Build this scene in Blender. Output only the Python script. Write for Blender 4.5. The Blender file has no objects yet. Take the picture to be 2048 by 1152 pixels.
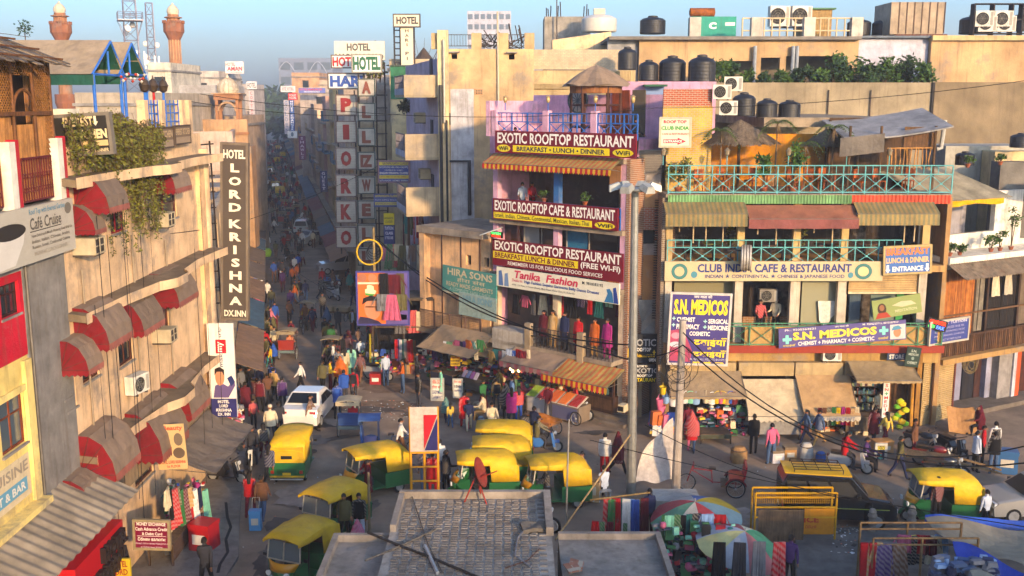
import bpy,bmesh,math,random
from mathutils import Vector,Matrix
R=math.radians;PI=math.pi
random.seed(7)
rnd=random.uniform
sc=bpy.context.scene
COL=sc.collection
# ---------------- camera
FPX,CX,CY,HC,HOR=2048.0,1024.0,576.0,14.6,200.0
TH=math.atan((CY-HOR)/FPX)
cam=bpy.data.cameras.new('camera');camo=bpy.data.objects.new('camera',cam);COL.objects.link(camo)
cam.sensor_width=36;cam.lens=36*FPX/2048;cam.clip_end=3000;cam.clip_start=.3
camo.location=(0,0,HC);camo.rotation_euler=(PI/2-TH,0,0)
sc.camera=camo
# ---------------- sky and sun
SUN_EL,SUN_AZ=R(13),math.atan2(.46,-.88)
wd=bpy.data.worlds.new('World');sc.world=wd;wd.use_nodes=True
nt=wd.node_tree;bgn=nt.nodes['Background']
sky=nt.nodes.new('ShaderNodeTexSky');sky.sky_type='NISHITA';sky.sun_disc=False
sky.sun_elevation=SUN_EL;sky.sun_rotation=SUN_AZ
sky.air_density=1.0;sky.dust_density=3.6;sky.ozone_density=7;sky.altitude=200
nt.links.new(sky.outputs[0],bgn.inputs[0]);bgn.inputs[1].default_value=.15
sl=bpy.data.lights.new('sun','SUN');sl.energy=2.0;sl.angle=R(2.5);sl.color=(.96,.71,.47)
so=bpy.data.objects.new('sun',sl);COL.objects.link(so)
sdir=Vector((math.sin(SUN_AZ)*math.cos(SUN_EL),math.cos(SUN_AZ)*math.cos(SUN_EL),math.sin(SUN_EL)))
so.rotation_euler=(-sdir).to_track_quat('-Z','Y').to_euler();so.location=(20,-40,60)
vs=sc.view_settings;vs.use_white_balance=True;vs.white_balance_temperature=8500;vs.white_balance_tint=10;vs.view_transform='Standard';vs.look='None';vs.exposure=1.9;vs.gamma=1
sc.render.engine='CYCLES';cy=sc.cycles
cy.use_denoising=True;cy.use_adaptive_sampling=True;cy.adaptive_threshold=.04;cy.max_bounces=4;cy.diffuse_bounces=3;cy.glossy_bounces=1;cy.transmission_bounces=2;cy.volume_bounces=0
cy.transparent_max_bounces=6;cy.volume_step_rate=4;cy.sample_clamp_indirect=4
try:cy.denoiser='OPENIMAGEDENOISE';cy.denoising_input_passes='RGB_ALBEDO_NORMAL'
except Exception:pass
# ---------------- pixel rays of the surveyed photograph -> real positions
ST,CT=math.sin(TH),math.cos(TH)
def ray(x,y):
    a=(x-CX)/FPX;b=-(y-CY)/FPX
    return Vector((a,CT+b*ST,-ST+b*CT))
def G(x,y,z=0.0):
    d=ray(x,y);t=(z-HC)/d.z
    return Vector((d.x*t,d.y*t,z))
def AT(x,y,Y):
    d=ray(x,y);t=Y/d.y
    return Vector((d.x*t,Y,HC+d.z*t))
class Fr:
    """facade frame: local x along it, local y into it, z up"""
    def __init__(s,p0,p1):
        s.o=Vector((p0[0],p0[1],0));u=Vector((p1[0]-p0[0],p1[1]-p0[1],0));s.len=u.length
        s.u=u.normalized();s.v=Vector((-s.u.y,s.u.x,0));s.ang=math.atan2(s.u.y,s.u.x)
    def q(s,px,py,y=0.0):
        d=ray(px,py);c=Vector((0,0,HC));o=s.o+s.v*y
        t=(o-c).dot(s.v)/d.dot(s.v);p=c+d*t
        return((p-s.o).dot(s.u),p.z)
    def w(s,x,y=0.0,z=0.0):return s.o+s.u*x+s.v*y+Vector((0,0,z))
def FY(Y):return Fr((0,Y),(1,Y))
# ---------------- materials
def lin(c):return tuple((((v/255+.055)/1.055)**2.4 if v>10 else v/255/12.92)for v in c)
def hx(h):return lin(tuple(int(h[i:i+2],16)for i in(0,2,4)))
MC={}
def mt(h,kind='paint',rough=None,var=None,sc_=None):
    k=(h,kind,rough,var,sc_)
    if k in MC:return MC[k]
    m=bpy.data.materials.new(kind+'_'+h);m.use_nodes=True;MC[k]=m
    n=m.node_tree.nodes;L=m.node_tree.links;b=n['Principled BSDF']
    def N(t,**kw):
        a=n.new(t)
        for q,w in kw.items():
            if q in a.inputs.keys():a.inputs[q].default_value=w
            else:setattr(a,q,w)
        return a
    tc=N('ShaderNodeTexCoord')
    if h=='OBJ':
        src=N('ShaderNodeObjectInfo').outputs['Color'];base=None
    elif h.startswith('@'):
        a=N('ShaderNodeAttribute',attribute_type='OBJECT',attribute_name=h[1:]);src=a.outputs['Color'];base=None
    else:
        rgb=N('ShaderNodeRGB');rgb.outputs[0].default_value=(*hx(h),1);src=rgb.outputs[0]
    b.inputs['Specular IOR Level'].default_value=.25
    P={'paint':(.75,.22,2.2),'plaster':(.92,.35,.9),'concrete':(.92,.45,1.3),'cloth':(.95,.25,6),'metal':(.5,.3,4),'car':(.22,.06,3),
         'plastic':(.4,.1,5),'glass':(.06,0,1),'leaf':(.6,.5,3),'wood':(.75,.45,3),'tarp':(.8,.3,1.5),'skin':(.6,.1,6),'rubber':(.8,.2,6),'print':(.5,.08,2),'emit':(.5,0,1),'rust':(.85,.6,3),'tin':(.6,.5,1.2),'road':(.9,.5,.5),'brick':(.9,.4,2)}[kind]
    ro=P[0]if rough is None else rough;va=P[1]if var is None else var;s_=P[2]if sc_ is None else sc_
    b.inputs['Roughness'].default_value=ro
    if kind=='emit':
        L.new(src,b.inputs['Base Color']);L.new(src,b.inputs['Emission Color']);b.inputs['Emission Strength'].default_value=rough or 1.5;m.cycles.emission_sampling='NONE';b.inputs['Roughness'].default_value=.5
        return m
    if kind=='glass':
        L.new(src,b.inputs['Base Color']);b.inputs['Specular IOR Level'].default_value=.6;return m
    if kind in('car','metal','plastic'):b.inputs['Specular IOR Level'].default_value=.5
    if kind=='metal':b.inputs['Metallic'].default_value=.35
    if kind=='car':b.inputs['Coat Weight'].default_value=.4
    nz=N('ShaderNodeTexNoise',Scale=s_,Detail=6.0,Roughness=.65);L.new(tc.outputs['Object'],nz.inputs['Vector'])
    r1=N('ShaderNodeMapRange');L.new(nz.outputs['Fac'],r1.inputs['Value'])
    r1.inputs['From Min'].default_value=.3;r1.inputs['From Max'].default_value=.7
    r1.inputs['To Min'].default_value=1-va;r1.inputs['To Max'].default_value=1+va*.5
    hv=N('ShaderNodeVectorMath',operation='SCALE');L.new(src,hv.inputs[0]);L.new(r1.outputs[0],hv.inputs['Scale'])
    out=hv.outputs[0]
    if kind in('plaster','concrete','tin','tarp','rust','paint','brick'):
        mp=N('ShaderNodeMapping');mp.inputs['Scale'].default_value=(2.2,2.2,.16)if kind!='tarp' else(1.2,1.2,.6)
        L.new(tc.outputs['Object'],mp.inputs[0])
        n2=N('ShaderNodeTexNoise',Scale=1.6,Detail=7.0,Roughness=.7);L.new(mp.outputs[0],n2.inputs['Vector'])
        r2=N('ShaderNodeMapRange');L.new(n2.outputs['Fac'],r2.inputs['Value'])
        r2.inputs['From Min'].default_value=.52;r2.inputs['From Max'].default_value=.78
        r2.inputs['To Min'].default_value=0;r2.inputs['To Max'].default_value={'paint':.3,'plaster':.75,'concrete':.75,'tin':.5,'tarp':.35,'rust':.7,'brick':.4}[kind]
        mx=N('ShaderNodeMix',data_type='RGBA');L.new(r2.outputs[0],mx.inputs[0]);L.new(out,mx.inputs[6])
        mx.inputs[7].default_value=(.1,.07,.045,1)if kind!='rust' else(.16,.06,.02,1)
        out=mx.outputs[2]
    if kind=='plaster':
        n4=N('ShaderNodeTexNoise',Scale=.55,Detail=9.0,Roughness=.72);L.new(tc.outputs['Object'],n4.inputs['Vector']);r5=N('ShaderNodeMapRange');L.new(n4.outputs['Fac'],r5.inputs['Value']);r5.inputs['From Min'].default_value=.53;r5.inputs['From Max'].default_value=.66;r5.inputs['To Max'].default_value=.78
        mx=N('ShaderNodeMix',data_type='RGBA');L.new(r5.outputs[0],mx.inputs[0]);L.new(out,mx.inputs[6]);mx.inputs[7].default_value=(.2,.17,.145,1);out=mx.outputs[2]
    if kind=='brick':
        br=N('ShaderNodeTexBrick',Scale=1.0);br.inputs['Brick Width'].default_value=.24;br.inputs['Row Height'].default_value=.085;br.inputs['Mortar Size'].default_value=.012
        mp3=N('ShaderNodeMapping');mp3.inputs['Rotation'].default_value=(PI/2,0,0);L.new(tc.outputs['Object'],mp3.inputs[0]);L.new(mp3.outputs[0],br.inputs['Vector'])
        mx=N('ShaderNodeMix',data_type='RGBA');L.new(br.outputs['Fac'],mx.inputs[0]);L.new(out,mx.inputs[6]);mx.inputs[7].default_value=(.3,.26,.2,1);out=mx.outputs[2]
    if kind=='wood':
        wv=N('ShaderNodeTexNoise',Scale=1.0,Detail=5.0);mp=N('ShaderNodeMapping');mp.inputs['Scale'].default_value=(14,14,1.2);L.new(tc.outputs['Object'],mp.inputs[0]);L.new(mp.outputs[0],wv.inputs['Vector'])
        r3=N('ShaderNodeMapRange');L.new(wv.outputs['Fac'],r3.inputs['Value']);r3.inputs['From Min'].default_value=.3;r3.inputs['From Max'].default_value=.7;r3.inputs['To Min'].default_value=.55;r3.inputs['To Max'].default_value=1.15
        sv=N('ShaderNodeVectorMath',operation='SCALE');L.new(out,sv.inputs[0]);L.new(r3.outputs[0],sv.inputs['Scale']);out=sv.outputs[0]
    if kind=='leaf':
        oi=N('ShaderNodeNewGeometry');r4=N('ShaderNodeMapRange');L.new(oi.outputs['Random Per Island'],r4.inputs['Value']);r4.inputs['To Min'].default_value=.55;r4.inputs['To Max'].default_value=1.5
        sv=N('ShaderNodeVectorMath',operation='SCALE');L.new(out,sv.inputs[0]);L.new(r4.outputs[0],sv.inputs['Scale']);out=sv.outputs[0]
        b.inputs['Subsurface Weight'].default_value=0
    if kind in('tarp','cloth'):
        oi=N('ShaderNodeObjectInfo');r6=N('ShaderNodeMapRange');L.new(oi.outputs['Random'],r6.inputs['Value']);r6.inputs['To Min'].default_value=.78;r6.inputs['To Max'].default_value=1.12
        sv=N('ShaderNodeVectorMath',operation='SCALE');L.new(out,sv.inputs[0]);L.new(r6.outputs[0],sv.inputs['Scale']);out=sv.outputs[0]
        if h=='OBJ' and not rough:
            wv=N('ShaderNodeTexWave',Scale=5.0,Distortion=1.5,bands_direction='DIAGONAL');L.new(tc.outputs['Object'],wv.inputs['Vector']);gt=N('ShaderNodeMath',operation='GREATER_THAN');L.new(oi.outputs['Random'],gt.inputs[0]);gt.inputs[1].default_value=.68
            ml=N('ShaderNodeMath',operation='MULTIPLY');L.new(gt.outputs[0],ml.inputs[0]);L.new(wv.outputs['Fac'],ml.inputs[1]);m2=N('ShaderNodeMath',operation='MULTIPLY');L.new(ml.outputs[0],m2.inputs[0]);m2.inputs[1].default_value=.34
            mx=N('ShaderNodeMix',data_type='RGBA');L.new(m2.outputs[0],mx.inputs[0]);L.new(out,mx.inputs[6]);mx.inputs[7].default_value=(.42,.38,.34,1);out=mx.outputs[2]
    L.new(out,b.inputs['Base Color'])
    if kind in('plaster','concrete','road','rust','brick','wood','cloth','tarp'):
        n3=N('ShaderNodeTexNoise',Scale={'road':9,'cloth':5,'tarp':2.5}.get(kind,14),Detail=5.0);L.new(tc.outputs['Object'],n3.inputs['Vector'])
        bp=N('ShaderNodeBump',Strength=.35);bp.inputs['Distance'].default_value={'cloth':.12,'tarp':.25}.get(kind,.03)
        L.new(n3.outputs['Fac'],bp.inputs['Height']);L.new(bp.outputs[0],b.inputs['Normal'])
    return m
# ---------------- mesh builder
class MB:
    def __init__(s):s.v=[];s.f=[];s.m=[];s.c=0
    def mat(s,i):s.c=i;return s
    def _add(s,vs,fs):
        b=len(s.v);s.v+=[tuple(p)for p in vs];s.f+=[tuple(b+i for i in f)for f in fs];s.m+=[s.c]*len(fs);return s
    def box(s,x0,x1,y0,y1,z0,z1):
        return s._add([(x0,y0,z0),(x1,y0,z0),(x1,y1,z0),(x0,y1,z0),(x0,y0,z1),(x1,y0,z1),(x1,y1,z1),(x0,y1,z1)],
                      [(0,3,2,1),(4,5,6,7),(0,1,5,4),(1,2,6,5),(2,3,7,6),(3,0,4,7)])
    def ob(s,c,sz,M=None,tap=1.0):
        hx_,hy,hz=sz[0]/2,sz[1]/2,sz[2]/2;c=Vector(c)
        P=[(-hx_,-hy,-hz),(hx_,-hy,-hz),(hx_,hy,-hz),(-hx_,hy,-hz),(-hx_*tap,-hy*tap,hz),(hx_*tap,-hy*tap,hz),(hx_*tap,hy*tap,hz),(-hx_*tap,hy*tap,hz)]
        if M is not None:P=[M@Vector(p)for p in P]
        return s._add([c+Vector(p)for p in P],[(0,3,2,1),(4,5,6,7),(0,1,5,4),(1,2,6,5),(2,3,7,6),(3,0,4,7)])
    def beam(s,p,q,w,h=None):
        p,q=Vector(p),Vector(q);d=q-p
        if d.length<1e-6:return s
        M=d.to_track_quat('Z','Y').to_matrix();return s.ob((p+q)/2,(w,h or w,d.length),M)
    def tube(s,p,q,r,r2=None,n=8,cap=True):
        p,q=Vector(p),Vector(q);r2=r if r2 is None else r2
        M=(q-p).to_track_quat('Z','Y').to_matrix();vs=[]
        for c,rr in((p,r),(q,r2)):
            for i in range(n):a=2*PI*i/n;vs.append(c+M@Vector((rr*math.cos(a),rr*math.sin(a),0)))
        fs=[(i,(i+1)%n,n+(i+1)%n,n+i)for i in range(n)]
        if cap:fs+=[tuple(range(n-1,-1,-1)),tuple(range(n,2*n))]
        return s._add(vs,fs)
    def path(s,pts,r,n=5,r1=None):
        pts=[Vector(p)for p in pts];vs=[];k=len(pts);r1=r if r1 is None else r1
        for i,p in enumerate(pts):
            d=(pts[min(i+1,k-1)]-pts[max(i-1,0)]);M=d.to_track_quat('Z','Y').to_matrix();rr=r+(r1-r)*i/max(1,k-1)
            for j in range(n):a=2*PI*j/n;vs.append(p+M@Vector((rr*math.cos(a),rr*math.sin(a),0)))
        fs=[(i*n+j,i*n+(j+1)%n,(i+1)*n+(j+1)%n,(i+1)*n+j)for i in range(k-1)for j in range(n)]
        fs+=[tuple(range(n-1,-1,-1)),tuple(range((k-1)*n,k*n))]
        return s._add(vs,fs)
    def lathe(s,prof,n=16,c=(0,0,0),M=None,sx=1,sy=1):
        vs=[];c=Vector(c)
        for r,z in prof:
            for i in range(n):
                a=2*PI*i/n;p=Vector((r*math.cos(a)*sx,r*math.sin(a)*sy,z));vs.append(c+(M@p if M is not None else p))
        k=len(prof);fs=[(i*n+j,i*n+(j+1)%n,(i+1)*n+(j+1)%n,(i+1)*n+j)for i in range(k-1)for j in range(n)]
        fs+=[tuple(range(n-1,-1,-1)),tuple(range((k-1)*n,k*n))]
        return s._add(vs,fs)
    def ring(s,c,Rr,r,M=None,n=20,k=6,a0=0,a1=2*PI):
        M=M or Matrix.Identity(3);c=Vector(c);full=abs(a1-a0-2*PI)<1e-4;N_=n if full else n+1;vs=[]
        for i in range(N_):
            a=a0+(a1-a0)*i/n
            for j in range(k):b=2*PI*j/k;vs.append(c+M@Vector(((Rr+r*math.cos(b))*math.cos(a),(Rr+r*math.cos(b))*math.sin(a),r*math.sin(b))))
        fs=[(i*k+j,i*k+(j+1)%k,((i+1)%N_)*k+(j+1)%k,((i+1)%N_)*k+j)for i in range(n)for j in range(k)]
        return s._add(vs,fs)
    def poly(s,pts):return s._add(pts,[tuple(range(len(pts)))])
    def ext(s,P,y0,y1):
        """polygon of (x,z), extruded along y"""
        n=len(P);vs=[(x,y0,z)for x,z in P]+[(x,y1,z)for x,z in P]
        return s._add(vs,[tuple(range(n)),tuple(range(2*n-1,n-1,-1))]+[(i,n+i,n+(i+1)%n,(i+1)%n)for i in range(n)])
    def grid(s,fn,nu,nv):
        vs=[fn(i/nu,j/nv)for j in range(nv+1)for i in range(nu+1)]
        return s._add(vs,[(j*(nu+1)+i,j*(nu+1)+i+1,(j+1)*(nu+1)+i+1,(j+1)*(nu+1)+i)for j in range(nv)for i in range(nu)])
    def slab(s,fn,nu,nv,t):
        """grid with thickness t (vector or callable normal)"""
        t=Vector(t);s.grid(fn,nu,nv);s.grid(lambda a,b:Vector(fn(1-a,b))+t,nu,nv)
        for e in(lambda a:fn(a,0),lambda a:fn(1-a,1)):s.grid(lambda a,b,e=e:Vector(e(a))+t*(1-b),nu,1)
        for e in(lambda a:fn(0,1-a),lambda a:fn(1,a)):s.grid(lambda a,b,e=e:Vector(e(a))+t*(1-b),nv,1)
        return s
    def mesh(s,name,mats,smooth=False):
        me=bpy.data.meshes.new(name);me.from_pydata(s.v,[],s.f)
        for m in(mats if isinstance(mats,(list,tuple))else[mats]):me.materials.append(m)
        if any(s.m):me.polygons.foreach_set('material_index',s.m)
        if smooth:
            me.polygons.foreach_set('use_smooth',[True]*len(s.f))
            try:me.set_sharp_from_angle(angle=R(40))
            except Exception:pass
        me.update();return me
    def build(s,name,mats,parent=None,loc=None,rz=None,smooth=False):return ob(name,s.mesh(name,mats,smooth),parent,loc,rz)
def ob(name,data,parent=None,loc=None,rz=None):
    o=bpy.data.objects.new(name,data);COL.objects.link(o);o.parent=parent
    if loc is not None:o.location=loc
    if rz is not None:o.rotation_euler=(0,0,rz)
    return o
def tag(o,label,cat=None,group=None,kind=None):
    o['label']=label
    if cat:o['category']=cat
    if group:o['group']=group
    if kind:o['kind']=kind
    return o
def T(name,label,cat,loc=(0,0,0),rz=0.0,group=None):return tag(ob(name,None,None,loc,rz),label,cat,group)
def TF(fr,name,label,cat,group=None):return T(name,label,cat,fr.o,fr.ang,group)
def struct(o):o['kind']='structure';return o
def copy_tree(o,parent=None):
    c=o.copy();COL.objects.link(c);c.parent=parent
    for ch in o.children:copy_tree(ch,c)
    return c
def wallh(mb,x0,x1,z0,z1,holes,y0=0.0,y1=.25):
    xs=sorted({x0,x1,*[min(max(v,x0),x1)for h in holes for v in h[:2]]});zs=sorted({z0,z1,*[min(max(v,z0),z1)for h in holes for v in h[2:4]]})
    for i in range(len(xs)-1):
        a,b=xs[i],xs[i+1];mx=(a+b)/2;run=None
        for j in range(len(zs)-1):
            mz=(zs[j]+zs[j+1])/2;hole=any(h[0]<mx<h[1]and h[2]<mz<h[3]for h in holes)
            if not hole:run=(run[0],zs[j+1])if run else(zs[j],zs[j+1])
            if(hole or j==len(zs)-2)and run:mb.box(a,b,y0,y1,run[0],run[1]);run=None
    return mb
# ---------------- lettering
def text_verts(s,bold=0.0,ex=0.0):
    c=bpy.data.curves.new('lettering','FONT');c.body=s;c.size=1;c.resolution_u=2;c.offset=bold;c.extrude=ex
    c.fill_mode='FRONT' if ex==0 else 'BOTH'
    o=bpy.data.objects.new('lettering',c);m=o.to_mesh()
    vs=[Vector(v.co)for v in m.vertices];fs=[tuple(p.vertices)for p in m.polygons]
    o.to_mesh_clear();bpy.data.objects.remove(o);bpy.data.curves.remove(c);return vs,fs
def letters(parent,s,x0,x1,z0,z1,col,y=-.01,bold=.02,ex=0.0,kind='print',ital=0.0,rot=0,name='lettering',slab=False):
    vs,fs=text_verts(s,bold,0)
    if not vs:return None
    if rot:vs=[Vector((-v.y,v.x,0))for v in vs]
    a,b=min(v.x for v in vs),max(v.x for v in vs);c,d=min(v.y for v in vs),max(v.y for v in vs)
    kx=(x1-x0)/max(1e-6,b-a);kz=(z1-z0)/max(1e-6,d-c)
    if len(s)==1 and kx>1.6*kz:kk=1.6*kz;x0+=(b-a)*(kx-kk)/2;kx=kk
    mb=MB();P=[(x0+(v.x-a)*kx+ital*(v.y-c)*kz,y,z0+(v.y-c)*kz)for v in vs]
    mb._add(P,fs)
    if ex:
        n=len(P);ed={}
        for f in fs:
            for i in range(len(f)):e=(f[i],f[(i+1)%len(f)]);ed[e]=1
        rim=[e for e in ed if(e[1],e[0])not in ed]
        mb._add([(p[0],p[1]+ex,p[2])for p in P],[]);mb.f+=[(b_,a_,a_+n,b_+n)for a_,b_ in rim];mb.m+=[0]*len(rim)
    return mb.build(name,mt(col,kind)if isinstance(col,str)else col,parent)
def sign(fr,px,off,bg,label,texts=(),name='shop_sign',cat='sign',t=.08,rot=0.0,edge=None,kind='print',group=None,size=None,extra=None,ex=0.0):
    """px: left, top, right, bottom; top and bottom are read at the left edge"""
    x0,za=fr.q(px[0],px[1],off);_,zb=fr.q(px[0],px[3],off);x1=fr.q(px[2],(px[1]+px[3])/2,off)[0]
    w,h=x1-x0,za-zb
    th=tag(ob(name,None,None,fr.w(x0,off,zb),fr.ang),label,cat,group)
    if rot:th.rotation_euler=(0,-rot,fr.ang)
    mb=MB().box(0,w,0,t,0,h);mb.build('board',mt(bg,kind),th)
    if edge:
        e=MB();b=min(.07,h*.06)
        for q in((-b*.4,w+b*.4,h-b,h+b*.4),(-b*.4,w+b*.4,-b*.4,b),(-b*.4,b,b,h-b),(w-b,w+b*.4,b,h-b)):e.box(q[0],q[1],-.02,t+.01,q[2],q[3])
        e.build('frame',mt(edge,'paint'),th)
    for i,q in enumerate(texts):
        s,u0,v0,u1,v1,c=q[:6];o=q[6]if len(q)>6 else{}
        if s=='#':
            MB().box(u0*w,u1*w,-.006,0,h*(1-v1),h*(1-v0)).build(o.get('n','panel'),mt(c,'print'),th)
        elif s=='@':
            e=MB();cx,cz,rx,rz_=(u0+u1)/2*w,h*(1-(v0+v1)/2),(u1-u0)/2*w,(v1-v0)/2*h;yy=-.006-.004*o.get('l',0)
            e.ext([(cx+rx*math.cos(a*PI/10),cz+rz_*math.sin(a*PI/10))for a in range(20)],yy,0);e.build(o.get('n','emblem'),mt(c,'print'),th)
        elif s=='%':
            yy=-.008-.004*o.get('l',0);MB().ext([(a*w,h*(1-b))for a,b in o['p']],yy,0).build(o.get('n','emblem'),mt(c,'print'),th)
        else:
            letters(th,s,u0*w,u1*w,h*(1-v1),h*(1-v0),c,-.012-ex-.004*o.get('l',0),o.get('b',.025),ex or o.get('ex',0),'print',o.get('i',0),o.get('r',0))
    th['w']=w;th['h']=h
    return th
# ================= frames of the place
FL=Fr((-12,18),(-12,42));FE=Fr(G(850,745),G(1255,845));FC=Fr((6.8,44.8),(19.1,44.8))
FW=Fr((19.15,45.0),(19.15+.876*20,45.0+.48*20))
SD=Vector((-.228,.9737,0)).normalized()
FRL=Fr((-12.9,43.5),(-12.9+SD.x,43.5+SD.y));_p=Vector((-8.3,62,0));_f=_p+SD*420;FRR=Fr(_f,_p)
# ================= ground
struct(MB().grid(lambda a,b:(-420+760*a,-110+960*b,0),20,20).build('ground',mt('887664','road')))
def roadpoly(name,pts,z,m):return struct(MB().poly([(p[0],p[1],z)for p in pts]).build(name,m))
_a=FRL.w(0,0);_b=FRL.w(400);_c=FRR.w(20);_d=FRR.w(420)
road=roadpoly('street',[(-10.2,20),(24,20),(24,43.5),(5.5,43.5),(-5,52),_d,_c,_b,_a,(-11.2,40)],.004,mt('8c7865','road',None,.4,.6))
pv=MB().ext([(-12.2,20),(-8.9,20),(-8.85,31),(-9.6,34),(-10.3,37),(-11.2,41),(-12.2,41)],0,.1)
pv.v=[(x,z,y)for x,y,z in pv.v];pv.f=[tuple(reversed(f))for f in pv.f];struct(pv.build('pavement',mt('7c746b','concrete')))
k1,k2=G(1590,1066),G(1900,1052)
pv=MB().ext([(k1.x-3.3,20),(30,20),(30,k2.y+1.2),(k2.x,k2.y),(k1.x,k1.y)],0,.12)
pv.v=[(x,z,y)for x,y,z in pv.v];pv.f=[tuple(reversed(f))for f in pv.f];pvr=struct(pv.build('pavement',mt('6f675f','concrete')))
mb=MB();x0=FE.q(1130,800)[0]
mb.box(x0,FE.len+.4,-.9,.3,0,.16);mb.box(x0+.5,FE.len+.4,-.55,.3,.16,.32)
o=struct(mb.build('kerb',mt('786c60','concrete')));o.location=FE.o;o.rotation_euler.z=FE.ang
# ---- dirt, wet patches and litter
def blob(name,c,rx,ry,z,m,n=28,rot=0.0,jag=.3):
    P=[]
    for i in range(n):
        a=2*PI*i/n;r=1+rnd(-jag,jag);P.append((c[0]+rx*r*math.cos(a)*math.cos(rot)-ry*r*math.sin(a)*math.sin(rot),c[1]+rx*r*math.cos(a)*math.sin(rot)+ry*r*math.sin(a)*math.cos(rot),z))
    o=struct(MB().poly(P).build(name,m));return o
dirt=mt('7a6350','road',None,.5,2.0);dark=mt('574f49','road',None,.4,1.2)
zz=.006
for(x,y,rx,ry,m)in[(760,812,2.2,1.0,dirt),(810,770,2.6,1.4,dirt),(800,762,1.2,.5,dark),(735,820,1.6,.5,dark),(900,830,3.0,.7,dirt),(640,850,.9,.5,dark),(1190,865,.9,.25,dark),(1680,1085,1.6,.5,dark),(540,1120,.5,1.2,dark),(620,1000,.4,.3,dark)]:
    zz+=.0015;blob('dirt_patch',G(x,y),rx,ry,zz,m)
for i in range(34):
    zz+=.0006;blob('asphalt_patch',G(rnd(460,1900),rnd(660,1130)),rnd(.3,1.6),rnd(.2,.7),zz,mt(random.choice(['6c6158','94867a','746a62','5f554d']),'road',None,.4,1.5),16,rnd(0,3),.35)
for px,py in((620,905),(1190,868),(880,905)):zz+=.001;struct(MB().lathe([(.3,0),(.3,.012)],20,tuple(G(px,py))[:2]+(zz,)).build('manhole_cover',mt('4a4540','rust')))
lit=MB();cols=['d8d8d4','b8b0a0','8fb0c0','c07050','403830']
for i in range(420):
    k=random.random()
    if k<.35:p=G(rnd(690,830),rnd(800,842))
    elif k<.5:p=G(rnd(1660,1720),rnd(1050,1110),.12)
    else:p=G(rnd(440,1800),rnd(640,1140))
    s=rnd(.02,.07)*(2.2 if random.random()<.06 else 1);a=rnd(0,PI);lit.c=random.choice([0,0,1,1,2,3,4,4]);M=Matrix.Rotation(a,3,'Z')@Matrix.Rotation(rnd(-.5,.5),3,'X')
    lit.ob((p.x,p.y,p.z+.02),(s,s*rnd(.5,1.2),.012),M)
tag(lit.build('litter',[mt(c,'paint')for c in cols]),'scraps of paper and rubbish strewn over the dusty street','litter',None,'stuff')
cr=MB()
pts=[G(x,y)+Vector((0,0,.006))for x,y in((452,1010),(455,1040),(462,1060),(452,1085),(456,1110),(440,1135),(436,1152))]
for a,b in zip(pts,pts[1:]):
    d=(b-a).normalized();n=Vector((-d.y,d.x,0))*.05;cr.poly([a-n+Vector((0,0,.1)),b-n+Vector((0,0,.1)),b+n+Vector((0,0,.1)),a+n+Vector((0,0,.1))])
struct(cr.build('pavement_crack',mt('2e2a27','road')))
# ================= generic building pieces
def ac_window(loc,rz,label,w=.66,h=.46,d=.62,col='a89a80'):
    t=T('air_conditioner',label,'air conditioner',loc,rz,'window air conditioners')
    m=mt(col,'paint');b=MB().box(-w/2,w/2,0,d,0,h);b.build('case',m,t)
    g=MB()
    g.mat(1).box(-w/2+.04,w/2-.04,-.008,0,.04,h-.04).mat(0)
    g.box(-.02,.02,-.025,-.008,.04,h-.04);g.box(-w/2+.04,w/2-.04,-.025,-.008,h/2-.015,h/2+.015)
    for s in(-1,1):g.box(s*w/2-.02,s*w/2+.02,-.03,-.008,0,h);g.box(-w/2+.02,w/2-.02,-.03,-.008,(h-.04 if s>0 else 0),(h if s>0 else .04))
    g.build('grille',[m,mt('3a342e','paint')],t)
    MB().box(-w/2,w/2,.02,d,-.05,-.003).build('bracket',mt('4a4038','rust'),t);return t
def ac_outdoor(loc,rz,label,w=.82,h=.58,d=.32,col='cfc9bc',group='split air conditioner outdoor units'):
    t=T('air_conditioner',label,'air conditioner',loc,rz,group)
    MB().box(-w/2,w/2,0,d,0,h).build('case',mt(col,'paint'),t)
    M=Matrix.Rotation(PI/2,3,'X');f=MB();cx=-w*.12;r=h*.4
    f.mat(1).lathe([(r,0),(r,.012)],20,(cx,-.0,h/2),M).mat(0)
    for q in(1,.72,.42):f.ring((cx,-.022,h/2),r*q,.008,M,18,4)
    for a in range(6):f.beam((cx,-.022,h/2),(cx+r*math.cos(a*PI/3),-.022,h/2+r*math.sin(a*PI/3)),.012)
    f.build('fan_grille',[mt('77736c','metal'),mt('22211f','paint')],t)
    MB().box(w*.3,w*.46,-.006,0,.06,h-.06).build('panel',mt('9a958b','paint'),t)
    b=MB()
    for s in(-.3,.3):b.box(w*s-.03,w*s+.03,-.02,d+.05,-.06,-.002)
    b.build('bracket',mt('4a4038','rust'),t);return t
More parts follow.
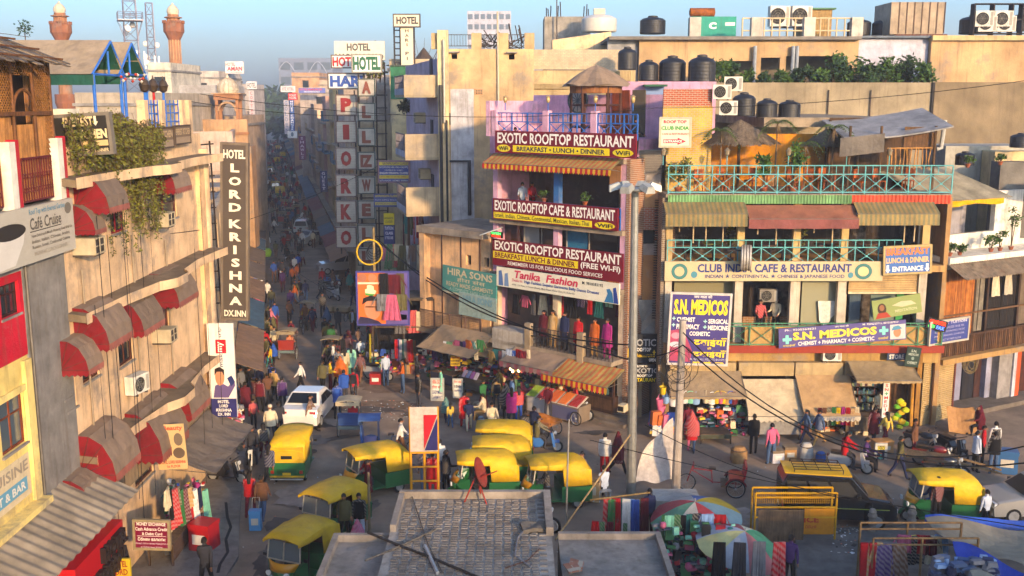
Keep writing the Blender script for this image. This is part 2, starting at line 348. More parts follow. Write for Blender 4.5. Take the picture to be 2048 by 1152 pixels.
def tank(loc,label,r=.55,h=1.25,col='15161a',txt=True):
    t=T('water_tank',label,'water tank',loc,rnd(-.3,.3),'black roof water tanks');P=[(r*.97,0)];n=6
    for i in range(n):
        z=.02+h*.78*i/n;dz=h*.78/n;P+=[(r*.985,z),(r,z+dz*.3),(r,z+dz*.7),(r*.985,z+dz*.95)]
    P+=[(r*.97,h*.8),(r*.8,h*.9),(r*.42,h*.97),(r*.36,h*.98)]
    MB().lathe(P,24).build('body',mt(col,'plastic',.55),t,smooth=True)
    MB().lathe([(r*.36,h*.98),(r*.38,h*.985),(r*.38,h*1.05),(r*.2,h*1.08)],18).build('lid',mt('2c2a2a','plastic',.6),t,smooth=True)
    g=MB()
    for a in range(4):g.ob((r*.99*math.cos(a*PI/2+.4),r*.99*math.sin(a*PI/2+.4),h*.4),(.05,.03,h*.78),Matrix.Rotation(a*PI/2+.4,3,'Z'))
    g.build('rib',mt(col,'plastic',.5),t)
    if txt:letters(t,'Kaveri' if random.random()<0 else 'TANK',-.2,.2,h*.6,h*.68,'b8b8b4',-r-.012)if False else None
    return t
def xrail(parent,x0,x1,z0,h,y,n,m,r=.022,mid=.62,star=True,name='railing_panel'):
    """steel railing: n panels, each its own part, X-braced below a mid rail"""
    w=(x1-x0)/n
    for i in range(n):
        a,b=x0+i*w,x0+(i+1)*w;g=MB();zm=z0+h*mid
        g.box(a,b,y-r,y+r,z0+h-2*r,z0+h);g.box(a,b,y-r*.8,y+r*.8,zm-r,zm+r);g.box(a,b,y-r*.8,y+r*.8,z0+.05,z0+.05+2*r)
        g.box(a-r,a+r,y-r*1.1,y+r*1.1,z0,z0+h-2*r)
        if i==n-1:g.box(b-r,b+r,y-r*1.1,y+r*1.1,z0,z0+h-2*r)
        g.beam((a,y,z0+.07),(b,y,zm-r),r*1.1);g.beam((b,y+.004,z0+.07),(a,y+.004,zm-r),r*1.1)
        if star:g.box((a+b)/2-.05,(a+b)/2+.05,y-.03,y+.03,(z0+zm)/2-.03,(z0+zm)/2+.06)
        for k in(1,2):g.box(a+w*k/3-r*.6,a+w*k/3+r*.6,y-r*.6,y+r*.6,zm+r,z0+h-2*r)
        g.build(name,m,parent)
def corr(mb,fn,n,amp,nv=2,t=.012):
    """corrugated sheet: fn(u,v)->point, ridges across u, amp vector"""
    A=Vector(amp);k=8*n
    f=lambda u,v:Vector(fn(u,v))+A*math.sin(u*n*2*PI)
    return mb.slab(f,min(k,320),nv,(0,0,-t))
def sheet_awning(label,fr,px,off,out,drop,col,name='shop_awning',stripes=None,valance=.18,sag=.06,kind='tarp',scal=True,vcols=None,group='cloth awnings over the shops',wall_y=None,cat='awning'):
    """px: left,right pixel of wall line and y of wall line at left; out/drop metres"""
    x0,z=fr.q(px[0],px[2],off);x1=fr.q(px[1],px[2],off)[0];w=x1-x0
    t=tag(ob(name,None,None,fr.w(x0,off,z),fr.ang),label,cat,group)
    n=max(6,int(w/.25));ns=stripes[0]if stripes else 1;cols=[mt(c,kind)for c in(stripes[1:]if stripes else[col])]
    g=MB();nu=ns if stripes else n
    fn=lambda u,v:(u*w,-v*out,-v*drop-sag*math.sin(v*PI)-sag*.5*math.sin(u*PI*max(2,int(w)))**2*v)
    for i in range(nu):
        g.c=i%len(cols);g.slab(lambda u,v,i=i:fn((i+u)/nu,v),1,5,(0,0,-.012))
    g.build('canopy',cols,t)
    if valance:
        g=MB();vc=[mt(c,kind)for c in(vcols or(stripes[1:]if stripes else[col]))];nv=ns if stripes else max(8,int(w/.22))
        for i in range(nv):
            g.c=i%len(vc);a,b=i/nv*w,(i+1)/nv*w;z0,z1=fn(i/nv,1)[2]-.014,fn((i+1)/nv,1)[2]-.014;y=-out+.01
            dv=valance*(.7 if scal else 1)
            g._add([(a,y,z0),(b,y,z1),(b,y-.02,z1-dv),((a+b)/2,y-.025,(z0+z1)/2-valance),(a,y-.02,z0-dv)],[(0,1,2,3,4)])
            g._add([(a,y+.01,z0),(b,y+.01,z1),(b,y-.01,z1-dv),((a+b)/2,y-.015,(z0+z1)/2-valance),(a,y-.01,z0-dv)],[(4,3,2,1,0)])
        g.build('valance',vc,t)
    fr_=MB();fr_.tube((0,-out,-drop-.02),(w,-out,-drop-.02),.018,n=6)
    for a in(.02,w-.02):fr_.tube((a,-.02,-drop*.15-.5),(a,-out,-drop-.02),.015,n=5);fr_.tube((a,0,-.02),(a,-out,-drop-.03),.015,n=5)
    fr_.build('support_frame',mt('6a6258','metal'),t);return t
# ================= LEFT SIDE
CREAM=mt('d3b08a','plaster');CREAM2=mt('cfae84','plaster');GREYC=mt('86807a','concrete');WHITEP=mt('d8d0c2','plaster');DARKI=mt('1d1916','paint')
FRAMEB=mt('5a2e1e','wood');GLASS=mt('20262a','glass');GLASSG=mt('46525a','glass')
def q(fr,px,py,off=0):return fr.q(px,py,off)
def window(parent,x0,x1,z0,z1,y=.0,m=None,gl=None,mull=1,name='window',bar=True):
    """framed casement set into a hole: frame, panes, sill"""
    m=m or FRAMEB;t=.06;g=MB()
    g.box(x0,x0+t,y+.06,y+.14,z0,z1);g.box(x1-t,x1,y+.06,y+.14,z0,z1);g.box(x0+t,x1-t,y+.06,y+.14,z1-t,z1);g.box(x0+t,x1-t,y+.06,y+.14,z0,z0+t)
    for i in range(mull):c=x0+(x1-x0)*(i+1)/(mull+1);g.box(c-t*.4,c+t*.4,y+.07,y+.13,z0+t,z1-t)
    if bar:zc=z0+(z1-z0)*.66;g.box(x0+t,x1-t,y+.072,y+.128,zc-.02,zc+.02)
    o=g.build(name,m,parent);MB().box(x0+t*.5,x1-t*.5,y+.095,y+.105,z0+t*.5,z1-t*.5).build('pane',gl or GLASS,o)
    MB().box(x0-.05,x1+.05,y-.06,y+.05,z0-.06,z0-.003).build('sill',GREYC,o);return o
# ---- hotel with the awnings
hot=TF(FL,'hotel_building','tall cream plastered hotel with red sided window awnings along its front','building')
hx0,hx1=q(FL,131,600)[0],q(FL,408,500)[0];HZ=12.75
wins=[]
def awn_q(px,py):return FL.q(px,py)
AW=[
 (150,428,1.5,1.05,.95,'faded red and brown window awning behind the hanging vines, top floor'),
 (140,470,.75,.8,.7,'small dark brown awning edge beside the coffee billboard'),
 (300,388,1.75,1.05,.85,'red window awning with flat brown top beside the corner pillar, top floor'),
 (122,752,1.0,.95,.75,'small red and brown dome awning, lowest on the middle floor'),
 (151,702,1.8,1.2,.95,'large red and brown dome awning, left of the touching middle floor pair'),
 (226,674,1.85,1.15,.95,'large red and brown dome awning, right of the touching middle floor pair'),
 (302,616,2.1,1.15,.95,'red and brown dome awning beside the corner pillar on the middle floor'),
 (128,1032,1.0,1.0,.8,'small red and brown dome awning above the red hotel board'),
 (161,965,1.9,1.35,1.0,'wide red and brown dome awning on the lower floor, next to the small one'),
 (256,926,2.6,1.6,1.1,'largest red and brown dome awning, behind the paper poster'),
 (326,842,2.2,1.35,1.0,'red and brown dome awning tucked under the ledge beside the corner pillar')]
brown=mt('7c6857','tarp',None,.25);red=mt('740d17','tarp',None,.35)
for px,py,w,h,d,lab in AW:
    x,z=FL.q(px,py);t=tag(ob('window_awning',None,None,FL.w(x,0,z),FL.ang),lab,'awning','red and brown window awnings of the hotel')
    prof=[(0.0,h),(.32*d,.98*h),(.68*d,.8*h),(.93*d,.45*h),(d,.16*h)]
    g=MB()
    for i in range(len(prof)-1):
        (a,za),(b,zb)=prof[i],prof[i+1]
        g.slab(lambda u,v:(u*w,-(a+(b-a)*v),za+(zb-za)*v-.03*math.sin(u*PI)*v),4,1,(0,.012,-.01))
    g.build('cover',brown,t)
    for s in(0,1):
        X=-.006 if s==0 else w+.006;g=MB();O=(X,-.01,.16*h)
        P=[(X,-a,b)for a,b in prof]
        for i in range(len(P)-1):g._add([O,P[i],P[i+1]],[(0,1,2)if s==0 else(0,2,1)]);g._add([(p[0]+(.008 if s==0 else-.008),p[1],p[2])for p in(O,P[i],P[i+1])],[(0,2,1)if s==0 else(0,1,2)])
        g.build('side_panel',red,t)
    g=MB();n=max(7,int(w/.17))
    for(A,B,k)in(((0,-d,.16*h),(w,-d,.16*h),n),((0,0,.16*h),(0,-d,.16*h),5),((w,-d,.16*h),(w,0,.16*h),5)):
        A,B=Vector(A),Vector(B);nn=Vector((B-A).cross(Vector((0,0,1)))).normalized()*.012
        for i in range(k):
            a,b=A.lerp(B,i/k),A.lerp(B,(i+1)/k);g.c=0 if k==n else 1
            P=[a+nn,b+nn,b+nn-Vector((0,0,.13*h)),(a+b)/2+nn-Vector((0,0,.19*h)),a+nn-Vector((0,0,.13*h))]
            g.poly(P);g.poly([p-nn*.8 for p in reversed(P)])
    g.build('valance',[mt('96564a','tarp'),red],t)
    for s in(-.012,w+.012):
        g=MB()
        for a,b in prof[1:4]:g.beam((s,0,.16*h),(s,-a,b),.022)
        g.beam((s,0,.16*h),(s,-d,.16*h),.022);g.build('rib',mt('5a2a22','rust'),t)
    if w>.9:wins.append((x+w*.18,x+w*.82,z-1.05,z+.45))
xtra=[q(FL,222,470)+q(FL,246,395),q(FL,128,800)+q(FL,142,755),q(FL,305,450)+q(FL,352,385),q(FL,138,1090)+q(FL,152,1035)]
xtra=[(a,c,b,d)for a,b,c,d in xtra]
g=MB();holes=wins+xtra
wallh(g,hx0,hx1,.0,HZ,[h for h in holes],0,.3);g.build('wall',CREAM,hot)
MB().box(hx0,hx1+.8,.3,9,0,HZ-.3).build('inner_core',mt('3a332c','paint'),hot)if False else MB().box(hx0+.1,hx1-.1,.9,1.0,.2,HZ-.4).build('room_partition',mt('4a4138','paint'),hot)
MB().box(hx0,hx1+.6,.3,9,HZ-.25,HZ-.02).build('roof',GREYC,hot)
for i,h in enumerate(holes):window(hot,*h,m=(mt('a3202a','wood')if i==len(wins)else FRAMEB))
# end wall facing up the street + corner pillar
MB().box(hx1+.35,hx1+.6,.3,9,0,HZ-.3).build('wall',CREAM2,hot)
g=MB();g.lathe([(.36,0),(.36,HZ)],14,(hx1+.35,.12,0));g.build('pillar',CREAM,hot,smooth=True)
MB().box(hx1-.6,hx1+.02,-.16,.0,.1,HZ-.4).build('pilaster',mt('d9b084','plaster'),hot)
# ledges with a stepped, kinked plan
for zl,kx in((12.4,.5),(8.75,.45),(4.75,.5)):
    L_=hx1-hx0+.35;plan=[(0,.32),(.22,.38),(.40,.62),(.43,.95),(.54,.95),(.58,.6),(.75,.42),(.9,.5),(1.0,.62)]
    def ev(u,P=plan):
        for(a,b),(c,d)in zip(P,P[1:]):
            if u<=c:return b+(d-b)*(u-a)/(c-a)
        return P[-1][1]
    g=MB();g.slab(lambda u,v:(hx0+u*L_,-(ev(u)+.2)*v,zl+.18-.06*v),36,1,(0,0,-.2));g.build('ledge',mt('75644f','concrete'),hot)
    g=MB();g.grid(lambda u,v:(hx0+u*L_,-ev(u)-.212,zl-.12+.3*v),36,1);g.build('ledge_fascia',CREAM,hot)
# pipes and cables down the wall
g=MB()
for px,y0,y1 in((163,540,1100),(262,470,900),(330,480,850)):
    x,z0=FL.q(px,y0,-.05);_,z1=FL.q(px,y1,-.05);g.tube((x,-.06,z1),(x,-.06,z0),.03,n=6)
g.build('drain_pipe',mt('8a7a66','paint'),hot)
g=MB()
for i in range(10):
    x=rnd(hx0+.3,hx1-.4);y=rnd(-1.0,-.05);z0=rnd(9,12.6);g.path([(x,y,z0),(x+rnd(-.03,.03),y-.02,z0/2),(x+rnd(-.1,.1),y+.02,rnd(.4,3))],.011,4)
g.build('hanging_cable',mt('1e1c1b','rubber'),hot)
for px,py,lab in((362,452,'cream window air conditioner under the top floor corner awning'),(367,682,'cream window air conditioner below the middle floor corner awning'),(215,507,'weathered window air conditioner next to the coffee billboard'),(238,1032,'brown window air conditioner beside the small lower awning')):
    p=AT(px-24,py,G(px-24,py).y);x,z=FL.q(px-38,py,-.3);ac_window(FL.w(x,-.62,z),FL.ang-.0,lab)
x,z=FL.q(278,785,-.35);ac_outdoor(FL.w(x,-.45,z),FL.ang-.25,'white split air conditioner unit bracketed on the hotel wall above a ledge')
# rolled cables on ledge
# hotel shop level: awning, dark recess, goods follow later
g=MB();wallh(g,hx0+.02,hx1+.3,0,3.6,[(hx0+.6,hx1-.8,.0,2.9)],-.25,-.02);g.build('shopfront',mt('8a7458','plaster'),hot)
sheet_awning('long grey brown cloth awning over the shops below the hotel',FL,(330,424,905),-.1,1.7,.75,'6e6257',sag=.12,valance=.0)
# ---- near yellow and red building
nb=TF(FL,'shop_house','yellow and red painted house at the picture edge next to the hotel','building')
n0,n1=-6.0,q(FL,62,800)[0];zr0,zr1=q(FL,30,720)[1],q(FL,30,545)[1]
w1=q(FL,2,640)+q(FL,34,560);w2=q(FL,6,915)+q(FL,45,782)
w1=(w1[0],w1[2],w1[1],w1[3]);w2=(w2[0],w2[2],w2[1],w2[3])
g=MB();wallh(g,n0,n1,0,zr0,[w2],0,.3);g.build('wall',mt('d8bd72','plaster'),nb)
g=MB();wallh(g,n0,n1,zr0,zr1,[w1],-.03,.3);g.build('wall',mt('b9122a','plaster'),nb)
MB().box(n0,n1,0,.3,zr1,12.0).build('wall',GREYC,nb);MB().box(n0,n1+.7,.3,8,11.6,11.9).build('roof',GREYC,nb);MB().box(n0,n1,1.2,1.3,0,11.5).build('room_partition',mt('3a332c','paint'),nb)
window(nb,*w1,m=mt('3a1a16','wood'));wn=window(nb,*w2,m=mt('7a3a1e','wood'),gl=GLASSG)
MB().box(w2[0]-.12,w2[1]+.12,-.08,-.005,w2[3]+.02,w2[3]+.18).build('lintel',mt('e0c67c','plaster'),nb)
MB().box(n1-.35,n1,-.1,-.002,.2,zr0-.1).build('pilaster',mt('e0c67c','plaster'),nb)
zl=q(FL,30,1035)[1];MB().box(n0,n1,-.35,-.003,zl-.1,zl+.05).build('ledge',mt('e0c67c','plaster'),nb)
pz0,pz1=q(FL,25,1015)[1],q(FL,25,925)[1]
MB().box(n0,n1-.4,-.02,-.002,pz0,pz1).build('painted_panel',mt('c9b795','paint'),nb)
xa=q(FL,4,950)[0];letters(nb,'MULTI CUISINE',xa-2.6,n1-.5,pz1-.4,pz1-.12,'8f8272',-.026);MB().box(xa-2.5,n1-.6,-.026,-.021,pz1-.9,pz1-.55).build('painted_band',mt('5a93a8','print'),nb);letters(nb,'RESTAURANT & BAR',xa-2.4,n1-.7,pz1-.83,pz1-.62,'d8d0c0',-.031)
MB().box(n1+.0,hx0+.03,-.04,.32,0,12.0).build('cement_pier',mt('7d7872','concrete'),nb)
g=MB();xp=n1+.12;g.tube((xp,-.09,.2),(xp,-.09,11.4),.04,n=7);g.build('drain_pipe',mt('5c564f','metal'),nb)
g=MB();x0,z0=FL.q(-60,1060,-1.3);x1=FL.q(140,1020,-.2)[0];ztop=q(FL,60,1010)[1]
tr=tag(ob('tin_canopy',None,None,FL.o,FL.ang),'corrugated tin canopy sloping out over the near shop front','canopy')
corr(g,lambda u,v:(n0+2+(hx0+.1-n0-2)*u,-.02-1.55*v,ztop-.05-.75*v),34,(0,0,.022),2);g.build('tin_sheet',mt('8c7f6c','tin'),tr,smooth=True)
g=MB();[g.tube((hx0-.3-1.4*i,-.1,ztop-1.6),(hx0-.3-1.4*i,-1.5,ztop-.84),.03,n=6)for i in range(3)];g.build('bracket',mt('4a4038','rust'),tr)
# terrace balustrade of the near building
for px,lab in((22,'red and white painted terrace post nearest the picture edge'),(118,'red and white painted terrace post beside the vines')):
    x,_=FL.q(px,350);t=tag(ob('terrace_post',None,None,FL.w(x,-.05,12.0),FL.ang),lab,'post','painted terrace posts')
    MB().box(-.28,.02,-.1,.2,0,1.62).build('white_face',WHITEP,t);MB().box(.023,.2,-.1,.2,0,1.66).build('red_face',mt('b8152c','plaster'),t)
t=TF(FL,'iron_railing','dark red scrolled iron railing between the painted terrace posts','railing')
xa,xb=FL.q(45,350)[0],FL.q(104,350)[0]
for(x0,x1)in((xa-3.2,xa-1.1),(xa,xb)):
    g=MB();g.box(x0,x1,-.02,.02,13.15,13.2);g.box(x0,x1,-.02,.02,12.1,12.14);n=int((x1-x0)/.13)
    for i in range(n+1):
        x=x0+(x1-x0)*i/n;g.box(x-.012,x+.012,-.012,.012,12.14,13.15)
        if i<n:
            M=Matrix.Rotation(PI/2,3,'X');g.ring((x+.065,0,12.75),.05,.01,M,8,4);g.ring((x+.065,0,12.4),.05,.01,M,8,4)
    g.build('railing_panel',mt('5c1a20','rust'),t)
# bamboo hut on that terrace
hut=TF(FL,'bamboo_hut','bamboo and cane lattice hut with plank roof on the near terrace','hut')
u0,u1=-1.2,FL.q(104,200)[0];z0,z1=12.1,15.65;BAM=mt('9a6a3c','wood');BAMD=mt('6e4526','wood')
arch0,arch1=FL.q(28,200)[0],FL.q(70,200)[0]
g=MB();n=int((u1-u0)/.045)
for i in range(n):
    x=u0+(u1-u0)*i/n;top=14.25 if not arch0-.05<x<arch1+.05 else 14.0
    g.tube((x,.1+rnd(-.01,.01),z0),(x,.1,top),.021,n=5,cap=False)
g.build('bamboo_screen',BAM,hut)
g=MB()
for(a,b,c,d)in((u0,arch0,14.3,z1),(arch1,u1,14.3,z1),(arch0,arch1,15.2,z1),(u1-.35,u1,z0+.3,14.3)):
    s=.12;k=c-(b-a)
    t_=-((b-a)+(d-c))
    while t_<(b-a)+(d-c):
        for sg in(1,-1):
            pts=[]
            for x in(a,b):
                z=c+sg*(x-a)+t_
                if c<=z<=d:pts.append((x,z))
            for z in(c,d):
                x=a+sg*(z-c-t_)
                if a<=x<=b:pts.append((x,z))
            if len(pts)>=2 and(Vector(pts[0])-Vector(pts[1])).length>.03:g.beam((pts[0][0],.06+.012*sg,pts[0][1]),(pts[1][0],.06+.012*sg,pts[1][1]),.022,.014)
        t_+=s
g.build('lattice',BAM,hut)
g=MB()
for x in(u0,arch0,arch1,u1):g.tube((x,.05,z0),(x,.05,z1),.05,n=6)
g.box(u0,u1,.0,.1,14.22,14.32);g.ring(((arch0+arch1)/2,.03,14.3),(arch1-arch0)/2,.04,Matrix.Rotation(PI/2,3,'X'),12,5,0,PI);g.tube((u1,.05,z1),(u1,3,z1),.05,n=6);g.tube((u1,3,z0),(u1,3,z1),.05,n=6)
g.build('frame',BAMD,hut)
MB().box(u0,u1-.05,.7,.75,z0,z1).build('back_panel',mt('2a1c12','wood'),hut)
g=MB();[g.tube((u1+.02,.1+.045*i,z0),(u1+.02,.1+.045*i,z1),.021,n=5,cap=False)for i in range(64)];g.build('bamboo_screen',BAM,hut)
rf=MB().box(u0-.6,u1+.1,.5,.52,z1+.55,z1+.56).build('roof',BAMD,hut)
for i in range(16):
    x=u1+.18-i*.3;M=Matrix.Rotation(rnd(-.06,.06),3,'Z')@Matrix.Rotation(.36+rnd(-.03,.03),3,'X')
    MB().ob((x,.75,z1+.32+rnd(-.02,.03)),(.27,2.6+rnd(-.2,.3),.025),M).build('plank',mt(random.choice(['6b5a48','7c6a55','584737']),'wood'),rf)
for i in range(3):MB().beam((u0-.5,-.2+.6*i,z1+.02+.26*i),(u1+.35,-.2+.6*i,z1+.0+.26*i),.045).build('roof_pole',BAMD,rf)
# ---- hotel roof terrace: parapet, railing, tents
par=TF(FL,'terrace_parapet','cream parapet with short pillars around the hotel roof terrace','parapet')
p0_,p1_=q(FL,286,280)[0],hx1+.3
g=MB();g.box(hx0,p1_,0,.2,HZ+.0,13.35);g.build('wall',CREAM,par)
for px in(292,326,366,380):
    x=q(FL,px,230)[0];MB().box(x-.17,x+.17,-.03,.23,13.36,14.6).build('pillar',CREAM,par)
BLUE=mt('1f63b4','paint');t=TF(FL,'blue_railing','bright blue pipe railing between cream pillars on the hotel terrace','railing')
for a,b in((292,326),(326,366)):
    xa,xb=q(FL,a,230)[0]+.2,q(FL,b,230)[0]-.2;g=MB()
    for z in(13.55,13.85,14.15,14.45):g.tube((xa,.1,z),(xb,.1,z),.022,n=6)
    for k in range(5):g.tube((xa+(xb-xa)*k/4,.1,13.4),(xa+(xb-xa)*k/4,.1,14.6),.02,n=6)
    g.build('railing_panel',BLUE,t)
for px,c,lab in((313,'1f63b4','blue lamp post with black globe lantern, nearest of the terrace trio'),(330,'a81c22','red lamp post with black globe lantern, middle of the terrace trio'),(349,'1f63b4','blue lamp post with black globe lantern, farthest of the terrace trio')):
    x,_=q(FL,px,230);t=tag(ob('lantern_post',None,None,FL.w(x,.35,HZ),FL.ang),lab,'lamp','terrace lanterns')
    MB().tube((0,0,0),(0,0,2.1),.045,n=8).build('pole',mt(c,'paint'),t);g=MB();g.lathe([(.04,2.1),(.13,2.16),(.17,2.32),(.19,2.34),(.12,2.5),(.03,2.58),(.02,2.68)],10);g.build('lantern',mt('4a3a2a','metal'),t,smooth=True)
tentm=mt('8f7d68','tarp');grn=mt('0f4a3c','tarp');
for pa,pl,pr,ya,ye,dep,lab in((222,186,250,80,146,8.0,'larger ridge tent roof with dark green gable on the hotel terrace'),(264,240,293,84,148,7.5,'smaller ridge tent roof with dark green gable beyond the first tent')):
    t=TF(FL,'ridge_tent',lab,'tent','terrace tents');xa,za=FL.q(pa,ya,.4);xl,ze=FL.q(pl,ye,.4);xr,_=FL.q(pr,ye,.4);ze2=FL.q(pl,148,.4)[1]
    g=MB()
    for s,x in((0,xl),(1,xr)):
        g.slab(lambda u,v:((xa+(x-xa)*v),.4+dep*u,za+(ze2-za)*v-.05*math.sin(v*PI)),6,4,(0,0,-.02))
        g.slab(lambda u,v:(x,.4+dep*u,ze2-.3*v),10,1,(.01,0,0))if s==0 else None
    g.build('canopy',tentm,t)
    g=MB();g.slab(lambda u,v:(x,.4+dep*u,ze2-.32*v),10,1,(.01,0,0));e=MB();e.slab(lambda u,v:(xl-.012,.4+dep*u,ze2-.02-.3*v),10,1,(-.01,0,0));e.build('valance',grn,t)
    e=MB();e.ext([(xl,ze2-.3),(xr,ze2-.3),(xr,ze2),(xa,za-.03),(xl,ze2)],dep*.8,dep*.8+.02);e.build('gable_cloth',grn,t)
    e=MB();e.slab(lambda u,v:(xa+(xl+.02-xa)*v,.45+dep*.75*u,za-.05+(ze2-za)*v),2,2,(0,0,-.01));e.slab(lambda u,v:(xa+(xr-.02-xa)*v,.45+dep*.75*u,za-.05+(ze2-za)*v),2,2,(0,0,-.01));e.build('lining',grn,t)
    e=MB()
    for x in(xl+.05,xr-.05):
        for y in(.42,dep):e.tube((x,y,HZ),(x,y,ze2),.05,n=7)
    e.tube((xl,.42,ze2),(xr,.42,ze2),.04,n=6);e.tube((xl,.42,ze2),(xa,.42,za-.04),.035,n=6);e.tube((xr,.42,ze2),(xa,.42,za-.04),.035,n=6);e.tube((xa-.3,.42,ze2),(xa-.3,.42,za-.35),.035,n=6)
    e.build('pole',BLUE,t)
t=TF(FL,'bunting','orange and white paper garland hung below the smaller tent gable','garland');g=MB()
xl,ze=FL.q(242,146,.3);xr,_=FL.q(292,146,.3)
for i in range(14):g.c=i%2;a=xl+(xr-xl)*i/14;g.lathe([(.01,-.05),(.06,0),(.01,.05)],6,(a,.3,ze-.12-.12*math.sin(i*1.3)))
g.build('paper_flower',[mt('c0483a','cloth'),mt('d8d0c4','cloth')],t)
MB().box(hx0+.5,hx0+5.5,2.6,2.8,HZ,15.1).build('wall',mt('cfc08e','plaster'),par)
x,z=FL.q(150,215,.4)
t=T('air_conditioner','tall white cabinet air conditioner at the terrace edge above the vines','air conditioner',FL.w(x-.75,.55,13.36),0);MB().box(-.45,.45,-.3,.3,0,1.0).build('case',mt('d2c9b6','paint'),t);MB().box(-.1,.25,-.31,-.302,.66,.76).build('label',mt('b01818','print'),t);g=MB();[g.box(-.42,.42,-.31,-.302,.06+i*.05,.075+i*.05)for i in range(10)];g.build('grille',mt('a89f8c','paint'),t)
for i in range(2):
    t=T('wall_mural','blue and green landscape mural panel at the back of the tent','mural',FL.w(hx0+3.4,2.55,13.6),FL.ang)if i==0 else t
MB().box(0,2.4,0,.04,0,1.3).build('board',mt('b8c4b0','print'),t);MB().box(.1,2.3,-.006,0,.75,1.25).build('painted_sky',mt('3f7fb0','print'),t);MB().box(.1,2.3,-.006,0,.4,.745).build('painted_sea',mt('4f8f80','print'),t)
for i,px in enumerate((262,283,300)):
    x,_=FL.q(px,200,1.0);t=T('terrace_table',('red clothed terrace table under the tents','red clothed terrace table near the blue railing','red clothed terrace table at the end of the terrace')[i],'table',FL.w(x,1.4,HZ),FL.ang);MB().box(-.5,.5,-.4,.4,.72,.76).build('table_top',mt('a81c22','cloth'),t);g=MB();g.box(-.5,.5,-.41,-.4,.45,.72);g.build('table_cloth',mt('a81c22','cloth'),t);MB().tube((0,0,0),(0,0,.72),.05).build('leg',mt('4a3a2a','wood'),t)
# ================= RIGHT SIDE: restaurant building (frame FE)
def zq(fr,px,py,off=0):return fr.q(px,py,off)[1]
def xq(fr,px,py=500,off=0):return fr.q(px,py,off)[0]
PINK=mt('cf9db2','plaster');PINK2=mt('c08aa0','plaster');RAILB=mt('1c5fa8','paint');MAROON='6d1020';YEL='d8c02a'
eb=TF(FE,'restaurant_building','pink restaurant building with stacked maroon rooftop restaurant boards','building')
e0,e1=xq(FE,986),xq(FE,1250);m_=(e0+e1)/2
z1=zq(FE,1115,702,-.8);z2=zq(FE,1115,560);z3=zq(FE,1115,448);z4=zq(FE,1115,312);DP=5.0
for z,y0,nm in((z1,-.9,'balcony_slab'),(z2,-.25,'floor_slab'),(z3,-.25,'floor_slab'),(z4,-.25,'floor_slab')):
    MB().box(e0,e1+(.0 if nm!='balcony_slab' else .0),y0,DP,z-.22,z).build(nm,mt('8f7f6c','concrete'),eb)
for i,x in enumerate((e0+.15,m_,e1-.15)):
    for za,zb,m in((0,z1-.22,GREYC),(z1,z2-.22,mt('c9b49a','plaster')),(z2,z3-.22,PINK),(z3,z4-.22,mt('2a62a0','plaster')if i==1 else PINK)):
        MB().box(x-.15,x+.15,.02,.32,za,zb).build('column',m,eb)
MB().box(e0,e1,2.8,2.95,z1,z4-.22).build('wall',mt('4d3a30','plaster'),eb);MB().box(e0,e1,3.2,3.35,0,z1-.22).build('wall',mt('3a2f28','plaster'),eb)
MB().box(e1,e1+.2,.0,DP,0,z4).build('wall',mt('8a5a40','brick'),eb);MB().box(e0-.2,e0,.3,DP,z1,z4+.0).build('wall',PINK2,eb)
# floor two: windows, blue door, board
y=.9
for i,(a,b,c)in enumerate(((1000,1040,'3a2a28'),(1050,1078,'8d8f90'),(1085,1118,'4a3f3c'),(1135,1175,'1f6d94'),(1180,1236,'38302c'))):
    xa,xb=xq(FE,a,470,y),xq(FE,b,470,y);MB().box(xa,xb,y,y+.05,z2+.05,z3-.3).build('glazed_panel',mt(c,'glass' if i!=3 else 'paint',None),eb)
    MB().box(xa-.05,xa,y-.05,y+.06,z2,z3-.25).build('door_frame',mt('a09688','paint'),eb)
MB().box(xq(FE,1205),e1-.35,.05,.09,z2+.05,z2+1.55).build('plywood_board',mt('b8703c','wood'),eb)
# brick pillar zone on the right edge
MB().box(e1-.9,e1-.3,-.02,.3,z4-1.3,z4-.25).build('wall',mt('9a6b44','plaster'),eb)
for i in range(6):MB().box(e0+.35+i*1.15,e0+.6+i*1.15,.05,.3,z3,z3+.95).build('parapet_pier',mt('96653c','brick'),eb)
rl=TF(FE,'blue_railing','blue star patterned railing above the cafe board, second restaurant floor','railing');xrail(rl,e0+.1,e1-.2,z3,1.0,-.12,7,RAILB)
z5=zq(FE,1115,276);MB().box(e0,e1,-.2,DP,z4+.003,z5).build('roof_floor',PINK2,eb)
rl=TF(FE,'blue_railing','blue star patterned railing with pink posts around the roof terrace','railing')
pa,pb,pc,pd=xq(FE,997),xq(FE,1094),xq(FE,1188),e1+.6
for a,b in((pa,pb-.18),(pb+.18,pc-.18),(pc+.18,pd)):xrail(rl,a,b,z5,1.15,-.1,3,RAILB,r=.026)
for x in(pa-.1,pb,pc):MB().box(x-.16,x+.16,-.2,.12,z5,z5+1.25).build('pillar',PINK,eb)
for i,(x,lab)in enumerate(((pa+.5,'small globe lamp on the blue roof railing, nearest the cream tower'),(pb+.05,'small globe lamp on the pink post of the roof railing, beside the gazebo'),(pc,'small globe lamp on the pink post by the terrace end'),(pd-.3,'small globe lamp at the outer end of the blue roof railing'))):
    t=T('post_lamp',lab,'lamp',FE.w(x,-.05,z5+1.25),FE.ang,'roof railing lamps');MB().tube((0,0,0),(0,0,.35),.025,n=6).build('stem',RAILB,t);MB().lathe([(.03,.35),(.08,.4),(.1,.55),(.08,.6),(.13,.62),(.02,.7)],10).build('lantern',mt('b89a68','metal'),t,smooth=True)
